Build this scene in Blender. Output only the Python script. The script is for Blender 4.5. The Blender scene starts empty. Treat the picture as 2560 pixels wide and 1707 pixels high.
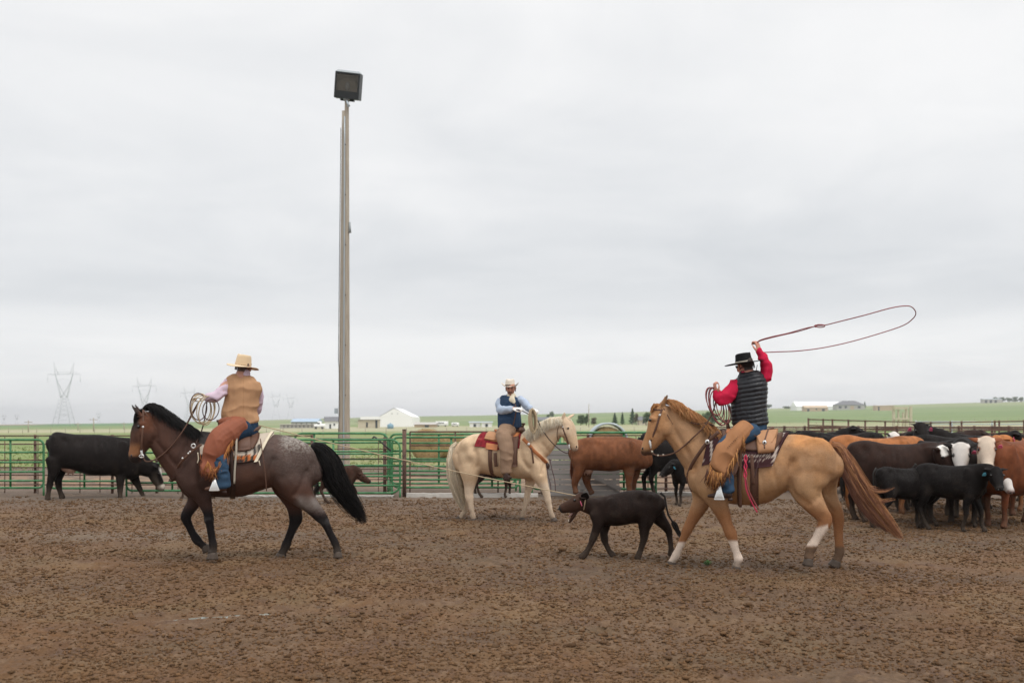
import bpy, math, random
import numpy as np
from mathutils import Vector, Matrix, Euler
R = math.radians
random.seed(7); rng = np.random.default_rng(11)
S = bpy.context.scene
COL = S.collection
# ---------------------------------------------------------------- camera
F = 2489.0; H = 1.63; HY = 1065.0       # focal length in photo pixels, eye height, horizon row
cam = bpy.data.cameras.new('camera'); camo = bpy.data.objects.new('camera', cam); COL.objects.link(camo)
camo.location = (0, 0, H); camo.rotation_euler = (R(90), 0, 0)
cam.lens = 36 * F / 2560; cam.sensor_width = 36; cam.sensor_fit = 'HORIZONTAL'
cam.shift_y = (HY - 853.5) / 2560
cam.clip_start = 0.1; cam.clip_end = 9000
cam.dof.use_dof = True; cam.dof.focus_distance = 11.9; cam.dof.aperture_fstop = 2.2
S.camera = camo
S.view_settings.view_transform = 'Standard'; S.view_settings.look = 'None'
S.view_settings.gamma = 1; S.view_settings.use_curve_mapping = False; S.view_settings.exposure = 0.33
# ---------------------------------------------------------------- sky (overcast)
W = bpy.data.worlds.new('World'); S.world = W; W.use_nodes = True
nt = W.node_tree; nt.nodes.clear(); N = nt.nodes.new; LK = nt.links.new
out = N('ShaderNodeOutputWorld'); bg = N('ShaderNodeBackground'); bg.inputs['Strength'].default_value = 0.102
sky = N('ShaderNodeTexSky'); sky.sky_type = 'NISHITA'; sky.sun_disc = False
SUN_EL, SUN_ROT = R(62), R(35)
sky.sun_elevation = SUN_EL; sky.sun_rotation = SUN_ROT
tc = N('ShaderNodeTexCoord'); sep = N('ShaderNodeSeparateXYZ'); LK(tc.outputs['Generated'], sep.inputs[0])
def M(op, a, b=None, c=None, tree=None, clamp=False):
    n = (tree or nt).nodes.new('ShaderNodeMath'); n.operation = op; n.use_clamp = clamp
    for i, v in enumerate((a, b, c)):
        if v is None: continue
        if isinstance(v, (int, float)): n.inputs[i].default_value = v
        else: (tree or nt).links.new(v, n.inputs[i])
    return n.outputs[0]
zc = M('MAXIMUM', sep.outputs[2], 0.0)
den = M('ADD', zc, 0.10)
cx_ = M('DIVIDE', sep.outputs[0], den); cy_ = M('DIVIDE', sep.outputs[1], den)
comb = N('ShaderNodeCombineXYZ'); LK(cx_, comb.inputs[0]); LK(cy_, comb.inputs[1]); comb.inputs[2].default_value = 3.7
def wnoise(scale, detail, rough, dist):
    n = N('ShaderNodeTexNoise'); n.inputs['Scale'].default_value = scale; n.inputs['Detail'].default_value = detail
    n.inputs['Roughness'].default_value = rough; n.inputs['Distortion'].default_value = dist
    LK(comb.outputs[0], n.inputs['Vector']); return n.outputs['Fac']
n1 = wnoise(0.42, 5, 0.5, 0.5); n2 = wnoise(1.3, 6, 0.55, 0.8); n3 = wnoise(.75, 4, 0.5, 1.2)
# layered decks: density of the grey deck depends on elevation
el = N('ShaderNodeValToRGB'); LK(M('ADD', zc, M('ADD', M('MULTIPLY', M('SUBTRACT', n1, 0.5), 0.05), M('MULTIPLY', M('SUBTRACT', n2, 0.5), 0.045))), el.inputs[0])
cr = el.color_ramp; cr.interpolation = 'EASE'
stops = [(0.0, .84), (0.03, .88), (0.06, .88), (0.085, .86), (0.118, .46), (0.135, .40), (0.17, .43), (0.24, .58), (0.32, .78), (0.42, .90), (0.7, .9), (1.0, .95)]
cr.elements[0].position = 0; cr.elements[1].position = 1
for e, v in zip(cr.elements, (stops[0][1], stops[-1][1])): e.color = (v, v, v, 1)
for p, v in stops[1:-1]:
    e = cr.elements.new(p); e.color = (v, v, v, 1)
dens = M('ADD', M('ADD', el.outputs[0], M('MULTIPLY', M('SUBTRACT', n1, 0.5), 0.80)), M('ADD', M('MULTIPLY', M('SUBTRACT', n2, 0.5), 0.50), M('MULTIPLY', M('SUBTRACT', n3, 0.5), 0.45)))
ramp = N('ShaderNodeValToRGB'); LK(dens, ramp.inputs[0]); cr = ramp.color_ramp
cr.elements[0].position = 0.12; cr.elements[0].color = (5.05, 5.25, 5.48, 1)
cr.elements[1].position = 0.92; cr.elements[1].color = (7.55, 7.55, 7.55, 1)
e = cr.elements.new(0.5); e.color = (6.25, 6.36, 6.50, 1)
up = N('ShaderNodeMapRange'); LK(zc, up.inputs[0]); up.inputs[1].default_value = 0.38; up.inputs[2].default_value = 1.0
up.inputs[3].default_value = 1.0; up.inputs[4].default_value = 1.75
vm = N('ShaderNodeVectorMath'); vm.operation = 'SCALE'; LK(ramp.outputs[0], vm.inputs[0]); LK(up.outputs[0], vm.inputs['Scale'])
mix = N('ShaderNodeMixRGB'); mix.inputs[0].default_value = 0.96; LK(sky.outputs[0], mix.inputs[1]); LK(vm.outputs[0], mix.inputs[2])
LK(mix.outputs[0], bg.inputs[0]); LK(bg.outputs[0], out.inputs[0])
# ---------------------------------------------------------------- sun behind the cloud
sl = bpy.data.lights.new('sun', 'SUN'); sl.energy = 1.3; sl.angle = R(22); sl.color = (1, .97, .93)
so = bpy.data.objects.new('sun', sl); COL.objects.link(so)
d = Vector((math.sin(SUN_ROT) * math.cos(SUN_EL), math.cos(SUN_ROT) * math.cos(SUN_EL), math.sin(SUN_EL)))
d = Vector((0.30, -0.35, 0.88)).normalized()
sky.sun_elevation = math.asin(d.z); sky.sun_rotation = math.atan2(d.x, d.y)
so.rotation_euler = d.to_track_quat('Z', 'Y').to_euler()

# ================================================================= helpers
def hsh(ix, iy, iz, seed):
    h = (ix.astype(np.int64) * 374761393 + iy.astype(np.int64) * 668265263 + iz.astype(np.int64) * 2147483647 + seed * 974711) & 0x7fffffff
    h = ((h ^ (h >> 13)) * 1274126177) & 0x7fffffff
    h = (h ^ (h >> 16)) & 0xffff
    return h / 65535.0
def vnoise(p, scale=1.0, seed=0):
    p = np.asarray(p, float) * scale
    i = np.floor(p).astype(np.int64); f = p - i; f = f * f * (3 - 2 * f)
    r = 0
    for dx in (0, 1):
        for dy in (0, 1):
            for dz in (0, 1):
                w = (f[:, 0] if dx else 1 - f[:, 0]) * (f[:, 1] if dy else 1 - f[:, 1]) * (f[:, 2] if dz else 1 - f[:, 2])
                r = r + w * hsh(i[:, 0] + dx, i[:, 1] + dy, i[:, 2] + dz, seed)
    return r
def fbm(p, scale, oct=3, seed=0):
    r = 0; a = 1; t = 0
    for k in range(oct):
        r = r + a * vnoise(p, scale * 2 ** k, seed + k * 17); t += a; a *= .5
    return r / t
def ss(a, b, x):
    t = np.clip((x - a) / (b - a), 0, 1); return t * t * (3 - 2 * t)
def mixc(c, d, t):
    t = np.asarray(t)[:, None]; return c * (1 - t) + np.asarray(d) * t

MATS = {}; SPK = .8
def mat(name, color=(.5, .5, .5), rough=.7, var=.25, scale=6.0, bump=.0, bscale=60.0, metal=0.0, attr=False, sheen=0.0, spec=0.4, stretch=(1, 1, 1), var2=0.0, emis=None, color2=None):
    m = bpy.data.materials.new(name); m.use_nodes = True; t = m.node_tree
    b = t.nodes['Principled BSDF']; b.inputs['Roughness'].default_value = rough; b.inputs['Metallic'].default_value = metal
    b.inputs['Specular IOR Level'].default_value = spec * SPK
    if sheen: b.inputs['Sheen Weight'].default_value = sheen
    co = t.nodes.new('ShaderNodeTexCoord'); mp = t.nodes.new('ShaderNodeMapping'); mp.inputs['Scale'].default_value = stretch
    t.links.new(co.outputs['Object'], mp.inputs[0])
    n = t.nodes.new('ShaderNodeTexNoise'); n.inputs['Scale'].default_value = scale; n.inputs['Detail'].default_value = 6; n.inputs['Roughness'].default_value = .6
    t.links.new(mp.outputs[0], n.inputs['Vector'])
    n2 = t.nodes.new('ShaderNodeTexNoise'); n2.inputs['Scale'].default_value = bscale; n2.inputs['Detail'].default_value = 4
    t.links.new(mp.outputs[0], n2.inputs['Vector'])
    f = M('ADD', M('MULTIPLY', M('SUBTRACT', n.outputs['Fac'], .5, tree=t), var * 2.5, tree=t), 1.0, tree=t)
    if var2: f = M('ADD', f, M('MULTIPLY', M('SUBTRACT', n2.outputs['Fac'], .5, tree=t), var2 * 2.5, tree=t), tree=t)
    sc = t.nodes.new('ShaderNodeVectorMath'); sc.operation = 'SCALE'
    if attr:
        a = t.nodes.new('ShaderNodeAttribute'); a.attribute_name = 'Col'; t.links.new(a.outputs['Color'], sc.inputs[0])
    elif color2 is not None:
        mx = t.nodes.new('ShaderNodeMixRGB'); mx.inputs[1].default_value = (*color, 1); mx.inputs[2].default_value = (*color2, 1)
        rr = t.nodes.new('ShaderNodeValToRGB'); rr.color_ramp.elements[0].position = .42; rr.color_ramp.elements[1].position = .6
        t.links.new(n.outputs['Fac'], rr.inputs[0]); t.links.new(rr.outputs[0], mx.inputs[0]); t.links.new(mx.outputs[0], sc.inputs[0])
    else: sc.inputs[0].default_value = color
    t.links.new(f, sc.inputs['Scale']); t.links.new(sc.outputs[0], b.inputs['Base Color'])
    rf = M('ADD', M('MULTIPLY', M('SUBTRACT', n.outputs['Fac'], .5, tree=t), .35, tree=t), rough, tree=t, clamp=True)
    t.links.new(rf, b.inputs['Roughness'])
    if bump:
        bn = t.nodes.new('ShaderNodeBump'); bn.inputs['Strength'].default_value = 1.0; bn.inputs['Distance'].default_value = bump
        t.links.new(n2.outputs['Fac'], bn.inputs['Height']); t.links.new(bn.outputs[0], b.inputs['Normal'])
    if emis: b.inputs['Emission Color'].default_value = (*emis, 1); b.inputs['Emission Strength'].default_value = 1
    MATS[name] = m; return m

class MB:
    """collects shapes; build() links them as ONE mesh object"""
    def __init__(s): s.v = []; s.f = []; s.c = []; s.hasc = False
    def add(s, verts, faces, col=None):
        o = len(s.v); s.v.extend([tuple(v) for v in verts]); s.f.extend([tuple(i + o for i in f) for f in faces])
        if col is not None: s.hasc = True; s.c.extend([tuple(col)] * len(verts))
        else: s.c.extend([(1, 1, 1)] * len(verts))
        return o
    def mesh(s, name, smooth=True):
        me = bpy.data.meshes.new(name); me.from_pydata(s.v, [], s.f); me.update()
        if smooth: me.polygons.foreach_set('use_smooth', [True] * len(me.polygons))
        if s.hasc: setcol(me, np.array(s.c))
        return me
    def build(s, name, m, parent=None, smooth=True, loc=None):
        return link(name, s.mesh(name, smooth), m, parent, loc)
    def box(s, c, size, rz=0.0, M4=None, col=None):
        x, y, z = [k / 2 for k in size]
        vs = [Vector((a * x, b * y, e * z)) for e in (-1, 1) for b in (-1, 1) for a in (-1, 1)]
        rm = Matrix.Rotation(rz, 3, 'Z') if M4 is None else M4
        s.add([rm @ v + Vector(c) for v in vs], [(0, 2, 3, 1), (4, 5, 7, 6), (0, 1, 5, 4), (2, 6, 7, 3), (0, 4, 6, 2), (1, 3, 7, 5)], col)
    def tube(s, pts, r, n=8, col=None, closed=False, cap=True):
        pts = [Vector(p) for p in pts]; k = len(pts)
        rs = r if isinstance(r, (list, tuple)) else [r] * k
        vs = []; fs = []; prev = None
        for i, p in enumerate(pts):
            a = pts[i - 1] if i else (pts[-1] if closed else p); b = pts[(i + 1) % k] if (i < k - 1 or closed) else p
            t = (b - a).normalized() if (b - a).length > 1e-9 else Vector((0, 0, 1))
            if prev is None:
                prev = t.orthogonal().normalized()
            u = (prev - t * prev.dot(t))
            u = u.normalized() if u.length > 1e-6 else t.orthogonal().normalized()
            prev = u; w = t.cross(u)
            for j in range(n):
                an = 2 * math.pi * j / n
                vs.append(p + (u * math.cos(an) + w * math.sin(an)) * rs[i])
        kk = k if closed else k - 1
        for i in range(kk):
            for j in range(n):
                a = i * n + j; b = i * n + (j + 1) % n; c = ((i + 1) % k) * n + (j + 1) % n; d_ = ((i + 1) % k) * n + j
                fs.append((a, b, c, d_))
        if cap and not closed:
            fs.append(tuple(range(n - 1, -1, -1))); fs.append(tuple((k - 1) * n + j for j in range(n)))
        s.add(vs, fs, col)
    def loft(s, pts, n=16, sub=4, side=(0, 1, 0), vert=False, cap=.6, sq=2.0, col=None, scale=1.0, off=0.0, pear=0.0):
        """pts: (x,y,z,r_inplane,r_side).  vert: rings stay in the y-z plane"""
        P = np.array(pts, float); P[:, 3:5] = P[:, 3:5] * scale + off
        if len(P) > 2 and sub > 1:
            E = np.vstack([2 * P[0] - P[1], P, 2 * P[-1] - P[-2]]); Q = []
            for i in range(1, len(E) - 2):
                for q in range(sub):
                    t = q / sub; a, b, c, d_ = E[i - 1], E[i], E[i + 1], E[i + 2]
                    Q.append(.5 * (2 * b + (c - a) * t + (2 * a - 5 * b + 4 * c - d_) * t * t + (3 * b - a - 3 * c + d_) * t ** 3))
            Q.append(P[-1]); P = np.array(Q); P[:, 3:5] = np.maximum(P[:, 3:5], .002)
        sd = Vector(side); rings = []; prevU = None
        k = len(P); frames = []
        for i in range(k):
            t = Vector(P[min(i + 1, k - 1), :3] - P[max(i - 1, 0), :3])
            t = t.normalized() if t.length > 1e-9 else Vector((0, 0, -1))
            if vert:
                a = Vector((0, 1, 0)); u = Vector((0, 0, 1))
            else:
                a = sd - t * sd.dot(t); a = a.normalized() if a.length > .05 else t.orthogonal().normalized(); u = a.cross(t)
            frames.append((Vector(P[i, :3]), t, a, u, P[i, 3], P[i, 4]))
        seq = []
        if cap:
            p, t, a, u, r1, r2 = frames[0]; e = cap * min(r1, r2)
            for q in (.12, .55, .87): seq.append((p - t * e * math.sqrt(1 - q * q), a, u, r1 * q, r2 * q))
        for p, t, a, u, r1, r2 in frames: seq.append((p, a, u, r1, r2))
        if cap:
            p, t, a, u, r1, r2 = frames[-1]; e = cap * min(r1, r2)
            for q in (.87, .55, .12): seq.append((p + t * e * math.sqrt(1 - q * q), a, u, r1 * q, r2 * q))
        vs = []; fs = []
        for p, a, u, r1, r2 in seq:
            for j in range(n):
                an = 2 * math.pi * j / n; c, s_ = math.cos(an), math.sin(an)
                if sq != 2.0: c = math.copysign(abs(c) ** (2 / sq), c); s_ = math.copysign(abs(s_) ** (2 / sq), s_)
                vs.append(p + u * r1 * c + a * r2 * s_ * (1 - pear * c))
        for i in range(len(seq) - 1):
            for j in range(n):
                fs.append((i * n + j, i * n + (j + 1) % n, (i + 1) * n + (j + 1) % n, (i + 1) * n + j))
        fs.append(tuple(range(n - 1, -1, -1))); fs.append(tuple((len(seq) - 1) * n + j for j in range(n)))
        s.add(vs, fs, col)
    def ball(s, c, r, rot=None, n=12, m=8, col=None):
        r = (r, r, r) if isinstance(r, (int, float)) else r; vs = []; fs = []
        rm = rot.to_3x3() if rot is not None else Matrix.Identity(3); c = Vector(c)
        vs.append(c + rm @ Vector((0, 0, r[2])))
        for i in range(1, m):
            a = math.pi * i / m
            for j in range(n):
                b = 2 * math.pi * j / n
                vs.append(c + rm @ Vector((r[0] * math.sin(a) * math.cos(b), r[1] * math.sin(a) * math.sin(b), r[2] * math.cos(a))))
        vs.append(c + rm @ Vector((0, 0, -r[2]))); L_ = len(vs) - 1
        for j in range(n): fs.append((0, 1 + j, 1 + (j + 1) % n)); fs.append((L_, 1 + (m - 2) * n + (j + 1) % n, 1 + (m - 2) * n + j))
        for i in range(m - 2):
            for j in range(n):
                fs.append((1 + i * n + j, 1 + (i + 1) * n + j, 1 + (i + 1) * n + (j + 1) % n, 1 + i * n + (j + 1) % n))
        s.add(vs, fs, col)
    def xform(s, M4, start=0):
        for i in range(start, len(s.v)): s.v[i] = tuple(M4 @ Vector(s.v[i]))

def setcol(me, c):
    a = me.color_attributes.get('Col') or me.color_attributes.new('Col', 'FLOAT_COLOR', 'POINT')
    c = np.clip(np.asarray(c, float), 0, 1); c4 = np.ones((len(c), 4)); c4[:, :3] = c
    a.data.foreach_set('color', c4.ravel())
def link(name, me, m, parent=None, loc=None):
    o = bpy.data.objects.new(name, me); COL.objects.link(o)
    if m is not None:
        me.materials.clear(); me.materials.append(MATS[m] if isinstance(m, str) else m)
    if parent is not None: o.parent = parent
    if loc is not None: o.location = loc
    return o
def tag(o, label=None, cat=None, group=None, kind=None):
    if label: o['label'] = label
    if cat: o['category'] = cat
    if group: o['group'] = group
    if kind: o['kind'] = kind
    return o
def empty(name, loc=(0, 0, 0), rz=0.0, label=None, cat=None, group=None):
    o = bpy.data.objects.new(name, None); COL.objects.link(o); o.location = loc; o.rotation_euler = (0, 0, rz); o.empty_display_size = .2
    return tag(o, label, cat, group)
def verts(me):
    a = np.empty(len(me.vertices) * 3); me.vertices.foreach_get('co', a); return a.reshape(-1, 3)
def setverts(me, a): me.vertices.foreach_set('co', a.ravel()); me.update()
def normals(me):
    a = np.empty(len(me.vertices) * 3); me.vertices.foreach_get('normal', a); return a.reshape(-1, 3)
def remesh(mb, name, vox, smooth=3, factor=.5):
    me = mb.mesh('tmp') if isinstance(mb, MB) else mb
    o = bpy.data.objects.new('tmp', me); COL.objects.link(o)
    m = o.modifiers.new('r', 'REMESH'); m.mode = 'VOXEL'; m.voxel_size = vox; m.use_smooth_shade = True
    if smooth: s_ = o.modifiers.new('s', 'SMOOTH'); s_.iterations = smooth; s_.factor = factor
    dg = bpy.context.evaluated_depsgraph_get(); ev = o.evaluated_get(dg)
    r = bpy.data.meshes.new_from_object(ev, depsgraph=dg); r.name = name
    bpy.data.objects.remove(o); bpy.data.meshes.remove(me)
    r.polygons.foreach_set('use_smooth', [True] * len(r.polygons)); r.update()
    return r
def relax(me, it, mask, lam=.55):
    """smooths only where mask > 0, so limbs keep their girth"""
    v = verts(me); ne = len(me.edges); e = np.empty(ne * 2, np.int32); me.edges.foreach_get('vertices', e); e = e.reshape(-1, 2)
    n = len(v); deg = np.bincount(e.ravel(), minlength=n).astype(float); deg[deg == 0] = 1; w = (mask(v) * lam)[:, None]
    for _ in range(it):
        s_ = np.empty_like(v)
        for a in range(3): s_[:, a] = np.bincount(e[:, 0], v[e[:, 1], a], n) + np.bincount(e[:, 1], v[e[:, 0], a], n)
        v = v + (s_ / deg[:, None] - v) * w
    setverts(me, v)
def displace(me, amt, fn):
    v = verts(me); n = normals(me); setverts(me, v + n * (fn(v) * amt)[:, None])

def PW(px, py, D): return Vector(((px - 1280) * D / F, D, H + (HY - py) * D / F))
def gz(py): return F * H / (py - HY)            # distance of a ground point seen at row py

class Frame:
    """a thing's own frame: x along screen-right (turned by yaw), y away from the camera, origin on the ground.
    T = (ox, oy, k) converts traced coordinates to photo pixels"""
    def __init__(s, cx, D, yaw=0.0, T=(0, 0, 1.0)):
        X = (cx - 1280) * D / F; s.C = Vector((X, D, 0)); s.th = math.atan2(-X, D) + yaw
        s.A = Vector((math.cos(s.th), math.sin(s.th), 0)); s.L = Vector((-math.sin(s.th), math.cos(s.th), 0)); s.T = T; s.D = D
        s.m = T[2] * math.hypot(X, D) / F / math.hypot(X, D) * D       # metres per traced unit
    def pt(s, u, v, l=0.0):
        px = s.T[0] + u * s.T[2]; py = s.T[1] + v * s.T[2]
        d_ = Vector(((px - 1280) / F, 1, (HY - py) / F)); dh = Vector((d_.x, d_.y, 0))
        t = (s.C.dot(s.L) + l) / dh.dot(s.L)
        p = Vector((0, 0, H)) + d_ * t
        return Vector(((p - s.C).dot(s.A), l, p.z))
    def sec(s, u, top, bot, w):
        a = s.pt(u, top); b = s.pt(u, bot); return ((a.x + b.x) / 2, 0, (a.z + b.z) / 2, (a.z - b.z) / 2, w)
    def world(s, p): return s.C + s.A * p[0] + s.L * p[1] + Vector((0, 0, p[2]))
    def uv(s, v):
        """traced coordinates of local vertices"""
        wx = s.C.x + v[:, 0] * s.A.x + v[:, 1] * s.L.x; wy = s.C.y + v[:, 0] * s.A.y + v[:, 1] * s.L.y
        px = 1280 + wx / wy * F; py = HY - (v[:, 2] - H) / wy * F
        return (px - s.T[0]) / s.T[2], (py - s.T[1]) / s.T[2]
    def root(s, name, label, cat, group=None): return empty(name, s.C, s.th, label, cat, group)
    def path(s, pts, rsf=1.0, cap=9.0):
        """pts (u,v,r,l[,rs]) -> loft points"""
        o = []
        for p in pts:
            q = s.pt(p[0], p[1], p[3]); r = p[2] * s.m
            o.append((q.x, q.y, q.z, r, p[4] if len(p) > 4 else min(r * rsf, cap)))
        return o
# ================================================================= materials
mat('mud', attr=True, rough=.82, var=.28, scale=1.1, bump=.012, bscale=38, spec=.35, var2=.35)
mat('field', attr=True, rough=.95, var=.10, scale=.05, spec=.1)
mat('clod', attr=True, rough=.9, var=.2, scale=20, bump=.004, bscale=90, spec=.25)
mat('grass', attr=True, rough=.85, var=.2, scale=3, spec=.2)
mat('leaf', attr=True, rough=.8, var=.2, scale=2, spec=.2)
mat('bark', (.12, .09, .065), rough=.95, bump=.02)
mat('concrete', (.48, .45, .41), rough=.9, var=.25, bump=.004)
mat('green_paint', (.035, .165, .058), rough=.5, var=.28, scale=6, color2=(.065, .21, .09), spec=.5)
mat('rust_steel', (.10, .060, .048), rough=.75, var=.3, scale=14, color2=(.15, .085, .06), bump=.001)
mat('dark_steel', (.05, .045, .045), rough=.6, var=.3)
mat('galv', (.42, .47, .50), rough=.45, var=.12, metal=.3)
mat('grey_board', (.27, .25, .235), rough=.9, var=.3, scale=5, stretch=(.4, 4, 8), bump=.002)
mat('pale_wood', (.55, .49, .38), rough=.9, var=.2, scale=3)
mat('pole_wood', (.44, .385, .31), rough=.88, var=.40, scale=5, stretch=(7, 7, .22), bump=.006, bscale=14, color2=(.29, .245, .195), var2=.3)
mat('hay', (.34, .235, .115), rough=.95, var=.35, scale=9, bump=.03, bscale=40, var2=.4)
mat('white_paint', (.88, .88, .87), rough=.6, var=.04)
mat('white_roof', (.92, .92, .92), rough=.4, var=.03)
mat('tan_wall', (.52, .40, .28), rough=.8, var=.08)
mat('grey_wall', (.45, .43, .40), rough=.8, var=.12)
mat('grey_roof', (.16, .16, .17), rough=.8, var=.15)
mat('blue_roof', (.35, .45, .56), rough=.5, var=.06)
mat('blue_tank', (.20, .33, .42), rough=.5)
mat('window_dark', (.05, .06, .07), rough=.15)
mat('tower_steel', (.46, .48, .50), rough=.6)
mat('lamp_black', (.022, .025, .026), rough=.5, var=.2)
mat('lamp_cap', (.30, .33, .34), rough=.5, var=.1)
mat('lamp_inner', (.20, .16, .11), rough=.35, var=.5, scale=8, metal=.4)
g = bpy.data.materials.new('lamp_glass'); g.use_nodes = True; MATS['lamp_glass'] = g
b = g.node_tree.nodes['Principled BSDF']; b.inputs['Base Color'].default_value = (.10, .09, .07, 1); b.inputs['Roughness'].default_value = .12
b.inputs['Alpha'].default_value = .45
mat('water', (.22, .23, .20), rough=.12, var=.2, spec=.6)

# ================================================================= ground: churned mud
def mud_h(x, y):
    p = np.stack([x, y, np.zeros_like(x)], 1)
    w = np.stack([vnoise(p, 2.1, 5), vnoise(p, 2.1, 6), np.zeros_like(x)], 1) * .22
    a = fbm(p + w, 1.3, 2, 1) - .5                          # broad undulation
    b = 1 - np.abs(2 * fbm(p + w, 4.6, 2, 2) - 1)           # ridges
    c = 1 - np.abs(2 * vnoise(p + w * .5, 11.0, 3) - 1)
    d_ = vnoise(p, 27.0, 4)
    big = fbm(p, .45, 2, 9)
    k = .55 + .9 * ss(.35, .65, big)
    e = 1 - np.abs(2 * vnoise(p + w * .5, 19.0, 8) - 1)
    h = .045 * a + k * (.024 * (b - .75) + .020 * (c - .5)) + .015 * (e - .5) + .015 * (d_ - .5)
    # hoof prints: one per cell of the ground, at a random spot, size and depth
    cs = .38; ix, iy = np.floor(x / cs).astype(np.int64), np.floor(y / cs).astype(np.int64); z0 = np.zeros_like(ix)
    for a in (-1, 0, 1):
        for b_ in (-1, 0, 1):
            jx, jy = ix + a, iy + b_; px_ = (jx + hsh(jx, jy, z0, 91)) * cs; py_ = (jy + hsh(jx, jy, z0, 92)) * cs; kk = hsh(jx, jy, z0, 93)
            rr = np.sqrt((x - px_) ** 2 + (y - py_) ** 2) / (.055 + .03 * kk); h = h - (kk > .58) * (.022 * np.exp(-rr ** 4) - .011 * np.exp(-((rr - 1.35) / .35) ** 2))
    pq = ((x + 2.62 - .5 * (y - 8.5)) / .42) ** 2 + ((y - 8.55 - .35 * (x + 2.6)) / .10) ** 2; h = h * (1 - .8 * np.exp(-pq * .6)) - .030 * np.exp(-pq * .7)
    return h
rows = []; y = -4.0
while y < 5.2: rows.append(y); y += .4
while y < 40:
    rows.append(y); y += .0125 * (y / 5.6) ** 1.55
rows = np.array(rows); NX = 620
u = np.linspace(-1, 1, NX)
hw = np.maximum(5, .57 * rows + 1.6)
outer = 1.0
X = u[None, :] * hw[:, None]
X = np.concatenate([-(hw + 12)[:, None], X, (hw + 12)[:, None]], 1); NXX = NX + 2
Y = np.repeat(rows[:, None], NXX, 1)
xf, yf = X.ravel(), Y.ravel()
hz = mud_h(xf, yf)
fade = (1 - ss(26, 39, yf) * .8) * ss(-4, 3, yf)
hz = hz * fade + .0
edge = np.zeros_like(X); edge[:, 0] = 1; edge[:, -1] = 1
hz[edge.ravel() > 0] = 0
me = bpy.data.meshes.new('ground')
nv = len(xf); me.vertices.add(nv); co = np.stack([xf, yf, hz], 1); me.vertices.foreach_set('co', co.ravel())
nr = len(rows); idx = np.arange(nv).reshape(nr, NXX)
q = np.stack([idx[:-1, :-1], idx[:-1, 1:], idx[1:, 1:], idx[1:, :-1]], -1).reshape(-1, 4)
me.loops.add(q.size); me.polygons.add(len(q)); me.loops.foreach_set('vertex_index', q.ravel())
me.polygons.foreach_set('loop_start', np.arange(0, q.size, 4)); me.polygons.foreach_set('loop_total', np.full(len(q), 4))
me.update(); me.validate()
me.polygons.foreach_set('use_smooth', [True] * len(me.polygons))
p3 = np.stack([xf, yf, 0 * xf], 1)
base = np.tile(np.array([.114, .0585, .0255]), (nv, 1))
n_a = fbm(p3, .5, 3, 21); n_b = fbm(p3, 3.5, 3, 22); n_c = vnoise(p3, 16, 23)
base = mixc(base, (.112, .067, .037), ss(.42, .66, n_a) * .9)
base = mixc(base, (.138, .080, .036), ss(.5, .68, fbm(p3, .9, 3, 28)) * .75)
base = mixc(base, (.076, .050, .034), ss(.52, .7, fbm(p3, .33, 3, 29)) * .6)                   # drier, greyer patches
base = mixc(base, (.085, .046, .028), ss(.5, .8, n_b) * .7)
base = mixc(base, (.158, .098, .056), ss(.55, .85, n_c) * .6)
base = mixc(base, (.105, .072, .034), ss(.5, .8, fbm(p3, 1.9, 2, 27)) * .3)
base = mixc(base, (.062, .042, .03), ss(-.012, -.045, hz) * .45)        # darker brown towards the bottom of the hollows
wet = np.maximum(0, 1 - ((xf + 5.6) / 3.4) ** 2 - ((yf - 15.0) / 1.0) ** 2)
base = mixc(base, (.20, .175, .15), np.clip(wet, 0, 1) * .22)
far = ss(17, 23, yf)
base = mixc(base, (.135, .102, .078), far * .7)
base = mixc(base, (.26, .165, .10), ss(25.5, 28, yf) * ss(36, 30, yf) * ss(.3, .6, n_b) * .9)   # dry dirt lane behind the fence
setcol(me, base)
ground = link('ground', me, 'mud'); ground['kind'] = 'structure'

m = MB(); pts = [(-2.62 + .62 * math.cos(a) * (1 + .2 * math.sin(3 * a)), 8.55 + .22 * math.cos(a) + .16 * math.sin(a), -.019) for a in np.linspace(0, 6.28, 33)[:-1]]
m.add(pts, [tuple(range(32))]); pdl = m.build('water', 'water', smooth=False); pdl['kind'] = 'structure'
# loose clods of mud
def ico():
    t = (1 + 5 ** .5) / 2
    v = np.array([(-1, t, 0), (1, t, 0), (-1, -t, 0), (1, -t, 0), (0, -1, t), (0, 1, t), (0, -1, -t), (0, 1, -t), (t, 0, -1), (t, 0, 1), (-t, 0, -1), (-t, 0, 1)], float)
    f = np.array([(0, 11, 5), (0, 5, 1), (0, 1, 7), (0, 7, 10), (0, 10, 11), (1, 5, 9), (5, 11, 4), (11, 10, 2), (10, 7, 6), (7, 1, 8), (3, 9, 4), (3, 4, 2), (3, 2, 6), (3, 6, 8), (3, 8, 9), (4, 9, 5), (2, 4, 11), (6, 2, 10), (8, 6, 7), (9, 8, 1)])
    return v / np.linalg.norm(v[0]), f
iv, if_ = ico()
ov = np.array([(1, 0, 0), (-1, 0, 0), (0, 1, 0), (0, -1, 0), (0, 0, 1), (0, 0, -1)], float)
of = np.array([(0, 2, 4), (2, 1, 4), (1, 3, 4), (3, 0, 4), (2, 0, 5), (1, 2, 5), (3, 1, 5), (0, 3, 5)])
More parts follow.
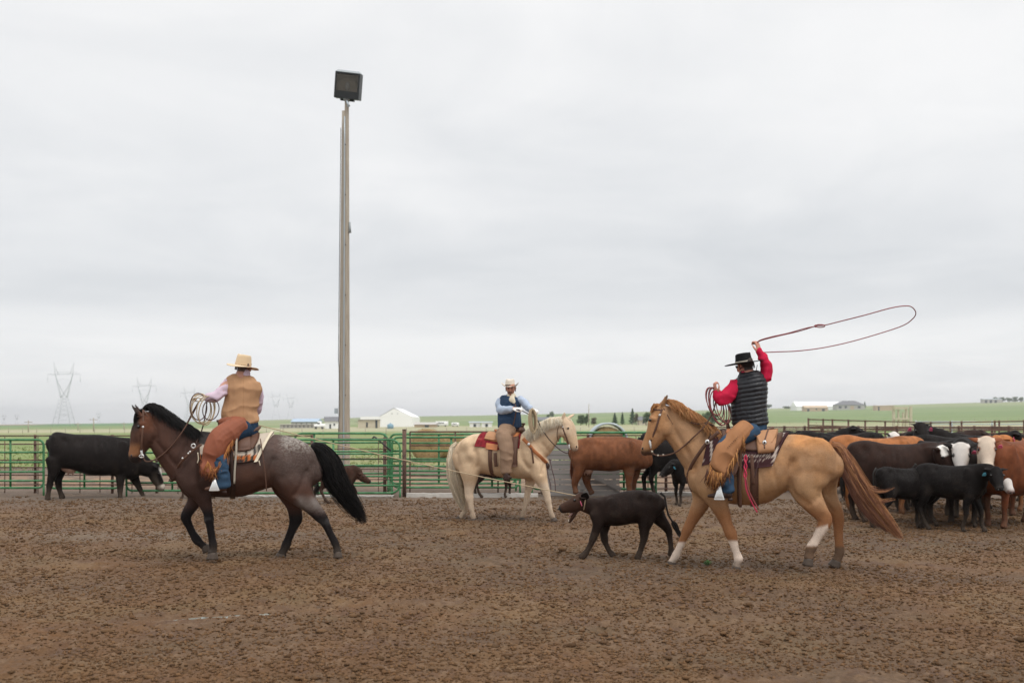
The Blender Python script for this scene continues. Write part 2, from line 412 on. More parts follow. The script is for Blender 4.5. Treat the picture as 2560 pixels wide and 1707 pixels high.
def scatter(NC, v0, f0, mean, sig, lo, hi, thr, seed, ymax=23.0, pw=1.15, jitter=.5, label='', name='mud_clods', dark=1.0):
    g = np.random.default_rng(seed); nvv = len(v0)
    cy = 5.3 + (ymax - 5.3) * g.random(NC) ** pw; cxx = (g.random(NC) * 2 - 1) * (.56 * cy + 1.2)
    p = np.stack([cxx, cy, 0 * cy], 1); keep = fbm(p, 1.1, 3, 31) + .25 * g.random(NC) > thr; cy, cxx = cy[keep], cxx[keep]; NC = len(cy); p = p[keep]
    ch = mud_h(cxx, cy); sz = np.clip(np.exp(g.normal(mean, sig, NC)), lo, hi) * (.75 + .25 * cy / 9)
    V = v0[None] * (1 + jitter * (g.random((NC, nvv, 1)) - .5)) * sz[:, None, None] * np.stack([.9 + 1.0 * g.random(NC), .8 + .5 * g.random(NC), .4 + .45 * g.random(NC)], 1)[:, None, :]
    a = g.random(NC) * 6.28; ca, sa = np.cos(a)[:, None], np.sin(a)[:, None]
    V = np.stack([V[:, :, 0] * ca - V[:, :, 1] * sa + cxx[:, None], V[:, :, 0] * sa + V[:, :, 1] * ca + cy[:, None], V[:, :, 2] + (ch + sz * .12)[:, None]], -1).reshape(-1, 3)
    FF = (f0[None] + (np.arange(NC) * nvv)[:, None, None]).reshape(-1, 3)
    me = bpy.data.meshes.new(name); me.vertices.add(len(V)); me.vertices.foreach_set('co', V.ravel())
    me.loops.add(FF.size); me.polygons.add(len(FF)); me.loops.foreach_set('vertex_index', FF.ravel())
    me.polygons.foreach_set('loop_start', np.arange(0, FF.size, 3)); me.polygons.foreach_set('loop_total', np.full(len(FF), 3)); me.update()
    me.polygons.foreach_set('use_smooth', [True] * len(me.polygons))
    t = g.random((NC, 1)); cc = (np.array([.114, .059, .0265]) * (1 - t) + np.array([.134, .076, .037]) * t) * (.72 + .55 * g.random((NC, 1))) * dark
    setcol(me, np.repeat(cc, nvv, 0)); tag(link(name, me, 'clod'), label, 'mud', kind='stuff')
scatter(150000, ov, of, -4.62, .36, .005, .022, .44, 3, label='fine brown crumbs of mud covering the whole floor of the pen', name='mud_crumbs', ymax=22, pw=1.35)
scatter(5000, iv, if_, -3.95, .30, .014, .036, .54, 4, label='larger loose lumps of dark brown mud scattered over the pen', dark=.85)

# ================================================================= field and hills
PXK = [-1500, 0, 330, 650, 1000, 1200, 1440, 1640, 2000, 2400, 2560, 4200]
YRK = [1063, 1061, 1057, 1050, 1041, 1038, 1033, 1028, 1019, 1007, 1003, 990]
def ridge(px): return np.interp(px, PXK, YRK)
DR = 1400.0
def field_z(x, y):
    px = 1280 + x / np.maximum(y, 1) * F
    z1 = H + (HY - ridge(px)) * DR / F
    t = np.clip((y - 110) / (DR - 110), 0, 1)
    near = t ** 1.45 * z1
    dip = 1.2 * np.sin(x * .004 + 1) * t
    und = (fbm(np.stack([x, y, 0 * x], 1), .004, 2, 41) - .5) * 5 * t * (1 - ss(.75, 1, t))
    return near + und * .6 - .04 - np.clip(y - DR, 0, 9999) * .004
rws = np.concatenate([np.array([33.0, 34.5]), np.geomspace(36, 6000, 190)])
un = np.linspace(-1, 1, 240)
Xf = un[None, :] * (rws * .80 + 25)[:, None]; Yf = np.repeat(rws[:, None], 240, 1)
xf, yf = Xf.ravel(), Yf.ravel(); zf = field_z(xf, yf); zf[yf < 35] -= .25
me = bpy.data.meshes.new('field'); nv = len(xf); me.vertices.add(nv); me.vertices.foreach_set('co', np.stack([xf, yf, zf], 1).ravel())
idx = np.arange(nv).reshape(len(rws), 240)
q = np.stack([idx[:-1, :-1], idx[:-1, 1:], idx[1:, 1:], idx[1:, :-1]], -1).reshape(-1, 4)
me.loops.add(q.size); me.polygons.add(len(q)); me.loops.foreach_set('vertex_index', q.ravel())
me.polygons.foreach_set('loop_start', np.arange(0, q.size, 4)); me.polygons.foreach_set('loop_total', np.full(len(q), 4)); me.update(); me.validate()
me.polygons.foreach_set('use_smooth', [True] * len(me.polygons))
pxf = 1280 + xf / yf * F; p3 = np.stack([xf, yf, 0 * xf], 1)
n1_ = fbm(p3, .05, 3, 51); n2_ = fbm(p3 * np.array([1, 4, 1]), .006, 3, 52); n3_ = fbm(p3, .5, 2, 53)
c = np.tile(np.array([.175, .225, .085]), (nv, 1))
c = mixc(c, (.26, .27, .14), ss(.45, .7, n1_) * .7)
c = mixc(c, (.26, .20, .12), ss(.5, .75, n3_) * ss(60, 40, yf) * .8)
strip = ss(190, 240, yf) * ss(420, 330, yf)
c = mixc(c, (.36, .34, .22), strip * (.55 + .45 * ss(.3, .6, n2_)))
c = mixc(c, (.17, .225, .10), ss(380, 450, yf))
c = mixc(c, (.30, .30, .19), ss(430, 600, yf) * ss(1500, 900, pxf) * ss(450, 640, pxf) * ss(.35, .6, n2_) * .8)
c = mixc(c, (.07, .17, .09), ss(600, 800, yf) * ss(520, 350, pxf) * .8)
c = mixc(c, (.27, .19, .14), ss(900, 1000, yf) * ss(150, 60, pxf))
c = mixc(c, (.27, .29, .16), ss(1050, 1250, yf) * ss(1400, 1700, pxf) * .8)
c = mixc(c, (.24, .28, .13), ss(.5, .65, n2_) * ss(420, 500, yf) * .5)
setcol(me, c)
fld = link('field', me, 'field'); fld['kind'] = 'structure'
def on_field(px, py):
    ys = np.geomspace(36, DR, 3000); xs = (px - 1280) / F * ys; zs = field_z(xs, ys)
    rows_ = HY - (zs - H) / ys * F
    i = int(np.argmin(np.abs(rows_ - py))); return Vector((float(xs[i]), float(ys[i]), float(zs[i])))
def field_h(x, y): return float(field_z(np.array([x]), np.array([y]))[0])

# grass tufts along the pen side of the pasture
mb = MB()
for i in range(5200):
    y = 36 + 44 * random.random() ** 1.4; x = (random.random() * 2 - 1) * (.56 * y + 2); z = field_h(x, y) - .02
    g = random.random(); col = (.13 + .12 * g, .20 + .05 * g, .055 + .04 * g)
    for k in range(3):
        a = random.random() * 6.28; h = .05 + .11 * random.random(); w = .04
        dx, dy = math.cos(a) * w, math.sin(a) * w; bx, by = random.uniform(-.1, .1), random.uniform(-.1, .1)
        mb.add([(x + dx + bx, y + dy + by, z), (x - dx + bx, y - dy + by, z), (x + bx * 2.2, y + by * 2, z + h)], [(0, 1, 2)], col)
tag(mb.build('grass', 'grass'), 'short green and tan grass in the pasture behind the corral fence', 'grass', kind='stuff')

# ================================================================= transmission towers and poles
def tower(px, D, hgt, label, far=False, rt=.12):
    base = Vector(((px - 1280) * D / F, D, 0)); base.z = field_h(base.x, base.y) - .3
    t = empty('transmission_tower', base, 0, label, 'pylon', 'power line towers marching across the fields')
    k = hgt / 42.0
    def leg(sx, sy):
        return [(sx * 6.0 * k, sy * 4 * k, 0), (sx * 1.9 * k, sy * 1.9 * k, 19 * k)]
    n = 4
    for sx in (-1, 1):
        for sy in ((-1, 1) if not far else (0,)):
            m = MB(); m.tube(leg(sx, sy), rt, n); m.build('leg', 'tower_steel', t)
        m = MB()
        for sy in (-.8, .8):
            m.tube([(sx * 1.9 * k, sy * k, 19 * k), (sx * 5.6 * k, sy * .6 * k, 34 * k)], rt * .9, n)
            m.tube([(sx * 1.9 * k, sy * k, 19 * k), (0, sy * k, 21.5 * k), (-sx * 4.2 * k, sy * .6 * k, 29 * k), (-sx * 5.6 * k, 0, 34 * k)], rt * .8, n)
        m.tube([(sx * 5.6 * k, 0, 34 * k), (sx * 6.6 * k, 0, 42 * k), (sx * 4 * k, 0, 34.4 * k)], rt * .9, n)
        m.build('upper_frame', 'tower_steel', t)
        m = MB(); m.tube([(sx * 10.5 * k, 0, 33.6 * k), (sx * 10.5 * k, 0, 29 * k)], rt * .8, n); m.build('insulator', 'tower_steel', t)
    m = MB(); m.tube([(-10.7 * k, 0, 34 * k), (10.7 * k, 0, 34 * k)], rt, n); m.tube([(-8 * k, 0, 33.2 * k), (8 * k, 0, 35.1 * k)], rt * .7, n)
    m.tube([(-4 * k, 0, 35.2 * k), (4 * k, 0, 35.2 * k)], rt * .8, n); m.build('cross_arm', 'tower_steel', t)['kind'] = 'stuff'
    m = MB()
    if not far:
        zs = [2, 6, 9.5, 12.5, 15, 17.3, 19]
        for a, b_ in zip(zs, zs[1:]):
            wa, wb = 6 - 4.1 * a / 19, 6 - 4.1 * b_ / 19
            for sy in (-1, 1):
                m.tube([(-wa * k, sy * wa * .7 * k, a * k), (wb * k, sy * wb * .7 * k, b_ * k)], rt * .5, n)
                m.tube([(wa * k, sy * wa * .7 * k, a * k), (-wb * k, sy * wb * .7 * k, b_ * k)], rt * .5, n)
    m.tube([(-4 * k, 0, 8 * k), (4 * k, 0, 8 * k)], rt * .6, n); m.tube([(-5 * k, 0, 29.5 * k), (0, 0, 31 * k), (5 * k, 0, 29.5 * k)], rt * .5, n)
    m.build('bracing', 'tower_steel', t)['kind'] = 'stuff'
tower(160, 625, 41, 'tallest steel lattice power tower, standing left above the black cow')
tower(361, 860, 41, 'lattice power tower rising behind the ears of the dark bay horse', rt=.13)
tower(474, 1080, 40, 'faint lattice power tower behind the coiled rope of the rider in the tan vest', rt=.13)
for px, D, h, lb in ((690, 1300, 38, 'distant power tower just right of the tan vest'), (727, 1350, 36, 'distant power tower second right of the tan vest'),
                     (10, 1300, 14, 'small distant power tower at the left edge on the horizon'), (42, 1350, 15, 'small distant power tower second from the left edge'),
                     (247, 1350, 16, 'small distant power tower above the back of the black cow')):
    tower(px, D, h, lb, far=True, rt=.12)
def upole(px, ytop, py, label, r=.13, arm=True, D=None):
    if D: b = Vector(((px - 1280) * D / F, D, 0)); b.z = field_h(b.x, b.y)
    else: b = on_field(px, py)
    hgt = (H + (HY - ytop) * b.y / F) - b.z
    t = empty('utility_pole', b, 0, label, 'utility pole', 'utility poles in the far fields')
    m = MB(); m.tube([(0, 0, -.3), (0, 0, hgt)], [r * 1.2, r * .8], 6); m.build('pole', 'pole_wood', t)
    if arm:
        m = MB(); m.box((0, 0, hgt - .5), (2.0, .12, .14)); m.build('cross_arm', 'pole_wood', t)
upole(234, 1044, 1078, 'pale utility pole in the field above the black cow', .14)
upole(71, 1050, 1080, 'utility pole near the left edge of the field', .12)
upole(195, 1056, 1076, 'short utility pole left of the taller pale one above the cow', .12)
upole(1472, 1010, 1067, 'tall white pole among the trees right of the palomino horse', .12, arm=False)
upole(310, 1055, 1075, 'utility pole just left of the bay horse head', .12)

# ================================================================= buildings
def gable(m, x0, x1, y0, y1, z0, z1, axis='x', over=.4):
    """roof prism with ridge along axis"""
    x0 -= over; x1 += over; y0 -= over; y1 += over; t = .12
    if axis == 'x':
        ym = (y0 + y1) / 2; m.add([(x0, y0, z0), (x1, y0, z0), (x1, y1, z0), (x0, y1, z0), (x0, ym, z1), (x1, ym, z1)], [(0, 1, 5, 4), (2, 3, 4, 5), (0, 4, 3), (1, 2, 5), (0, 3, 2, 1)])
    else:
        xm = (x0 + x1) / 2; m.add([(x0, y0, z0), (x1, y0, z0), (x1, y1, z0), (x0, y1, z0), (xm, y0, z1), (xm, y1, z1)], [(0, 4, 5, 3), (1, 2, 5, 4), (0, 1, 4), (2, 3, 5), (0, 3, 2, 1)])
def building(px0, px1, yb, ye, yr, label, cat='building', wall='grey_wall', roof='grey_roof', axis='x', depth=None, wins=(), doors=(), hip=False, rz=0, D=None, dcol='window_dark', name='farm_building'):
    pm = (px0 + px1) / 2
    if D is None: b = on_field(pm, yb)
    else: b = Vector(((pm - 1280) * D / F, D, 0)); b.z = H + (HY - yb) * D / F
    D = b.y; w = (px1 - px0) * D / F; he = (yb - ye) * D / F; hr = (yb - yr) * D / F; dp = depth or min(w * .8, 14)
    t = empty(name, b, rz, label, cat)
    m = MB(); m.box((0, dp / 2, he / 2 - .5), (w, dp, he + 1)); 
    if not hip and axis == 'y': m.add([(-w / 2, 0, he), (w / 2, 0, he), (0, 0, hr - .1), (-w / 2, dp, he), (w / 2, dp, he), (0, dp, hr - .1)], [(0, 1, 2), (4, 3, 5)])
    m.build('wall', wall, t, smooth=False)
    m = MB()
    if hip:
        o = .6; a = w * .22
        m.add([(-w / 2 - o, -o, he), (w / 2 + o, -o, he), (w / 2 + o, dp + o, he), (-w / 2 - o, dp + o, he), (-a, dp / 2, hr), (a, dp / 2, hr)], [(0, 1, 5, 4), (1, 2, 5), (2, 3, 4, 5), (3, 0, 4), (0, 3, 2, 1)])
    else: gable(m, -w / 2, w / 2, 0, dp, he + .01, hr, axis)
    m.build('roof', roof, t, smooth=False)
    for (a, b0, b1, ww) in wins:
        m = MB(); m.box((a * w, -.04, (b0 + b1) / 2 * he), (ww * w, .12, (b1 - b0) * he)); m.build('window', 'window_dark', t, smooth=False)
    for (a, hh, ww) in doors:
        m = MB(); m.box((a * w, -.05, hh * he / 2), (ww * w, .14, hh * he)); m.build('door', dcol, t, smooth=False)
    return t
# big white barn: white roof slope to the left, gable end to the right
b = on_field(960, 1067); D = b.y; k = D / F
t = empty('barn', b, 0, 'large white metal barn with a bright steep roof right of the light pole', 'barn')
X0, X1 = (885 - 960) * k, (1030 - 960) * k; he = 26 * k; hr = 48 * k; dp = 30
m = MB(); m.box(((X0 + X1) / 2 + 8 * k, dp / 2, he / 2 - .5), (X1 - X0 - 16 * k, dp, he + 1)); m.build('wall', 'white_paint', t, smooth=False)
m = MB(); rx = 985 - 960; m.add([(X0, 0, 12 * k), (-12 * k, 0, he), (rx * k, 0, hr), (X1, 0, he), (X0, dp, 12 * k), (-12 * k, dp, he), (rx * k, dp, hr), (X1, dp, he)], [(0, 1, 5, 4), (1, 2, 6, 5), (2, 3, 7, 6)]); m.build('roof', 'white_roof', t, smooth=False)
m = MB(); m.add([(-12 * k, -.02, he - .1), (rx * k, -.02, hr - .2), (X1, -.02, he - .1)], [(0, 2, 1)]); m.build('gable', 'white_paint', t, smooth=False)
for px in (980, 994):
    m = MB(); m.box(((px - 960) * k, -.1, 33 * k), (1.6 * k, .1, 2 * k)); m.build('window', 'window_dark', t, smooth=False)
building(895, 945, 1070, 1049, 1048, 'tan flat roofed shed in front of the white barn', 'shed', 'pale_wood', 'grey_roof', wins=[(-.05, .1, .7, .08)], doors=[(.42, .95, .1)], name='shed')
building(728, 792, 1066, 1054, 1046, 'long building with a pale blue metal roof behind the bay horse rump', 'building', 'grey_wall', 'blue_roof', depth=12, wins=[(-.3, .3, .7, .05), (-.1, .3, .7, .05), (.1, .3, .7, .05), (.3, .3, .7, .05)])
building(700, 800, 1070, 1061, 1060, 'long low grey shed in front of the blue roofed building', 'shed', 'grey_wall', 'grey_wall', depth=8, wins=[(x_, .2, .8, .02) for x_ in (-.4, -.3, -.2, -.1, 0, .1, .2, .3)], name='shed')
building(812, 846, 1071, 1053, 1041, 'small white house with a dark gabled roof left of the light pole', 'house', 'white_paint', 'grey_roof', 'x', depth=7, wins=[(.2, .4, .7, .1)], doors=[(-.1, .6, .12)], name='house')
building(1036, 1088, 1068, 1061, 1055, 'low grey roofed shed far off right of the white barn', 'shed', 'tan_wall', 'grey_wall', depth=9, doors=[(.1, .8, .2)], name='shed')
for px0, px1, yb, ye, lb in ((1174, 1200, 1067, 1056, 'small white shed first left of the middle rider'), (1204, 1229, 1067, 1056, 'small white shed just behind the middle rider')):
    building(px0, px1, yb, ye, ye - 3, lb, 'shed', 'white_paint', 'galv', depth=6, doors=[(0, .7, .25)], name='shed')
building(1345, 1372, 1060, 1050, 1042, 'small grey building on the slope above the palomino horse', 'shed', 'grey_wall', 'grey_roof', depth=6, name='shed')
# right hand farmstead
building(1992, 2105, 1025, 1016, 1003, 'very long bright white roofed building on the right hand hill', 'building', 'white_paint', 'white_roof', depth=26)
building(2012, 2070, 1028, 1019, 1013, 'tan metal shed in front of the long white roofed building', 'shed', 'tan_wall', 'tan_wall', depth=10, doors=[(.3, .7, .12), (-.35, .7, .1)], wins=[(0, .4, .8, .06)], name='shed')
building(2092, 2162, 1024, 1012, 1001, 'house with a grey hipped roof on the right hand hill', 'house', 'grey_wall', 'grey_roof', hip=True, depth=14, wins=[(-.38, .3, .75, .1), (-.18, .3, .8, .08), (.3, .3, .75, .1)], doors=[(.05, .8, .14)], dcol='tan_wall', name='house')
building(2190, 2236, 1026, 1014, 1013, 'long low tan shed right of the grey roofed house', 'shed', 'tan_wall', 'tan_wall', depth=8, doors=[(-.35, .8, .08)], name='shed')
building(2458, 2506, 1007, 998, 996, 'low open sided building on the far right ridge', 'building', 'grey_wall', 'galv', depth=8, doors=[(x_, .8, .12) for x_ in (-.35, -.1, .15)])
building(1598, 1618, 1062, 1050, 1040, 'small house among the trees left of the buckskin horse head', 'house', 'pale_wood', 'grey_roof', depth=6, wins=[(0, .3, .7, .2)], name='house')
# vehicles far off
def vehicle(px0, px1, yb, yt, label, cat, body='white_paint', cab=False):
    pm = (px0 + px1) / 2; b = on_field(pm, yb); k = b.y / F; w = (px1 - px0) * k; h = (yb - yt) * k
    t = empty({'truck': 'truck', 'car': 'car'}.get(cat, 'trailer'), b, 0, label, cat)
    m = MB()
    if cab: m.loft([(-w / 2, 0, h * .38, h * .2, .9), (-w * .1, 0, h * .40, h * .24, .95), (w / 2, 0, h * .40, h * .24, .95)], vert=True, sq=5, cap=.1, n=12); m.loft([(-w * .15, 0, h * .6, h * .36, .8), (w * .12, 0, h * .6, h * .36, .8)], vert=True, sq=5, cap=.1, n=12)
    else: m.loft([(-w / 2, 0, h * .58, h * .42, 1.2), (w / 2, 0, h * .58, h * .42, 1.2)], vert=True, sq=7, cap=.08, n=16)
    m.build('body', body, t)
    for a in (-.3, .3):
        m = MB(); m.tube([(a * w, -1.25, h * .14), (a * w, -.95, h * .14)], h * .15, 10); m.build('wheel', 'dark_steel', t)
    m = MB(); m.box((-w * .05, -1.2 if not cab else -.92, h * .7), (w * .5 if not cab else w * .2, .06, h * .18)); m.build('window', 'window_dark', t)
vehicle(786, 813, 1072, 1052, 'white pickup truck parked left of the white house', 'truck', cab=True)
vehicle(1090, 1120, 1066, 1053, 'long white motorhome parked beyond the round bale', 'trailer')
vehicle(1129, 1147, 1066, 1056, 'short white trailer parked right of the motorhome', 'trailer')
# blue tank
b = on_field(976, 1071); k = b.y / F; t = empty('tank', b, 0, 'round blue tank in front of the white barn', 'tank')
m = MB(); m.loft([(0, 0, 0, 8 * k, 8 * k), (0, 0, 9 * k, 8 * k, 8 * k), (0, 0, 12 * k, 4 * k, 4 * k)], sub=1, cap=.1, n=20); m.build('shell', 'blue_tank', t)
m = MB(); m.ball((0, 0, 12.5 * k), 2 * k); m.build('hatch', 'blue_tank', t)

# ================================================================= trees
def tree(px, yb, ytop, wpx, kind, label, group=None, D=None):
    b = on_field(px, yb) if D is None else Vector(((px - 1280) * D / F, D, field_h((px - 1280) * D / F, D)))
    k = b.y / F; h = (yb - ytop) * k; w = wpx * k / 2
    t = empty('pine_tree' if kind == 'pine' else 'tree', b, 0, label, 'tree', group)
    m = MB(); m.tube([(0, 0, -.3), (0, 0, h * .5), (0, 0, h * .93)], [w * .10, w * .07, .02], 7)
    for i in range(6):
        a = random.random() * 6.28; z = h * random.uniform(.25, .7); m.tube([(0, 0, z), (math.cos(a) * w * .6, math.sin(a) * w * .6, z + h * .12)], [w * .04, .01], 4)
    m.build('trunk', 'bark', t)
    m = MB(); n = 1500 if kind == 'pine' else 1700
    blobs = [(random.uniform(-.55, .55) * w, random.uniform(-.5, .5) * w, h * random.uniform(.22, .78), w * random.uniform(.35, .6)) for _ in range(14)] + [(0, 0, h * .5, w * .75)]
    for i in range(n):
        g = random.random()
        if kind == 'pine':
            f = random.random() ** .75; z = h * (.06 + .94 * f); r = w * (1 - f) ** .85 * (.75 + .35 * math.sin(f * 34 + 1)) * random.uniform(.55, 1.1); a = random.random() * 6.28
            p = Vector((math.cos(a) * r, math.sin(a) * r, z - r * .15)); s_ = w * .13; col = (.028 + .03 * g, .062 + .045 * g, .030 + .02 * g)
        else:
            bx, by, bz, br = random.choice(blobs); v = Vector((random.gauss(0, 1), random.gauss(0, 1), random.gauss(0, 1))).normalized() * br * random.uniform(.6, 1.05)
            p = Vector((bx + v.x, by + v.y, bz + v.z * h / (2 * w) * .5)); s_ = w * .11
            col = (.06 + .05 * g, .10 + .06 * g, .04 + .02 * g) if kind == 'leafy' else (.11 + .06 * g, .10 + .05 * g, .06 + .03 * g)
        d1 = Vector((random.gauss(0, 1), random.gauss(0, 1), random.gauss(0, .6))).normalized() * s_; d2 = d1.orthogonal().normalized() * s_ * random.uniform(.5, 1)
        m.add([p - d1, p + d2, p + d1, p - d2], [(0, 1, 2, 3)], col)
    m.build('crown', 'leaf', t, smooth=False)
tree(1452, 1063, 1030, 22, 'leafy', 'leafy green tree left of the tall white pole')
tree(1466, 1063, 1029, 18, 'leafy', 'narrow leafy tree touching the tall white pole on its left')
tree(1485, 1063, 1040, 16, 'bare', 'olive bushy tree just right of the tall white pole')
tree(1537, 1062, 1032, 19, 'pine', 'dark pine above the round bale feeder, left one of a pair')
tree(1556, 1062, 1030, 15, 'pine', 'dark pine above the round bale feeder, right one of a pair')
tree(1581, 1061, 1021, 22, 'pine', 'tallest dark pine left of the small house among the trees')
tree(1590, 1062, 1028, 14, 'bare', 'leafless brownish tree beside the small house')
tree(1615, 1063, 1026, 26, 'leafy', 'dark bushy tree just left of the buckskin horse forehead')
tree(1632, 1063, 1027, 22, 'leafy', 'dark bushy tree partly behind the buckskin horse forehead')
tree(1768, 1062, 1024, 26, 'leafy', 'tree showing between the mane and the coiled rope')
tree(1786, 1062, 1030, 22, 'leafy', 'tree showing through the coils of the red shirted rider')
tree(1371, 1054, 1031, 12, 'leafy', 'small round tree on the slope above the palomino horse ears')
tree(1379, 1046, 1024, 12, 'leafy', 'small dark tree on the skyline above the palomino horse head')
tree(2162, 1020, 1003, 9, 'pine', 'slim dark tree at the right end of the grey roofed house')
tree(1922, 1021, 1009, 16, 'leafy', 'small dark tree on the hill just right of the black puffer vest')
tree(1968, 1021, 1015, 22, 'leafy', 'low clump of bushes left of the long white roofed building')
tree(812, 1050, 1040, 6, 'pine', 'tiny dark tree on the skyline left of the light pole')
for i, (px, w) in enumerate(((2490, 14), (2506, 16), (2522, 15), (2537, 15), (2552, 16))):
    b = tree(px, 1005, 990 + (i % 3), w, 'leafy', ('dark shelterbelt tree nearest the low building on the far right ridge', 'second shelterbelt tree from the low ridge building', 'middle tree of the shelterbelt row on the far right ridge', 'fourth shelterbelt tree from the low ridge building', 'shelterbelt tree at the right edge of the picture')[i], 'dark trees in a row on the far right ridge')

# wire fences across the pasture
def wire_fence(p0, p1, n, label, h=1.25):
    a, b_ = Vector(p0), Vector(p1); t = empty('wire_fence', (a.x, a.y, field_h(a.x, a.y)), 0, label, 'fence', 'wire fences in the far pasture'); o = Vector(t.location); tops = []
    for i in range(n):
        p = a.lerp(b_, i / (n - 1)); z = field_h(p.x, p.y); m = MB(); hh = h * random.uniform(.9, 1.08); m.tube([Vector((p.x, p.y, z - .2)) - o, Vector((p.x + random.uniform(-.05, .05), p.y, z + hh)) - o], .055, 5); m.build('post', 'pole_wood', t); tops.append(Vector((p.x, p.y, z)) - o)
    for k in (.4, .75, 1.1): m = MB(); m.tube([q + Vector((0, -.06, k)) for q in tops], .010, 3); m.build('wire', 'galv', t)
wire_fence((-45, 150, 0), (140, 205, 0), 60, 'long wire fence crossing the pale grass strip beyond the pens')
wire_fence((40, 330, 0), (300, 430, 0), 50, 'farther wire fence along the foot of the right hand hill')
wire_fence((-150, 230, 0), (-46, 200, 0), 30, 'wire fence across the field behind the black cow')
t = empty('weed', (2.29, 11.66, 0), 0, 'small bright green weed growing in the mud under the buckskin horse', 'weed'); m = MB()
for i in range(30):
    a = random.random() * 6.28; r_ = random.uniform(.01, .05); z = random.uniform(.03, .07); w = .012
    m.add([(0, 0, 0), (r_ * math.cos(a) + w * math.sin(a), r_ * math.sin(a) - w * math.cos(a), z), (r_ * 1.3 * math.cos(a), r_ * 1.3 * math.sin(a), z * .8), (r_ * math.cos(a) - w * math.sin(a), r_ * math.sin(a) + w * math.cos(a), z)], [(0, 1, 2, 3)], (.12, .17 + .06 * random.random(), .08))
m.build('leaves', 'leaf', t, smooth=False)
# ================================================================= corral fences
class Rel:
    def __init__(s, root): s.r = root; s.o = Vector(root.location)
    def tube(s, name, pts, r, m, n=8, **k):
        mb = MB(); mb.tube([Vector(p) - s.o for p in pts], r, n, **k); return mb.build(name, m, s.r)
def arc_frame(px0, px1, yt, yb, D, rc=.12):
    a, b = PW(px0, yt, D), PW(px1, yb, D); x0, x1, z1, z0 = a.x, b.x, a.z, b.z; pts = []
    for cx, cz, a0 in ((x0 + rc, z1 - rc, 180), (x1 - rc, z1 - rc, 90), (x1 - rc, z0 + rc, 0), (x0 + rc, z0 + rc, -90)):
        for q in range(5):
            an = R(a0 - q * 22.5); pts.append((cx + rc * math.cos(an), D, cz + rc * math.sin(an)))
    return pts
def panel(px0, px1, D, ys, ups, label, r=.026, m='green_paint', rc=.13, name='corral_gate', group='green tubular corral gates', slope=0.0, cat='gate'):
    """tubular gate: ys = rows of frame top, rails..., frame bottom"""
    b = PW((px0 + px1) / 2, HY, D); b.z = 0
    t = empty(name, b, 0, label, cat, group); q = Rel(t)
    q.tube('frame', arc_frame(px0, px1, ys[0], ys[-1], D, rc), r, m, closed=True)
    for y in ys[1:-1]:
        w = (PW(px0, y, D), PW(px1, y, D)); sag = random.uniform(-.006, .006)
        q.tube('rail', [w[0] + Vector((r, 0, sag)), (w[0] + w[1]) / 2 - Vector((0, 0, .004)), w[1] - Vector((r, 0, 0))], r * .86, m)
    for x in ups:
        q.tube('upright', [PW(x, ys[0], D) + Vector((0, r * .8, 0)), PW(x, ys[-1], D) + Vector((0, r * .8, 0))], r * .95, m)
    # short ground legs at the ends
    for x in (px0, px1):
        p = PW(x, ys[-1], D); q.tube('leg', [p + Vector((0, .004, .1)), Vector((p.x, D + .004, -.05))], r * .9, m)
    return t
def pipe_fence(pxs, D, ys, label, m='rust_steel', r=.016, rp=.04, ptop=0, group='rust brown pipe fences', x0=None, x1=None, slope=None, vert=(), name='pipe_fence', post_r=None):
    x0 = pxs[0] if x0 is None else x0; x1 = pxs[-1] if x1 is None else x1
    b = PW((x0 + x1) / 2, HY, D); b.z = 0; t = empty(name, b, 0, label, 'fence', group); q = Rel(t); sl = slope or (lambda x: 0)
    for x in pxs:
        p = PW(x, ys[0] - 3 - ptop + sl(x), D); q.tube('post', [Vector((p.x, D, -.1)), p], rp, m); 
    for y in ys:
        q.tube('rail', [PW(x0, y + sl(x0), D - rp), PW((x0 + x1) / 2, y + sl((x0 + x1) / 2), D - rp), PW(x1, y + sl(x1), D - rp)], r, m, n=6)
    for x in vert:
        q.tube('stay', [PW(x, ys[0] + sl(x), D - rp - r), PW(x, ys[-1] + sl(x), D - rp - r)], r * .7, m, n=6)
    return t
panel(-70, 109, 23.0, (1099, 1130, 1155, 1179, 1201, 1219), (25,), 'green tubular gate at the left edge, left of the black cow')
panel(122, 300, 23.6, (1103, 1132, 1156, 1180, 1202, 1220), (210,), 'green tubular gate mostly hidden behind the black cow')
panel(316, 560, 23.0, (1103, 1131, 1158, 1184, 1206, 1226), (430,), 'green tubular gate seen below the neck of the dark bay horse')
panel(578, 1000, 22.6, (1099, 1134, 1163, 1190, 1213, 1232), (833,), 'long green tubular gate in front of the wooden light pole', r=.024, rc=.2)
panel(735, 970, 24.6, (1083, 1106, 1128, 1147, 1165, 1183, 1207), (785, 962), 'second green gate standing just behind the long gate by the light pole', rc=.2)
panel(980, 1300, 23.2, (1093, 1126, 1152, 1177, 1198, 1218), (1128, 1230), 'green tubular gate between the brown post and the palomino horse tail', rc=.15)
panel(975, 1290, 24.9, (1085, 1107, 1127, 1147, 1165, 1186, 1208), (1097,), 'farther green gate in front of the round bale', rc=.15)
panel(1330, 1640, 23.4, (1081, 1108, 1136, 1160, 1184, 1204, 1222), (1400, 1560), 'green tubular gate behind the red cow', r=.028)
pipe_fence([-60, 88, 281, 392, 520, 640, 780], 24.2, (1089, 1110, 1131, 1150, 1168, 1187, 1211, 1236), 'rust brown pipe fence running behind the black cow and bay horse', r=.016, rp=.035, vert=(12, 95, 150, 200, 250, 330, 445, 480, 560, 690))
pipe_fence([962], 24.0, (1096, 1122, 1146, 1172, 1198, 1234), 'rust brown pipe fence with a thick post left of the tallest brown post', x0=790, x1=985, rp=.042, r=.012, vert=(946,))
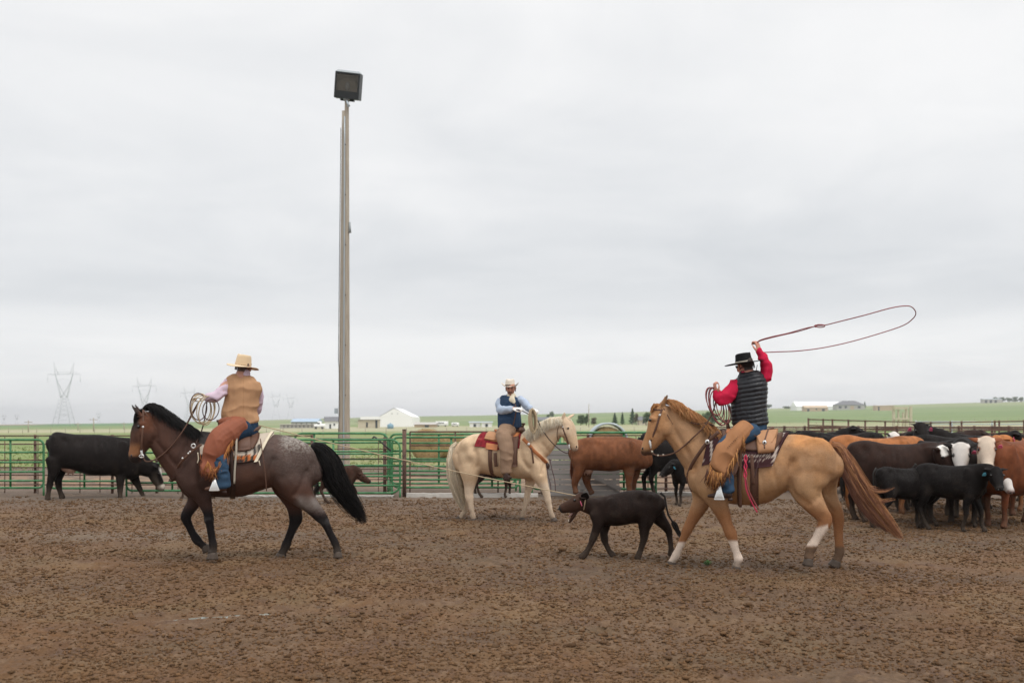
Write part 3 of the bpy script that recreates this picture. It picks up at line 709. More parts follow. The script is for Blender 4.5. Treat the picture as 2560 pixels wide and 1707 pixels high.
t = empty('fence_brace', PW(962, HY, 23.9) - Vector((0, 0, H)), 0, 'bent steel brace bar leaning across the post left of the tallest brown post', 'brace')
Rel(t).tube('bar', [PW(931, 1096, 23.9), PW(935, 1091, 23.9), PW(940, 1094, 23.9), PW(980, 1129, 23.9)], .02, 'dark_steel')
t = empty('fence_post', PW(1011, HY, 23.0) - Vector((0, 0, H)), 0, 'tallest rust brown steel post between the two green gates', 'post')
Rel(t).tube('shaft', [Vector((PW(1011, 0, 23).x, 23, -.1)), PW(1011, 1075, 23.0)], .047, 'rust_steel', n=12)
Rel(t).tube('cap', [PW(1011, 1075, 23.0) + Vector((0, 0, .001)), PW(1011, 1072.5, 23.0)], .051, 'rust_steel', n=12)
panel(1025, 1355, 23.6, (1079, 1113, 1150, 1188, 1232), (1138, 1245), 'thin rusted brown gate behind the palomino horse', r=.018, m='rust_steel', rc=.02, group='rust brown gates')
pipe_fence([1355, 1470, 1665, 1760, 1850, 1905, 1960, 2020, 2080], 24.3, (1088, 1112, 1136, 1162, 1178, 1193, 1206, 1221, 1234), 'rust brown pipe fence behind the red cow and the buckskin horse', r=.016, rp=.036, vert=(1410, 1520, 1560, 1590, 1620, 1710, 1735))
# right hand side fences beyond the herd
pipe_fence([1961, 2012, 2054, 2099, 2146, 2192, 2242, 2294, 2325, 2397, 2436, 2480, 2522, 2570, 2620], 30.0, (1067, 1071, 1076, 1083, 1092, 1105, 1120, 1140, 1165, 1190), 'brown pipe fence of many rails directly behind the herd', x0=1780, x1=2620, r=.017, rp=.04, vert=(1990, 2070, 2118, 2165, 2268, 2360, 2455, 2545))
sl_ = lambda x: float(np.interp(x, [2021, 2292, 2420, 2560, 2640], [0, 9, 7, 4, 3]))
pipe_fence([2021, 2058, 2081, 2121, 2163, 2213, 2292, 2327, 2376, 2404, 2487, 2498, 2560, 2610], 42.0, (1048, 1063, 1068, 1078, 1095), 'taller brown alley fence beyond the fence behind the herd', r=.024, rp=.04, slope=sl_, x0=2021, x1=2640)
pipe_fence([2290, 2380, 2480, 2600, 2700], 60.0, (1054, 1060, 1068, 1076), 'farthest pale steel fence behind the herd', m='galv', r=.03, rp=.04, x0=2290, x1=2700, group='pale steel fences')
# concrete kerb under the fence
def kerb(px0, px1, D, z, label):
    a, b = PW(px0, HY, D), PW(px1, HY, D); n = 24; m = MB(); vs = []; fs = []
    for i in range(n + 1):
        x = a.x + (b.x - a.x) * i / n; j = random.uniform(-.012, .012)
        vs += [(x, D - .13 + j, -.05), (x, D - .12 + j, z + j * .7), (x, D + .12, z + j * .5), (x, D + .13, -.05)]
    for i in range(n):
        for k in range(3): fs.append((i * 4 + k, i * 4 + k + 4, i * 4 + k + 5, i * 4 + k + 1))
    m.add(vs, fs); o = m.build('concrete_kerb', 'concrete', smooth=False); return tag(o, label, 'kerb')
kerb(1017, 1345, 22.95, .085, 'pale concrete kerb under the green gates behind the palomino horse')
kerb(1556, 1860, 23.6, .07, 'pale concrete kerb under the fence right of the grey board panel')
kerb(600, 985, 22.95, .035, 'low concrete kerb under the long green gate by the light pole')
# grey board windbreak panel
fx = PW(1456, HY, 22.9); t = empty('windbreak_panel', (fx.x, 22.9, 0), 0, 'grey weathered board panel leaning on the fence behind the red cow', 'panel')
x0 = PW(1362, 0, 22.9).x - fx.x; x1 = PW(1549, 0, 22.9).x - fx.x; z = .03
while z < 1.2:
    hgt = random.uniform(.105, .13); m = MB(); m.box(((x0 + x1) / 2 + random.uniform(-.01, .01), random.uniform(-.004, .004), z + hgt / 2), (x1 - x0, .03, hgt - .012), M4=Matrix.Rotation(random.uniform(-.004, .004), 3, 'Y'))
    m.build('plank', 'grey_board', t, smooth=False); z += hgt
for x in (x0 + .12, (x0 + x1) / 2, x1 - .12):
    m = MB(); m.box((x, .035, .62), (.08, .035, 1.24)); m.build('batten', 'grey_board', t, smooth=False)
m = MB(); m.box((x1 - .45, -.032, .40), (1.05, .024, .09), M4=Matrix.Rotation(R(24), 3, 'Y')); m.build('diagonal_brace', 'grey_board', t, smooth=False)

# pale timber frame on the right
fx = PW(2256, HY, 110); t = empty('timber_frame', (fx.x, 110, 0), 0, 'pale timber frame of posts and a beam standing beyond the herd', 'frame'); k = 110 / F
for px, ytop in ((2234, 1018), (2246, 1024), (2258, 1030), (2266, 1017), (2277, 1015)):
    m = MB(); m.box(((px - 2256) * k, 0, (H + (HY - ytop) * k) / 2), (.26 if px not in (2246, 2258) else .16, .26, H + (HY - ytop) * k)); m.build('post', 'pale_wood', t, smooth=False)
m = MB(); m.box(((2250 - 2256) * k, -.2, H + (HY - 1020) * k), (36 * k, .12, .28)); m.build('beam', 'pale_wood', t, smooth=False)
m = MB(); m.box(((2252 - 2256) * k, -.2, H + (HY - 1047) * k), (40 * k, .12, .2)); m.build('beam', 'pale_wood', t, smooth=False)

# round bales
def bale(px, D, rad, ln, label, ring=False, rz=0.0):
    x = PW(px, 0, D).x; z0 = field_h(x, D); t = empty('hay_bale', (x, D, z0), rz, label, 'hay bale')
    m = MB(); rr = rad * (.84 if ring else 1); n = 40
    for i in range(int(8)):
        pass
    prof = [(-ln / 2, .05), (-ln / 2, rr * .5), (-ln / 2, rr * .93), (-ln / 2 + .06, rr), (0, rr * 1.01), (ln / 2 - .06, rr), (ln / 2, rr * .9), (ln / 2, .05)]
    vs = []; fs = []
    for (yy, r_) in prof:
        for j in range(n):
            a = 6.2832 * j / n; q = r_ * (1 + .025 * math.sin(3 * a + 1) + random.uniform(-.012, .012)); vs.append((q * math.cos(a), yy + random.uniform(-.02, .02), rad * .97 + q * math.sin(a) * .97))
    for i in range(len(prof) - 1):
        for j in range(n): fs.append((i * n + j, i * n + (j + 1) % n, (i + 1) * n + (j + 1) % n, (i + 1) * n + j))
    m.add(vs, fs)
    for i in range(900):
        a = random.random() * 6.28; f = random.random()
        if f < .6: yy = random.uniform(-.5, .5) * ln; r_ = rr
        else: yy = -ln / 2; r_ = rr * random.random() ** .5
        p = Vector((r_ * math.cos(a), yy, rad * .97 + r_ * math.sin(a) * .97)); q = Vector((random.gauss(0, 1), random.gauss(0, .6), random.gauss(0, 1))).normalized() * .06
        m.add([p + q * .2 + Vector((0, -.01, 0)), p + q + Vector((0, -.03, 0)), p + q + Vector((.012, -.03, .012))], [(0, 1, 2)])
    m.build('bale_roll', 'hay', t)
    if ring:
        m = MB(); vs = []; fs = []
        for j in range(48):
            a = 6.2832 * j / 48
            for (r_, yy) in ((rad, -ln / 2 - .1), (rad, ln / 2), (rad * .9, ln / 2), (rad * .9, -ln / 2 - .1)): vs.append((r_ * math.cos(a), yy, rad + r_ * math.sin(a)))
        for j in range(48):
            for k_ in range(4): fs.append((j * 4 + k_, j * 4 + (k_ + 1) % 4, ((j + 1) % 48) * 4 + (k_ + 1) % 4, ((j + 1) % 48) * 4 + k_))
        m.add(vs, fs); m.build('feeder_ring', 'galv', t)
bale(1069, 47, .80, 1.4, 'round hay bale behind the green gates left of the palomino horse', rz=R(10))
bale(1121, 51, .72, 1.4, 'second round hay bale mostly hidden behind the palomino horse tail', rz=R(40))
bale(1518, 46, .92, 1.2, 'round bale inside a pale blue grey metal ring above the red cow', ring=True)

# ================================================================= light pole
D = 33.0; bx = PW(864, 0, D).x; t = empty('light_pole', (bx, D, 0), 0, 'tall weathered double timber pole carrying a black floodlight', 'light pole'); k = D / F
zt = H + (HY - 250) * k
def lx(px): return (px - 864) * k
m = MB(); zs = np.linspace(-.2, zt, 26); pts = []; rr = []
for z in zs:
    f = max(z, 0) / zt; pts.append((lx(866.0 + 1.0 * f), 0, z)); rr.append((9.2 - 4.0 * f) * k)
m.tube(pts, rr, 16); m.build('timber', 'pole_wood', t)
m = MB(); pts = []; rr = []; zl = H + (HY - 278) * k
for z in np.linspace(-.2, zl, 26):
    f = max(z, 0) / zl; pts.append((lx(853.5 + 6.4 * f), .01, z)); rr.append((8.8 - 3.6 * f) * k)
m.tube(pts, rr, 16); m.build('timber', 'pole_wood', t)
m = MB(); m.tube([(lx(860 + 2.5 * f), -7.5 * k + .03 * f, z) for f, z in zip(np.linspace(0, 1, 14), np.linspace(0, zl - .2, 14))], .024, 6); m.build('conduit', 'galv', t)
m = MB(); m.tube([(lx(845 + (3 * math.sin(f * 9) if f < .3 else 0) + 9 * f), -.13, .4 + (zl - 1) * f) for f in np.linspace(0, 1, 40)], .012, 5); m.build('cable', 'dark_steel', t)
m = MB(); m.box((lx(840.5), 0, H + (HY - 1027) * k), (7.5 * k, .12, 13 * k)); m.build('junction_box', 'galv', t, smooth=False)
m = MB(); m.tube([(lx(875), -.05, H + (HY - 556) * k), (lx(875.5), -.05, H + (HY - 583) * k)], [.025, .045], 8); m.build('insulator', 'lamp_cap', t)
m = MB(); m.tube([(lx(868), -.1, H + (HY - 254) * k), (lx(872), -.16, H + (HY - 264) * k), (lx(875), -.14, H + (HY - 269) * k), (lx(871), -.1, H + (HY - 268) * k)], .035, 8); m.build('weatherhead', 'galv', t)
for i in range(7):
    z = 1.0 + i * 1.65; m = MB(); m.tube([(lx(866), -.16, z), (lx(866), -.2, z)], .02, 6); m.build('bolt', 'dark_steel', t)
hp = PW(871, 216, D); L_ = empty('floodlight', hp - Vector((0, 0, 31 * k)), 0, 'black box floodlight tilted on top of the timber pole', 'floodlight')
rot = Matrix.Rotation(R(6.5), 4, 'Y') @ Matrix.Rotation(R(14), 4, 'X'); ofs = Matrix.Translation((0, 0, 31 * k)) @ rot
w, hh, dp = 31 * k, 31 * k, .5
def fl(name, mb, m, smooth=False): mb.xform(ofs); return mb.build(name, m, L_, smooth=smooth)
m = MB(); m.box((0, dp * .5, 0), (2 * w, .04, 2 * hh)); m.box((-w + .02, 0, 0), (.04, dp, 2 * hh)); m.box((w - .02, 0, 0), (.04, dp, 2 * hh)); m.box((0, 0, -hh + .02), (2 * w - .081, dp, .04)); m.box((0, 0, hh - .02), (2 * w - .081, dp, .04))
fl('housing', m, 'lamp_black')
m = MB(); m.box((0, -dp * .5 - .012, -hh * .72), (2 * w - .02, .022, hh * .54)); m.box((0, -dp * .5 - .012, hh * .93), (2 * w - .02, .022, hh * .12)); m.box((-w * .93, -dp * .5 - .012, .20 * hh), (w * .12, .022, hh * 1.30)); m.box((w * .93, -dp * .5 - .012, .20 * hh), (w * .12, .022, hh * 1.30)); fl('bezel', m, 'lamp_black')
m = MB(); m.box((0, -dp * .5 - .004, .2 * hh), (w * 1.72, .004, hh * 1.29)); fl('glass', m, 'lamp_glass')
m = MB(); m.loft([(0, .12, -.1, .30, .34), (0, .0, -.1 + .0, .32, .36), (0, -.1, -.1, .33, .38)], sub=1, side=(1, 0, 0), n=16, cap=.1); fl('reflector', m, 'lamp_inner', True)
m = MB(); m.ball((0, -.15, -.02), (.09, .07, .14)); fl('bulb', m, 'lamp_cap', True)
m = MB(); m.add([(-w, -dp / 2, hh + .002), (w, -dp / 2, hh + .002), (w, dp / 2, hh + .002), (-w, dp / 2, hh + .002), (-w * .85, -dp * .3, hh * 1.16), (w * .85, -dp * .3, hh * 1.16), (w * .85, dp * .3, hh * 1.16), (-w * .85, dp * .3, hh * 1.16)], [(0, 1, 5, 4), (1, 2, 6, 5), (2, 3, 7, 6), (3, 0, 4, 7), (4, 5, 6, 7)]); fl('cap', m, 'lamp_cap')
m = MB(); m.box((0, 0, -hh * 1.09), (w * 1.1, .2, hh * .14)); fl('bracket', m, 'lamp_black')
m = MB(); m.tube([(lx(866) - lx(871), .02, -.05), (lx(867) - lx(871), .02, .12)], .11, 10); m.build('tenon', 'galv', L_)
# ================================================================= animals
mat('coat', attr=True, rough=.62, var=.20, scale=6, bump=.0018, bscale=120, spec=.10, stretch=(.5, 1, 1.0), var2=.20, sheen=.0)
mat('hair', attr=True, rough=.55, var=.12, scale=10, spec=.22)
mat('hoof', (.075, .055, .042), rough=.6, var=.3, scale=20)
mat('eye', (.008, .006, .005), rough=.08, var=0, spec=.8)
mat('tag_pink', (.85, .16, .28), rough=.5, var=.05)
mat('tag_blue', (.10, .42, .58), rough=.5, var=.05)
mat('mouth', (.38, .22, .20), rough=.4, var=.1)
mat('teeth', (.62, .56, .46), rough=.4)
mat('udder', (.42, .26, .20), rough=.7, var=.12)

def strands(mb, guide, n, spread, cols, w=.004, seg=9, wild=.3, lmin=.6, side=None, flat=1.0, rnd=None, core=True, noise=.5):
    """hair: guide = list of Vector, spread = radius at each guide point"""
    rnd = rnd or random; G = np.array([tuple(g) for g in guide]); k = len(G)
    L = np.concatenate([[0], np.cumsum(np.linalg.norm(np.diff(G, axis=0), axis=1))]); L /= L[-1]
    for i in range(n):
        a = rnd.random() * 6.2832; q = rnd.random() ** .5; ox, oy = math.cos(a) * q, math.sin(a) * q * flat
        end = lmin + (1 - lmin) * rnd.random() ** .7; ph = rnd.random() * 6.28; ph2 = rnd.random() * 6.28; wl = wild * rnd.gauss(0, 1); wl2 = wild * rnd.gauss(0, 1)
        start = .0 if rnd.random() < .7 else rnd.random() * .3
        c = Vector(rnd.choice(cols)) * rnd.uniform(.75, 1.25); vs = []; fs = []
        for j in range(seg):
            f = start + (end - start) * j / (seg - 1)
            P = np.array([np.interp(f, L, G[:, m]) for m in range(3)]); f2 = min(f + .03, 1)
            Q = np.array([np.interp(f2, L, G[:, m]) for m in range(3)]); t = Vector(Q - P) if f2 > f else Vector(G[-1] - G[-2])
            t = t.normalized() if t.length > 1e-8 else Vector((0, 0, -1))
            s_ = Vector((0, 1, 0)); s_ = (s_ - t * s_.dot(t)).normalized(); u = s_.cross(t)
            r = float(np.interp(f, L, spread))
            p = Vector(P) + s_ * (oy * r + wl2 * r * f * f + noise * .25 * r * math.sin(f * 7 + ph2)) + u * (ox * r + wl * r * f * f + noise * .25 * r * math.sin(f * 5 + ph))
            ww = w * (1 - .75 * (j / (seg - 1)) ** 2)
            vs += [p + s_ * ww, p - s_ * ww * .5 + u * ww * .87, p - s_ * ww * .5 - u * ww * .87]
            if j:
                b_ = (j - 1) * 3
                for m in range(3): fs.append((b_ + m, b_ + (m + 1) % 3, b_ + 3 + (m + 1) % 3, b_ + 3 + m))
        mb.add(vs, fs, c)

def ear(mb, base, tip, w, d_, side_dir, open_=None):
    """leaf shaped cupped ear; side_dir = direction across the ear"""
    b = Vector(base); t = Vector(tip); ax = t - b; s_ = Vector(side_dir); s_ = (s_ - ax * (s_.dot(ax) / ax.length_squared)).normalized()
    nrm = ax.cross(s_).normalized(); pr = [(-.15, .45, .8), (0, .6, .9), (.3, 1, .8), (.6, .85, .6), (.85, .45, .4), (1, .1, .2)]
    mb.loft([(*(b + ax * f), d_ * g, w * e) for f, e, g in pr], n=10, sub=2, side=tuple(s_), cap=.3)

def quad(root, secs, lofts, balls, vox, colf, mname='coat', smooth=4, disp=.004, name='body', torso_n=28, sq=2.15):
    mb = MB(); mb.loft(secs, n=torso_n, sub=5, vert=True, cap=.7, sq=sq)
    for p in lofts: mb.loft(p, n=14, sub=4)
    for b in balls: mb.ball(*b)
    me = remesh(mb, name, vox, smooth)
    v = verts(me); n = normals(me)
    d1 = (fbm(v, 5.0, 2, 61) - .5) * disp * 2.2 + (fbm(v, 16, 2, 62) - .5) * disp * .8
    setverts(me, v + n * d1[:, None]); setcol(me, colf(verts(me)))
    return link(name, me, mname, root)

def hoof(root, fr, u, v, l, r, h, lean=0, m='hoof'):
    """hoof centred on traced point (u,v) = sole centre"""
    p = fr.pt(u, v, l); q = fr.pt(u + lean, v - h, l); rr = r * fr.m
    mb = MB(); mb.loft([(p.x, l, p.z, rr, rr * .92), (p.x * .5 + q.x * .5, l, (p.z + q.z) / 2, rr * .86, rr * .8), (q.x, l, q.z, rr * .7, rr * .66)], sub=2, cap=.12, n=14)
    return mb.build('hoof', m, root)

# ------------------------------------------------------------------ dark bay roan horse (left)
A_ = Frame(620, 12.1, 0, (300, 860, .36343))
bay = A_.root('horse', 'dark bay roan horse with frosted rump and black tail under the tan vested rider', 'horse')
bsec = [A_.sec(*p) for p in [(385, 800, 905, .07), (405, 745, 945, .15), (450, 690, 995, .21), (500, 645, 1025, .25), (560, 612, 1040, .265), (640, 620, 1046, .30), (740, 640, 1052, .325), (850, 642, 1045, .335), (950, 628, 1012, .32), (1040, 618, 985, .30), (1120, 622, 975, .295), (1200, 640, 985, .285), (1270, 670, 985, .26), (1325, 715, 980, .21), (1352, 770, 950, .13)]]
l = .155
bl = [
    A_.path([(180, 522, 74, 0, .095), (230, 560, 106, 0, .095), (290, 602, 128, 0, .115), (350, 652, 150, 0, .14), (420, 722, 172, 0, .165), (500, 800, 190, 0, .20)]),   # neck
    A_.path([(196, 486, 44, 0, .075), (188, 540, 78, 0, .098), (172, 600, 88, 0, .108), (150, 655, 78, 0, .098), (128, 705, 62, 0, .078), (108, 748, 47, 0, .066), (96, 782, 38, 0, .062), (92, 800, 28, 0, .05)]),   # head
    A_.path([(470, 860, 95, -.10, .12), (520, 960, 92, -l, .12), (565, 1040, 62, -l, .095), (590, 1105, 44, -l, .062), (606, 1165, 33, -l, .047), (612, 1205, 35, -l, .047), (618, 1245, 25, -l, .034), (630, 1320, 23, -l, .03), (640, 1375, 29, -l, .038), (640, 1410, 27, -l, .036), (634, 1438, 33, -l, .045)]),
    A_.path([(470, 870, 95, .10, .12), (500, 970, 90, l, .12), (520, 1050, 60, l, .09), (500, 1100, 44, l, .06), (465, 1155, 37, l, .05), (452, 1192, 36, l, .048), (468, 1235, 27, l, .036), (500, 1300, 25, l, .032), (528, 1345, 31, l, .038), (556, 1372, 24, l, .034), (580, 1390, 27, l, .04)]),
    A_.path([(1190, 800, 165, -.10, .16), (1190, 930, 140, -.14, .15), (1235, 1020, 98, -.16, .12), (1290, 1085, 66, -.17, .09), (1345, 1145, 48, -.17, .06), (1388, 1195, 42, -.17, .05), (1415, 1240, 31, -.17, .038), (1450, 1310, 26, -.17, .032), (1478, 1362, 31, -.17, .038), (1490, 1400, 27, -.17, .036), (1494, 1428, 31, -.17, .044)]),
    A_.path([(1190, 820, 150, .10, .15), (1160, 940, 135, .14, .14), (1180, 1030, 92, .16, .11), (1196, 1100, 62, .16, .08), (1206, 1160, 50, .16, .055), (1208, 1205, 46, .16, .05), (1188, 1260, 33, .16, .038), (1160, 1330, 27, .16, .032), (1142, 1382, 32, .16, .038), (1124, 1420, 28, .16, .036), (1112, 1444, 34, .16, .045)]),
]
bb = []
def B(fr, u, v, l, ru, rl, rv): p = fr.pt(u, v, l); m = fr.m; return (p, (ru * m, rl, rv * m))
bb += [B(A_, 470, 850, -.15, 62, .07, 120), B(A_, 470, 850, .15, 62, .07, 120), B(A_, 1200, 790, -.20, 130, .10, 140), B(A_, 1200, 790, .20, 130, .10, 140), B(A_, 150, 550, -.085, 26, .03, 20), B(A_, 150, 550, .085, 26, .03, 20), B(A_, 215, 620, -.075, 45, .035, 55), B(A_, 215, 620, .075, 45, .035, 55), B(A_, 88, 770, -.045, 15, .02, 18), B(A_, 88, 770, .045, 15, .02, 18), B(A_, 118, 802, 0, 26, .04, 17)]
mbt = MB(); ear(mbt, A_.pt(142, 490, -.06), A_.pt(76, 416, -.075), .044, .022, (.6, .8, 0)); ear(mbt, A_.pt(150, 478, .05), A_.pt(100, 414, .07), .042, .020, (.3, 1, 0))
def fur(o, n, length, width, flow, lift=.35, jit=.35, seed=1, skip=None):
    """short coat hairs lying along the flow direction, coloured like the skin under them"""
    g = np.random.default_rng(seed); me = o.data; v = verts(me); nm = normals(me); a = np.empty(len(v) * 4); me.color_attributes['Col'].data.foreach_get('color', a); c = a.reshape(-1, 4)[:, :3]
    i = g.integers(0, len(v), n)
    if skip is not None: i = i[~skip(v[i])]; n = len(i)
    p = v[i] + g.normal(0, .004, (n, 3)); nn = nm[i]; d_ = np.array(flow)[None] + g.normal(0, .28, (n, 3)); d_ -= nn * (d_ * nn).sum(1)[:, None]; d_ /= np.linalg.norm(d_, axis=1)[:, None] + 1e-6
    s_ = np.cross(d_, nn); L = length * (.6 + .8 * g.random((n, 1))); W_ = width * (.7 + .6 * g.random((n, 1)))
    V = np.stack([p + s_ * W_ - nn * .001, p - s_ * W_ - nn * .001, p + d_ * L + nn * L * lift * (.4 + g.random((n, 1)))], 1).reshape(-1, 3)
    cl = 1 + jit * (g.random((n, 1)) * 2 - 1) + .3 * (fbm(v[i], 28, 2, 12)[:, None] - .5); cc = np.repeat(c[i] * np.clip(cl, .3, 2), 3, 0)
    m2 = bpy.data.meshes.new('coat_hair'); m2.vertices.add(3 * n); m2.vertices.foreach_set('co', V.ravel()); m2.loops.add(3 * n); m2.polygons.add(n); m2.loops.foreach_set('vertex_index', np.arange(3 * n))
    m2.polygons.foreach_set('loop_start', np.arange(0, 3 * n, 3)); m2.polygons.foreach_set('loop_total', np.full(n, 3)); m2.update(); setcol(m2, cc)
    h = link('coat_hair', m2, 'hair', o.parent); h['kind'] = 'stuff'; return h
def carve(me, fr, lines):
    """muscle lines: (polyline in traced units, width, depth); negative depth raises"""
    v = verts(me); n = normals(me)
    u = fr.T[0]; px0 = fr.pt(0, fr.zsm[0]).x; sx = fr.pt(100, fr.zsm[0]).x - px0; U = (v[:, 0] - px0) / sx * 100
    z0 = fr.pt(fr.zsm[1], 0).z; sz = fr.pt(fr.zsm[1], 100).z - z0; Wv = (v[:, 2] - z0) / sz * 100; d_ = np.zeros(len(v))
    for pts, wd, dp in lines:
        best = np.full(len(v), 1e9)
        for (a, b), (c, e) in zip(pts, pts[1:]):
            L2 = (c - a) ** 2 + (e - b) ** 2; t = np.clip(((U - a) * (c - a) + (Wv - b) * (e - b)) / L2, 0, 1)
            best = np.minimum(best, (U - a - t * (c - a)) ** 2 + (Wv - b - t * (e - b)) ** 2)
        d_ -= dp * 1.5 * np.exp(-best / wd ** 2)
    setverts(me, v + n * (d_ * np.abs(n[:, 1]))[:, None])
def quad2(root, fr, secs, lofts, balls, extra, vox, colf, **k):
    global MBX
    mb = MB(); mb.loft(secs, n=28, sub=5, vert=True, cap=.7, sq=2.15, pear=.10)
    for p in lofts: mb.loft(p, n=14, sub=4)
    for b in balls: mb.ball(*b)
    if extra: mb.add(extra.v, extra.f)
    me = remesh(mb, 'body', vox, 2)
    za = fr.pt(0, fr.zsm[0]).z; xa, xb = sorted((fr.pt(fr.zsm[1], fr.zsm[0]).x, fr.pt(fr.zsm[2], fr.zsm[0]).x)); relax(me, 26, lambda v: ss(za - .22, za + .05, v[:, 2]) * ss(xa - .05, xa + .1, v[:, 0]) * ss(xb + .05, xb - .1, v[:, 0]))
    carve(me, fr, k.get('lines', []))
    v = verts(me); n = normals(me); dd = k.get('disp', .005)
    d1 = (fbm(v, 5.0, 2, 61) - .5) * dd * 3.4 + (fbm(v * np.array([1, 1, .6]), 13, 2, 62) - .5) * dd * 1.5
    setverts(me, v + n * d1[:, None])
    v = verts(me); u, w = fr.uv(v); setcol(me, colf(v, u, w, v[:, 1])); o = link('body', me, 'coat', root); fur(o, 45000, .017, .0028, k.get('flow', (.8, 0, -.6)), lift=.04, jit=.15); return o
def bay_col(v, u, w, l):
    c = np.tile(np.array([.086, .043, .031]), (len(v), 1)); n = fbm(v, 9, 3, 5); nn = fbm(v, 68, 2, 6)
    c = mixc(c, (.050, .034, .030), ss(300, 480, u) * (1 - ss(1000, 1100, u)) * .5)
    c = mixc(c, (.17, .062, .030), ss(300, 180, u) * ss(640, 560, w) * .55)                 # reddish cheek
    c = mixc(c, (.30, .14, .065), ss(170, 120, u) * ss(660, 720, w) * ss(790, 750, w) * .8)   # tan muzzle
    c = mixc(c, (.030, .022, .020), ss(760, 785, w) * ss(150, 120, u))
    c = mixc(c, (.035, .025, .022), ss(150, 115, u) * ss(640, 560, w))                       # dark forehead
    c = mixc(c, (.115, .088, .078), ss(880, 1120, u + 260 * (n - .5)) * ss(1020, 860, w) * (.4 + .5 * nn))      # roan
    rump = ss(1060, 1160, u) * ss(860, 640, w) 
    c = mixc(c, (.40, .37, .33), ss(.50 - .16 * rump, .66 - .12 * rump, nn * .55 + fbm(v, 90, 2, 8) * .3 + n * .15) * rump * ss(800, 700, w) * .75)
    c = mixc(c, (.24, .20, .185), ss(.45, .75, fbm(v, 70, 2, 9)) * ss(1000, 1200, u) * ss(1020, 800, w) * .3)
    c = mixc(c, (.24, .21, .19), ss(1180, 1260, u) * ss(1020, 1090, w + 60 * (n - .5)) * ss(1200, 1110, w + 80 * (nn - .5)) * (l < 0) * (.35 + .6 * n))
    c = mixc(c, (.115, .052, .032), ss(930, 800, w) * 0 + ss(700, 900, u) * ss(1100, 1000, u) * ss(800, 900, w) * .5)
    leg = ss(1090, 1180, w + (u > 1150) * -20)
    c = mixc(c, (.012, .011, .012), leg * .95)
    c = mixc(c, (.11, .085, .065), ss(1330, 1460, w) * (.25 + .5 * n))                        # mud splashes
    c = mixc(c, (.085, .08, .08), ss(1180, 1210, w) * ss(1260, 1210, w) * (l < 0) * ss(.4, .7, n) * .7)
    return c
A_.zsm = (1000, 400, 1420)
bay_body = quad2(bay, A_, bsec, bl, bb, mbt, .0125, bay_col, lines=[([(1075, 960), (1065, 880), (1090, 800)], 26, .024), ([(1110, 1000), (1150, 1060)], 22, .014), ([(1330, 880), (1290, 980), (1240, 1040)], 20, .014),
    ([(1010, 660), (1060, 720)], 40, -.014), ([(1150, 760), (1180, 860), (1160, 940)], 60, -.016), ([(470, 700), (440, 800), (420, 880)], 24, .016), ([(590, 800), (560, 930), (600, 1010)], 26, .016), ([(500, 820), (540, 940)], 40, -.014),
    ([(240, 660), (330, 760), (390, 830)], 20, .012), ([(235, 500), (255, 560), (262, 640)], 14, .010), ([(120, 600), (140, 700)], 14, -.006), ([(150, 640), (170, 720)], 12, .006), ([(880, 1000), (1000, 950)], 26, .010), ([(1250, 1060), (1330, 1150)], 16, -.006)])
for a in ((636, 1478, -l, 40, 44, 2), (604, 1424, l, 36, 40, -22), (1499, 1466, -.17, 34, 40, -4), (1098, 1484, .16, 42, 42, 12)): hoof(bay, A_, *a, m='hoof')
for s_ in (-1, 1):
    m = MB(); m.ball(A_.pt(128, 566, s_ * .098), .019); m.build('eye', 'eye', bay)
    m = MB(); p = A_.pt(80, 768, s_ * .052); m.ball(p, (.012, .010, .018)); m.build('nostril', 'eye', bay)
BK = [(.006, .0055, .006), (.010, .009, .009), (.018, .015, .014)]
m = MB()
for i in range(26):          # mane: locks laid along the crest, falling to the far side and blown back
    f = i / 25; u = 165 + (560 - 165) * f; v = float(np.interp(u, [165, 200, 260, 300, 400, 480, 560], [450, 432, 440, 468, 540, 590, 640]))
    p0 = A_.pt(u, v - 2, .0); cv = lambda q: float(np.interp(q, [165, 200, 260, 300, 400, 480, 560, 660], [450, 432, 440, 468, 540, 590, 640, 690])); p1 = A_.pt(u + 40, cv(u + 40) - 6, -.035); p2 = A_.pt(u + 76, cv(u + 76) + 22, -.085 - .05 * f); p3 = A_.pt(u + 96, cv(u + 96) + 62 + 10 * math.sin(i * 2.3), -.12 - .06 * f)
    strands(m, [p0, p1, p2, p3], 65, [.035, .05, .055, .06], BK, w=.0032, seg=7, wild=.4, lmin=.45)
for i in range(3):
    p0 = A_.pt(165 - i * 8, 455, 0); strands(m, [p0, A_.pt(125, 470, -.03), A_.pt(112, 520, -.05 + .03 * i), A_.pt(108, 570, -.04 + .03 * i)], 30, [.02, .03, .03, .02], BK, w=.004, seg=6)
m.build('mane', 'hair', bay)
m = MB(); g = [A_.pt(1325, 700, 0), A_.pt(1385, 730, 0), A_.pt(1440, 820, -.02), A_.pt(1480, 930, -.02), A_.pt(1550, 1040, 0), A_.pt(1640, 1160, 0), A_.pt(1690, 1230, 0)]
strands(m, g, 1200, [.045, .09, .125, .13, .11, .07, .03], BK, w=.0036, seg=13, wild=.34, noise=.9, lmin=.55)
m.loft([(g[0].x, 0, g[0].z, .05, .04), (g[1].x, 0, g[1].z, .09, .07), (g[2].x, 0, g[2].z, .09, .07), (g[3].x, 0, g[3].z, .08, .06), (g[4].x, 0, g[4].z, .05, .04), (g[5].x, 0, g[5].z, .03, .02)], n=12, sub=3, col=(.015, .013, .013))
m.build('tail', 'hair', bay)

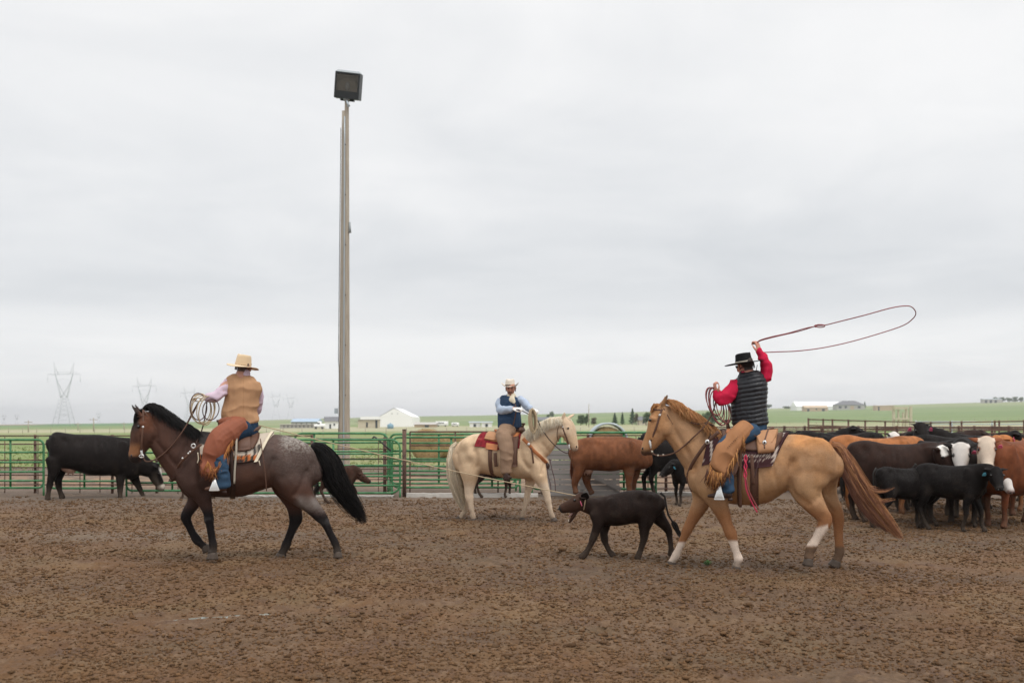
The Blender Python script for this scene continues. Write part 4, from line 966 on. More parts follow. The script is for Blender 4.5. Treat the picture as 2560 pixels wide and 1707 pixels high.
# ------------------------------------------------------------------ buckskin horse (right)
C_ = Frame(1930, 11.35, 0, (1580, 760, .43373))
buck = C_.root('horse', 'tan buckskin horse with white socks and reddish tail under the rider swinging a rope', 'horse')
csec = [C_.sec(*p) for p in [(322, 900, 1010, .06), (340, 850, 1065, .14), (390, 790, 1110, .20), (450, 745, 1130, .24), (520, 735, 1143, .265), (600, 755, 1152, .30), (700, 765, 1156, .33), (790, 763, 1138, .33), (880, 752, 1085, .31), (960, 748, 1050, .29), (1040, 762, 1030, .285), (1100, 785, 1030, .27), (1150, 810, 1025, .23), (1180, 850, 1000, .15)]]
l = .15
cl = [
    C_.path([(178, 632, 62, 0, .09), (215, 664, 84, 0, .095), (262, 712, 98, 0, .11), (320, 765, 112, 0, .135), (370, 820, 130, 0, .165), (440, 900, 140, 0, .20)]),
    C_.path([(172, 602, 44, 0, .075), (172, 650, 72, 0, .098), (160, 705, 76, 0, .108), (138, 752, 62, 0, .095), (112, 792, 50, 0, .078), (88, 826, 39, 0, .066), (76, 848, 30, 0, .058), (72, 862, 22, 0, .045)]),
    C_.path([(430, 960, 90, -.10, .13), (460, 1060, 82, -l, .125), (490, 1130, 60, -l, .10), (520, 1200, 46, -l, .07), (548, 1270, 34, -l, .05), (568, 1318, 33, -l, .048), (582, 1365, 25, -l, .035), (600, 1425, 22, -l, .03), (612, 1465, 27, -l, .037), (608, 1492, 22, -l, .033), (602, 1510, 26, -l, .042)]),
    C_.path([(400, 970, 80, .10, .13), (410, 1070, 76, l, .12), (400, 1135, 56, l, .095), (372, 1200, 42, l, .066), (340, 1258, 32, l, .048), (316, 1305, 31, l, .046), (296, 1350, 23, l, .034), (268, 1410, 21, l, .03), (250, 1450, 25, l, .036), (236, 1472, 21, l, .034), (228, 1488, 24, l, .042)]),
    C_.path([(1040, 900, 135, -.10, .15), (1010, 1010, 122, -.15, .15), (1010, 1085, 88, -.17, .125), (1050, 1150, 62, -.18, .09), (1092, 1205, 46, -.18, .06), (1112, 1245, 41, -.18, .05), (1092, 1295, 31, -.18, .038), (1058, 1355, 26, -.18, .032), (1034, 1400, 30, -.18, .038), (1024, 1432, 26, -.18, .036), (1018, 1462, 29, -.18, .044)]),
    C_.path([(1080, 900, 120, .10, .15), (1100, 1010, 95, .15, .14), (1120, 1090, 66, .16, .11), (1150, 1150, 48, .16, .08), (1176, 1195, 40, .16, .055), (1186, 1235, 36, .16, .048), (1190, 1290, 28, .16, .036), (1194, 1370, 24, .16, .032), (1196, 1425, 28, .16, .038), (1188, 1455, 24, .16, .036), (1178, 1475, 28, .16, .044)]),
]
cb = [B(C_, 420, 940, -.14, 55, .07, 100), B(C_, 420, 940, .14, 55, .07, 100), B(C_, 1060, 880, -.19, 110, .09, 115), B(C_, 1060, 880, .19, 110, .09, 115), B(C_, 122, 662, -.085, 22, .03, 17), B(C_, 122, 662, .085, 22, .03, 17), B(C_, 200, 716, -.075, 38, .035, 44), B(C_, 200, 716, .075, 38, .035, 44), B(C_, 70, 832, -.04, 13, .02, 15), B(C_, 70, 832, .04, 13, .02, 15), B(C_, 104, 858, 0, 22, .036, 14), B(C_, 930, 850, -.22, 50, .07, 50), B(C_, 930, 850, .22, 50, .07, 50)]
mbt = MB(); ear(mbt, C_.pt(172, 594, -.055), C_.pt(205, 518, -.07), .046, .022, (.6, .8, 0)); ear(mbt, C_.pt(160, 590, .05), C_.pt(184, 548, .07), .03, .018, (.6, .8, 0))
def buck_col(v, u, w, l):
    c = np.tile(np.array([.43, .25, .135]), (len(v), 1)); n = fbm(v, 8, 3, 5)
    c = mixc(c, (.40, .205, .09), ss(.45, .7, n) * .5)
    c = mixc(c, (.42, .255, .13), ss(950, 1100, w) * ss(1140, 1100, w) * .5)
    c = mixc(c, (.56, .24, .07), ss(860, 780, w) * ss(880, 960, u) * .6)
    c = mixc(c, (.44, .20, .075), ss(230, 120, u) * .4)
    c = mixc(c, (.30, .13, .055), ss(1130, 1230, w) * .85)
    c = mixc(c, (.10, .055, .035), ss(824, 856, w) * ss(150, 110, u))
    c = mixc(c, (.72, .62, .52), ss(96, 70, u - (w - 600) * -.16 - 0) * ss(600, 640, w) * ss(800, 760, w) * (np.abs(l) < .05) * .0)
    # socks
    sock = ss(1362, 1380, w) * (u < 340) * (l > 0) + ss(1352, 1372, w) * (u > 520) * (u < 700) * (l < 0) + ss(1275, 1300, w + (u - 1070) * .3) * ss(1405, 1385, w) * (u > 960) * (u < 1130) * (l < 0)
    c = mixc(c, (.74, .62, .52), np.clip(sock, 0, 1) * (.8 + .2 * n))
    c = mixc(c, (.12, .085, .06), ss(1385, 1410, w) * (u > 960) * .85)
    c = mixc(c, (.14, .10, .07), ss(1460, 1500, w) * (.5 + .5 * n))
    c = mixc(c, (.16, .11, .08), ss(560, 530, w) * .8 * (u > 190))
    return c
C_.zsm = (1080, 340, 1250)
quad2(buck, C_, csec, cl, cb, mbt, .0125, buck_col, lines=[([(880, 1060), (868, 980), (890, 900)], 24, .028), ([(905, 1085), (970, 1130)], 20, .016), ([(1180, 960), (1130, 1040), (1085, 1090)], 18, .018), ([(1100, 980), (1050, 1060), (1010, 1110)], 18, .010),
    ([(905, 800), (960, 840)], 34, -.016), ([(1000, 880), (960, 980), (920, 1050)], 50, -.016), ([(430, 760), (395, 880), (360, 970)], 22, .018), ([(540, 900), (500, 1020), (540, 1110)], 24, .018), ([(440, 930), (470, 1040)], 40, -.016),
    ([(255, 740), (320, 850), (350, 940)], 18, .014), ([(225, 610), (240, 660), (245, 720)], 13, .011), ([(110, 690), (112, 770)], 12, -.006), ([(150, 740), (160, 800)], 11, .007), ([(740, 1110), (860, 1060)], 24, .010),
    ([(640, 960), (660, 1080)], 12, .004), ([(720, 950), (745, 1080)], 12, .005), ([(790, 940), (815, 1060)], 12, .006), ([(1040, 1090), (1110, 1180)], 12, .008), ([(1075, 780), (1130, 850), (1150, 930)], 22, .008)])
for a in ((598, 1542, -l, 30, 32, 6), (222, 1516, l, 32, 32, 10), (1012, 1506, -.18, 32, 42, 8), (1162, 1512, .16, 36, 36, 18)): hoof(buck, C_, *a)
for s_ in (-1, 1):
    m = MB(); m.ball(C_.pt(104, 668, s_ * .096), .019); m.build('eye', 'eye', buck)
    m = MB(); p = C_.pt(62, 832, s_ * .048); m.ball(p, (.012, .010, .017)); m.build('nostril', 'eye', buck)
SR = [(.42, .19, .07), (.50, .25, .10), (.36, .15, .06), (.56, .30, .13)]
m = MB()
for i in range(24):
    f = i / 23; u = 192 + (470 - 192) * f; v = float(np.interp(u, [150, 200, 260, 300, 400, 470], [575, 562, 570, 600, 662, 720]))
    p0 = C_.pt(u, v, .0); cv = lambda q: float(np.interp(q, [150, 200, 260, 300, 400, 470, 560], [575, 562, 570, 600, 662, 720, 790])); p1 = C_.pt(u + 26, cv(u + 26) + 2, -.05); p2 = C_.pt(u + 52, cv(u + 52) + 22 + 10 * math.sin(i * 1.9), -.105 - .03 * f); p3 = C_.pt(u + 62 + 20 * math.sin(i * 1.7), cv(u + 62) + 52 + 16 * math.sin(i * 2.3), -.12 - .05 * f)
    strands(m, [p0, p1, p2, p3], 52, [.02, .04, .045, .04], SR, w=.003, seg=7, wild=.5, lmin=.5)
for i in range(4):
    strands(m, [C_.pt(172 - i * 4, 590, .0), C_.pt(135, 580, -.04), C_.pt(118, 610, -.05 + .03 * i), C_.pt(112, 640, -.03 + .02 * i)], 22, [.02, .025, .03, .02], SR, w=.004, seg=6)
m.build('mane', 'hair', buck)
TR = [(.36, .17, .075), (.26, .115, .065), (.20, .09, .06), (.44, .22, .10)]; TD = [(.16, .075, .055), (.20, .095, .07), (.27, .13, .08)]
m = MB(); g = [C_.pt(1150, 808, 0), C_.pt(1195, 822, 0), C_.pt(1235, 900, -.02), C_.pt(1290, 1010, -.02), C_.pt(1370, 1130, 0), C_.pt(1460, 1250, .0), C_.pt(1555, 1355, 0)]
strands(m, g, 950, [.028, .045, .066, .08, .084, .062, .02], TR, w=.0032, seg=14, wild=.34, noise=1.1, lmin=.5)
g2 = [C_.pt(1160, 815, 0), C_.pt(1190, 860, 0), C_.pt(1235, 960, -.02), C_.pt(1300, 1080, -.02), C_.pt(1380, 1200, 0), C_.pt(1480, 1310, 0)]
strands(m, g2, 520, [.022, .04, .06, .07, .066, .035], TD, w=.0035, seg=14, wild=.34, noise=1.1, lmin=.6)
for gg in ([(1290, 960), (1340, 1040), (1400, 1080), (1460, 1078), (1530, 1048)], [(1330, 1060), (1400, 1120), (1440, 1138), (1520, 1125)], [(1250, 900), (1310, 1000), (1350, 1050), (1430, 1065)]):
    strands(m, [C_.pt(*q, -.03) for q in gg], 22, [.03, .03, .025, .018, .012][:len(gg)], TR, w=.0035, seg=9, wild=.3)
m.build('tail', 'hair', buck)

# ------------------------------------------------------------------ palomino horse (middle)
P_ = Frame(1265, 17.2, R(-14), (1100, 930, .31893))
pal = P_.root('horse', 'cream palomino horse with a white mane, standing side on behind the roped calf', 'horse')
psec = [P_.sec(*p) for p in [(118, 610, 720, .10), (140, 560, 770, .19), (185, 520, 790, .25), (250, 490, 790, .29), (320, 478, 790, .30), (400, 486, 805, .31), (490, 498, 822, .32), (580, 490, 832, .31), (660, 470, 838, .27), (730, 500, 842, .25), (780, 560, 820, .22), (812, 620, 790, .16), (828, 670, 750, .09)]]
l = .15
pl = [
    P_.path([(940, 398, 48, 0, .085), (905, 440, 76, 0, .095), (850, 490, 96, 0, .115), (790, 545, 118, 0, .14), (720, 600, 128, 0, .18), (670, 660, 120, 0, .21)]),
    P_.path([(962, 368, 38, 0, .08), (985, 415, 62, 0, .10), (1003, 462, 66, 0, .108), (1022, 510, 54, 0, .095), (1040, 552, 42, 0, .078), (1052, 585, 34, 0, .066), (1056, 606, 27, 0, .056)]),
    P_.path([(760, 720, 75, -.10, .13), (775, 800, 66, -l, .115), (800, 860, 46, -l, .085), (824, 920, 33, -l, .058), (842, 975, 27, -l, .047), (850, 1010, 27, -l, .046), (858, 1045, 19, -l, .033), (868, 1090, 17, -l, .029), (876, 1120, 21, -l, .036), (886, 1140, 18, -l, .034)]),
    P_.path([(730, 730, 70, .10, .13), (718, 810, 60, l, .11), (705, 870, 40, l, .08), (692, 925, 29, l, .056), (682, 975, 25, l, .046), (678, 1005, 25, l, .045), (668, 1045, 18, l, .033), (656, 1090, 17, l, .03), (650, 1118, 20, l, .036), (646, 1135, 17, l, .034)]),
    P_.path([(235, 660, 110, -.10, .16), (235, 760, 92, -.15, .15), (235, 840, 62, -.16, .115), (232, 900, 44, -.16, .075), (228, 950, 35, -.16, .055), (232, 985, 32, -.16, .05), (242, 1030, 23, -.16, .036), (252, 1090, 19, -.16, .031), (258, 1125, 24, -.16, .037), (264, 1148, 20, -.16, .035)]),
    P_.path([(220, 680, 100, .10, .15), (215, 780, 80, .15, .13), (205, 860, 52, .16, .10), (192, 920, 38, .16, .066), (186, 965, 34, .16, .052), (194, 1000, 28, .16, .045), (200, 1050, 21, .16, .034), (196, 1085, 20, .16, .032), (178, 1115, 22, .16, .036), (158, 1140, 18, .16, .034)]),
]
pb = [B(P_, 215, 600, -.19, 75, .09, 85), B(P_, 215, 600, .19, 75, .09, 85), B(P_, 760, 690, -.14, 45, .07, 80), B(P_, 1000, 436, -.085, 16, .03, 14), B(P_, 1000, 436, .085, 16, .03, 14), B(P_, 960, 470, -.075, 30, .035, 36), B(P_, 960, 470, .075, 30, .035, 36), B(P_, 1062, 586, -.04, 11, .02, 12), B(P_, 1062, 586, .04, 11, .02, 12)]
mbt = MB(); ear(mbt, P_.pt(965, 372, -.055), P_.pt(978, 312, -.07), .044, .022, (.8, .6, 0)); ear(mbt, P_.pt(1000, 362, .06), P_.pt(1056, 326, .13), .044, .02, (.2, .8, .5))
def pal_col(v, u, w, l):
    c = np.tile(np.array([.65, .475, .31]), (len(v), 1)); n = fbm(v, 7, 3, 5)
    c = mixc(c, (.60, .43, .28), ss(.45, .7, n) * .5)
    c = mixc(c, (.72, .60, .46), ss(520, 470, w) * .5)
    c = mixc(c, (.72, .60, .47), ss(840, 900, w) * .6)
    c = mixc(c, (.62, .42, .26), ss(940, 1000, u) * .3)
    c = mixc(c, (.25, .18, .15), ss(570, 612, w) * (u > 1000) * .75)
    c = mixc(c, (.34, .25, .18), ss(980, 1140, w) * (.35 + .5 * n))
    return c
P_.zsm = (800, 60, 850)
quad2(pal, P_, psec, pl, pb, mbt, .0135, pal_col, flow=(-.8, 0, -.6), lines=[([(325, 730), (318, 650), (300, 580)], 20, .026), ([(160, 640), (190, 760)], 16, .012), ([(240, 560), (270, 640)], 30, -.016), ([(640, 560), (660, 680), (700, 740)], 18, .018), ([(720, 620), (760, 720)], 30, -.014), ([(800, 560), (845, 620)], 16, .012), ([(930, 420), (925, 480), (940, 520)], 11, .010), ([(820, 700), (800, 780)], 14, .016)])
for a in ((898, 1168, -l, 27, 26, -8), (644, 1156, l, 24, 20, 0), (270, 1172, -.16, 28, 24, -4), (138, 1160, .16, 24, 26, 18)): hoof(pal, P_, *a)
for s_ in (-1, 1):
    m = MB(); m.ball(P_.pt(1004, 440, s_ * .098), .02); m.build('eye', 'eye', pal)
    m = MB(); m.ball(P_.pt(1070, 584, s_ * .045), (.012, .012, .018)); m.build('nostril', 'eye', pal)
CR = [(.74, .64, .48), (.80, .74, .62), (.66, .54, .38)]
m = MB()
for i in range(24):
    f = i / 23; u = 955 - (955 - 650) * f; v = float(np.interp(u, [650, 700, 780, 860, 955], [480, 448, 400, 360, 352]))
    drop = 60 + 60 * f; p0 = P_.pt(u, v, .0); p1 = P_.pt(u - 10, v + 10, -.08); p2 = P_.pt(u - 8 + 8 * math.sin(i), v + drop * .6, -.13 - .03 * f); p3 = P_.pt(u - 4 + 10 * math.sin(i * 1.7), v + drop * 1.2, -.15 - .05 * f)
    strands(m, [p0, p1, p2, p3], 50, [.015, .025, .03, .02], CR, w=.0032, seg=7, wild=.45, lmin=.5)
strands(m, [P_.pt(975, 360, .0), P_.pt(1010, 372, -.02), P_.pt(1035, 420, -.02), P_.pt(1052, 470, .0)], 90, [.03, .035, .03, .015], CR, w=.0045, seg=7)
m.build('mane', 'hair', pal)
m = MB(); g = [P_.pt(135, 555, 0), P_.pt(102, 590, 0), P_.pt(92, 700, -.02), P_.pt(110, 830, -.02), P_.pt(145, 960, 0), P_.pt(185, 1085, 0)]
strands(m, g, 800, [.035, .06, .095, .12, .10, .03], [(.74, .64, .48), (.66, .54, .38), (.52, .42, .30), (.80, .72, .58)], w=.004, seg=11, wild=.15, lmin=.6)
m.build('tail', 'hair', pal)
# ------------------------------------------------------------------ cattle
def cattle_head(mb, hp, yaw, pitch, s, roll=0.0, jaw=0.0, earlen=.17, eardroop=-.2, name=None):
    """adds a head; returns matrix head-local -> body-local. head local: x towards muzzle, z up, poll at origin"""
    Mx = Matrix.Translation(hp) @ Matrix.Rotation(yaw, 4, 'Z') @ Matrix.Rotation(-pitch, 4, 'Y') @ Matrix.Rotation(roll, 4, 'X') @ Matrix.Scale(s, 4) @ (Matrix.Scale(.86, 4, (1, 0, 0)) if s < .9 else Matrix.Identity(4))
    h = MB()
    h.loft([(-.06, 0, -.05, .11, .10), (.02, 0, -.035, .135, .115), (.11, 0, -.055, .14, .128), (.20, 0, -.062, .13, .118), (.29, 0, -.058, .108, .094), (.37, 0, -.052, .09, .08), (.43, 0, -.048, .082, .084), (.465, 0, -.048, .068, .076)], n=16, sub=3, cap=.5, sq=2.3)
    if jaw > 0: h.loft([(.14, 0, -.12, .05, .06), (.25, 0, -.14 - .10 * jaw, .04, .055), (.34, 0, -.14 - .20 * jaw, .032, .05), (.41, 0, -.13 - .28 * jaw, .022, .04)], n=10, sub=2, cap=.5)
    for sg in (-1, 1):
        h.ball((.13, sg * .088, .012), (.045, .035, .032)); h.ball((.455, sg * .042, -.028), (.03, .028, .03))
        ear(h, (-.01, sg * .085, .03), (-.085, sg * (.09 + earlen), .03 + eardroop * earlen), .068, .018, (1, 0, .35))
    h.ball((-.02, 0, .055), (.06, .075, .05))
    h.xform(Mx); mb.add(h.v, h.f); return Mx
def cattle_face(root, Mx, s, tags, eye_r=.021, earlen=.17, eardroop=-.2):
    for sg in (-1, 1):
        m = MB(); m.ball(Mx @ Vector((.138, sg * .112, .014)), eye_r * 1.15 * s, n=10, m=6); m.build('eye', 'eye', root)
        m = MB(); m.ball(Mx @ Vector((.505, sg * .040, -.030)), (.017 * s,) * 3, n=8, m=5); m.build('nostril', 'eye', root)
        if sg in tags:
            m = MB(); c = Vector((.01, sg * (.09 + earlen * .62), .01 + eardroop * earlen * .6)); w_, h_ = .034, .085
            m.add([c + Vector((.03, -w_ * .5, 0)), c + Vector((.03, w_ * .5, 0)), c + Vector((.035, w_, -h_ * .5)), c + Vector((.035, w_, -h_)), c + Vector((.035, -w_, -h_)), c + Vector((.035, -w_, -h_ * .5)),
                   c + Vector((.024, -w_ * .5, 0)), c + Vector((.024, w_ * .5, 0)), c + Vector((.028, w_, -h_ * .5)), c + Vector((.028, w_, -h_)), c + Vector((.028, -w_, -h_)), c + Vector((.028, -w_, -h_ * .5))],
                  [(0, 1, 2, 3, 4, 5), (11, 10, 9, 8, 7, 6)] + [(i, i + 6, (i + 1) % 6 + 6, (i + 1) % 6) for i in range(6)])
            m.xform(Mx); m.build('ear_tag', tags[sg], root, smooth=False)
def cattle_body(root, secs, legs, neck, head, colf, vox, tags={}, jaw=0, disp=.008, earlen=.17, eardroop=-.2, extra=(), face=True, lk=1.12):
    """legs: lists of loft points, already in metres; head: (hp,yaw,pitch,s,roll)"""
    mb = MB(); mb.loft(secs, n=24, sub=4, vert=True, cap=.7, sq=2.2, pear=.16)
    for p in legs: mb.loft([(a, b, c_, d_ * lk, e * lk) for a, b, c_, d_, e in p], n=12, sub=4)
    if neck: mb.loft(neck, n=14, sub=4)
    # hook bones, pin bones, shoulder points
    q = sorted(secs); 
    if head and head[0][0] < (q[0][0] + q[-1][0]) / 2: q = q[::-1]
    hb = q[3]; top = hb[2] + hb[3]; w_ = hb[4]; fwd = 1 if q[-1][0] > q[0][0] else -1; L0 = abs(q[-1][0] - q[0][0]); sb = q[-4]
    for sg in (-1, 1): mb.ball((sb[0], sg * sb[4] * .70, sb[2]), (sb[3] * .45, sb[4] * .34, sb[3] * .85))
    def form(v):
        a = (v[:, 0] - q[0][0]) / (fwd * L0); zt_ = top - v[:, 2]; y_ = np.abs(v[:, 1]); r = w_
        g = lambda ca, cz, sa, sz: np.exp(-((a - ca) / sa) ** 2 - ((zt_ / r - cz) / sz) ** 2)
        d_ = .045 * g((hb[0] - q[0][0]) / (fwd * L0), .22, .05, .22) + .03 * g(.05, .35, .035, .22)       # hook and pin bones
        d_ -= .055 * g(.33, .55, .05, .30) + .028 * g(.17, .6, .05, .35)                                  # flank and thigh hollows
        d_ -= .030 * g(.74, .5, .025, .6) ; d_ += .02 * g(.80, .3, .04, .35)                                  # shoulder blade
        d_ += .007 * np.sin(a * 105) * g(.54, 1.0, .12, .5) + .02 * g(.5, 1.4, .14, .5)                      # ribs
        return d_ * r / .30 * (y_ > .03)
    z0_ = min(a[2] - a[3] for a in secs[2:-2]); xs_ = [a[0] for a in secs]
    for b_ in extra: mb.ball(*b_)
    Mx = None
    if head: Mx = cattle_head(mb, Vector(head[0]), head[1], head[2], head[3], head[4] if len(head) > 4 else 0, jaw, earlen, eardroop)
    me = remesh(mb, 'body', vox, 2); relax(me, 14, lambda v: ss(z0_ - .12, z0_ + .08, v[:, 2]) * ss(min(xs_) - .1, min(xs_) + .02, v[:, 0]) * ss(max(xs_) + .1, max(xs_) - .1, v[:, 0])); v = verts(me); n = normals(me)
    setverts(me, v + n * (form(v) * ss(z0_ - .05, z0_ + .1, v[:, 2]) * np.abs(n[:, 1]))[:, None]); v = verts(me); n = normals(me)
    setverts(me, v + n * ((fbm(v * np.array([1, 1, .7]), 4.5, 3, 71) - .5) * disp * 2.4)[:, None]); v = verts(me)
    if Mx is not None:
        inv = np.array(Mx.inverted()); hl = v @ inv[:3, :3].T + inv[:3, 3]
    else: hl = np.full_like(v, 9.0)
    setcol(me, colf(v, hl)); o = link('body', me, 'coat', root); hc_ = np.array(tuple(head[0])) if head else None; fur(o, 15000 if vox > .0115 else 30000, .022 if vox > .0115 else .014, .0042 if vox > .0115 else .0026, (-.7 if head is None or head[0][0] > 0 else .7, 0, -.7), lift=.08, jit=.38, skip=(lambda q: np.linalg.norm(q - hc_, axis=1) < .5 * head[3]) if head else None)
    if head and face: cattle_face(root, Mx, head[3], tags, earlen=earlen, eardroop=eardroop)
    return Mx
def cleg(x, y, ztop, hind, dx=0.0, s=1.0, foot=None, bend=0.0):
    """leg from body to hoof. dx shifts the foot forward"""
    f = dx
    if hind: P = [(x, y * .7, ztop, .19, .13), (x + .02, y, ztop - .22 * s, .155, .115), (x - .02, y, ztop - .38 * s, .095, .075), (x - .10 + f * .4, y, .48 * s, .062, .05), (x - .12 + f * .55, y, .42 * s, .058, .046), (x - .10 + f * .7, y, .28 * s, .038, .034), (x - .07 + f * .9, y, .13 * s, .042, .04), (x - .04 + f, y, .07 * s, .040, .042), (x - .02 + f, y, .02, .055, .052)]
    else: P = [(x, y * .8, ztop, .17, .11), (x, y, ztop - .25 * s, .105, .085), (x + .0 + f * .4, y, .52 * s, .066, .056), (x + .02 + f * .6, y, .38 * s, .052, .048), (x + .015 + f * .7, y, .26 * s, .037, .034), (x + f * .9, y, .12 * s, .042, .04), (x + .01 + f, y, .07 * s, .040, .042), (x + .03 + f, y, .02, .055, .052)]
    return [(a, b, c, d_ * (s * .55 + .45 if s < 1 else 1), e * (s * .55 + .45 if s < 1 else 1)) for a, b, c, d_, e in P]
def ctail(root, pts, cols=((.02, .017, .015), (.035, .03, .027)), r=.017, sw=.05):
    m = MB(); pts = [Vector(p) for p in pts]; k = len(pts)
    m.tube(pts, [r * 1.6] + [r] * (k - 2) + [r * .6], 7, col=cols[0]); g = [pts[-2], pts[-1], pts[-1] + (pts[-1] - pts[-2]).normalized() * .14 + Vector((0, 0, -.05))]
    strands(m, g, 70, [.02, sw, sw * .6], list(cols), w=.005, seg=6, wild=.3); return m.build('tail', 'hair', root)
def facecol(kind, base):
    base = np.array(base)
    def f(v, hl):
        n = fbm(v, 6, 3, 77); c = np.tile(base, (len(v), 1)); nn = fbm(v * np.array([1, 1, .5]), 3, 2, 78)
        n5 = fbm(v * np.array([1, 1, .6]), 14, 3, 74); c = c * (.55 + .75 * nn + .35 * ss(.35, .7, n5))[:, None]; c = mixc(c, np.clip(base * 1.7 + .01, 0, 1), ss(.55, .8, fbm(v * np.array([.6, 1, 1]), 5, 3, 75)) * .35)
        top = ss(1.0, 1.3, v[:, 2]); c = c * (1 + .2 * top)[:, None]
        x, y, z = hl[:, 0], hl[:, 1], hl[:, 2]; inh = (x > -.12) & (x < .6) & (np.abs(y) < .35) & (np.abs(z) < .4)
        jit = (n - .5) * .06
        if kind == 'white':
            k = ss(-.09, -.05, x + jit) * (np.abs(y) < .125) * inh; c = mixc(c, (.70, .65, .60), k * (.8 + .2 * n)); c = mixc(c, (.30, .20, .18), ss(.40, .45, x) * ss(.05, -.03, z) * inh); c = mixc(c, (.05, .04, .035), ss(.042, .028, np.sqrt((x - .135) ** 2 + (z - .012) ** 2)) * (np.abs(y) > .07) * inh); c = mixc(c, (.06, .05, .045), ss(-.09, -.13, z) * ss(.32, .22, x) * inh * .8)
        if kind == 'cream':
            k = ss(-.09, -.04, x + jit) * (np.abs(y) < .12) * inh; c = mixc(c, (.64, .53, .42), k * (.75 + .25 * n)); c = mixc(c, (.42, .24, .20), ss(.40, .45, x) * ss(.05, -.03, z) * inh); c = mixc(c, (.20, .07, .04), ss(.05, .032, np.sqrt((x - .135) ** 2 + (z - .012) ** 2)) * (np.abs(y) > .07) * inh)
        if kind == 'mottle':
            k = ss(-.1, -.06, x + jit) * ss(.16, .12, x + jit * 2) * (z > -.03) * (np.abs(y) < .11) * inh; k = k * (1 - ss(.02, .06, x) * ss(.055, .03, np.abs(y - .02)) * .9)
            c = mixc(c, (.78, .74, .68), k); c = mixc(c, (.75, .68, .6), ss(.25, .3, x) * ss(-.05, -.08, z) * inh)
        if kind == 'black': c = mixc(c, (.05, .047, .045), ss(.42, .47, x) * inh * .7)
        if kind == 'brownhead': c = mixc(c, (.060, .030, .020), ss(-.05, .05, x) * inh * .8); c = mixc(c, (.03, .026, .024), ss(.43, .47, x) * inh)
        if kind == 'muzzle':
            c = mixc(c, (.70, .62, .52), ss(.36, .41, x + jit) * inh); c = mixc(c, (.72, .66, .6), ss(.03, .07, z) * ss(.0, .1, x) * ss(.45, .3, x) * inh * .9)
            c = mixc(c, (.09, .07, .055), ss(.1, .3, x) * ss(-.02, -.08, z) * inh * .6)
        c = mixc(c, (.11, .08, .058), ss(.42, .02, v[:, 2]) * (.25 + .5 * n))
        c = mixc(c, (.10, .075, .055), ss(.56, .7, fbm(v, 7, 3, 79)) * ss(1.0, .5, v[:, 2]) * (.5 if base.max() > .05 else .16))
        return c
    return f
CW = [(-.88, 0, 1.12, .12, .08), (-.84, 0, 1.10, .22, .18), (-.74, 0, 1.03, .34, .26), (-.58, 0, .985, .41, .29), (-.44, 0, .955, .425, .30), (-.25, 0, .915, .425, .34), (0, 0, .890, .435, .38), (.26, 0, .900, .435, .36), (.46, 0, .930, .44, .30), (.60, 0, .935, .43, .26), (.72, 0, .95, .36, .21), (.80, 0, .97, .25, .14)]
def cow(px, py, yaw, base, kind, label, head=None, s=1.0, D=None, calf=False, tags={}, group='cows of the herd at the right', tailup=None, name=None, gait=0.05, eardroop=-.2, jaw=0, udder=False, cat=None):
    """a standing animal. px,py: ground point below its middle; yaw 0 faces right, 90 away, 180 left, -90 the camera"""
    D = D or gz(py); x = PW(px, 0, D).x; r = empty(name or ('calf' if calf else 'cow'), (x, D, 0), R(yaw), label, cat or ('calf' if calf else 'cow'), group)
    k = .70 if calf else 1.0; legk = 1.0
    secs = [(a * s * k * (.80 if calf else .97), b, (c_ - .98) * s * k * (.80 if calf else 1) + .98 * s * (.76 if calf else 1), d_ * s * k * (.80 if calf else 1), e * s * k * (.78 if calf else 1)) for a, b, c_, d_, e in CW]
    kk = s * (.76 if calf else 1); bx = s * k * (.80 if calf else .97); yy = .17 * s * (.65 if calf else 1); zt = .95 * kk
    lk = kk
    legs = [cleg(-.62 * bx, -yy, zt, 1, gait, lk), cleg(-.60 * bx, yy, zt, 1, -gait * 1.5, lk), cleg(.50 * bx, -yy, zt - .05, 0, -gait, lk), cleg(.52 * bx, yy, zt - .05, 0, gait * 1.2, lk)]
    if calf: legs = [[(a, b, c_, d_ * .72, e * .72) for a, b, c_, d_, e in L_] for L_ in legs]
    hx, hy, hz_, hyaw, hpit = head or (1.05, 0, 1.36, 0, -35)
    hs = s * (.74 if calf else 1.0); hp = Vector((hx * bx, hy * bx, hz_ * kk))
    a = Vector((.62 * bx, 0, 1.08 * kk)); mid = (a + hp) / 2 + Vector((.04, 0, .02)) * kk
    nr = kk * (.72 if calf else 1.0)
    neck = [(*a, .30 * nr, .21 * nr), (*mid, .225 * nr, .155 * nr), (*(hp + Vector((-.02, 0, -.05)) * kk), .145 * nr, .115 * nr)]
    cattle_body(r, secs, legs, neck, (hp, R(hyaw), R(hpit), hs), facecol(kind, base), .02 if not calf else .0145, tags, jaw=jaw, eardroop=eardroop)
    tx = -.9 * bx; tc_ = [(.02, .017, .015), (.035, .03, .027)] if max(base) < .08 else [tuple(np.array(base) * .8), tuple(base)]
    ctail(r, [(tx, 0, 1.25 * kk), (tx - .07 * kk, 0, 1.15 * kk), (tx - .06 * kk, 0, .85 * kk), (tx - .04 * kk, .02, .55 * kk)], tc_, r=.017 * kk)
    if udder:
        m = MB(); m.ball((-.42 * bx, 0, .60 * kk), (.16, .12, .10)); [m.tube([(-.42 * bx + i * .07, -.05, .55 * kk), (-.42 * bx + i * .07, -.05, .46 * kk)], [.018, .012], 6) for i in (-1, 1)]; m.build('udder', 'udder', r)
    return r
BLK = (.0085, .0066, .006); BRN = (.021, .0105, .0075); RED = (.135, .043, .018); ORG = (.26, .10, .036)

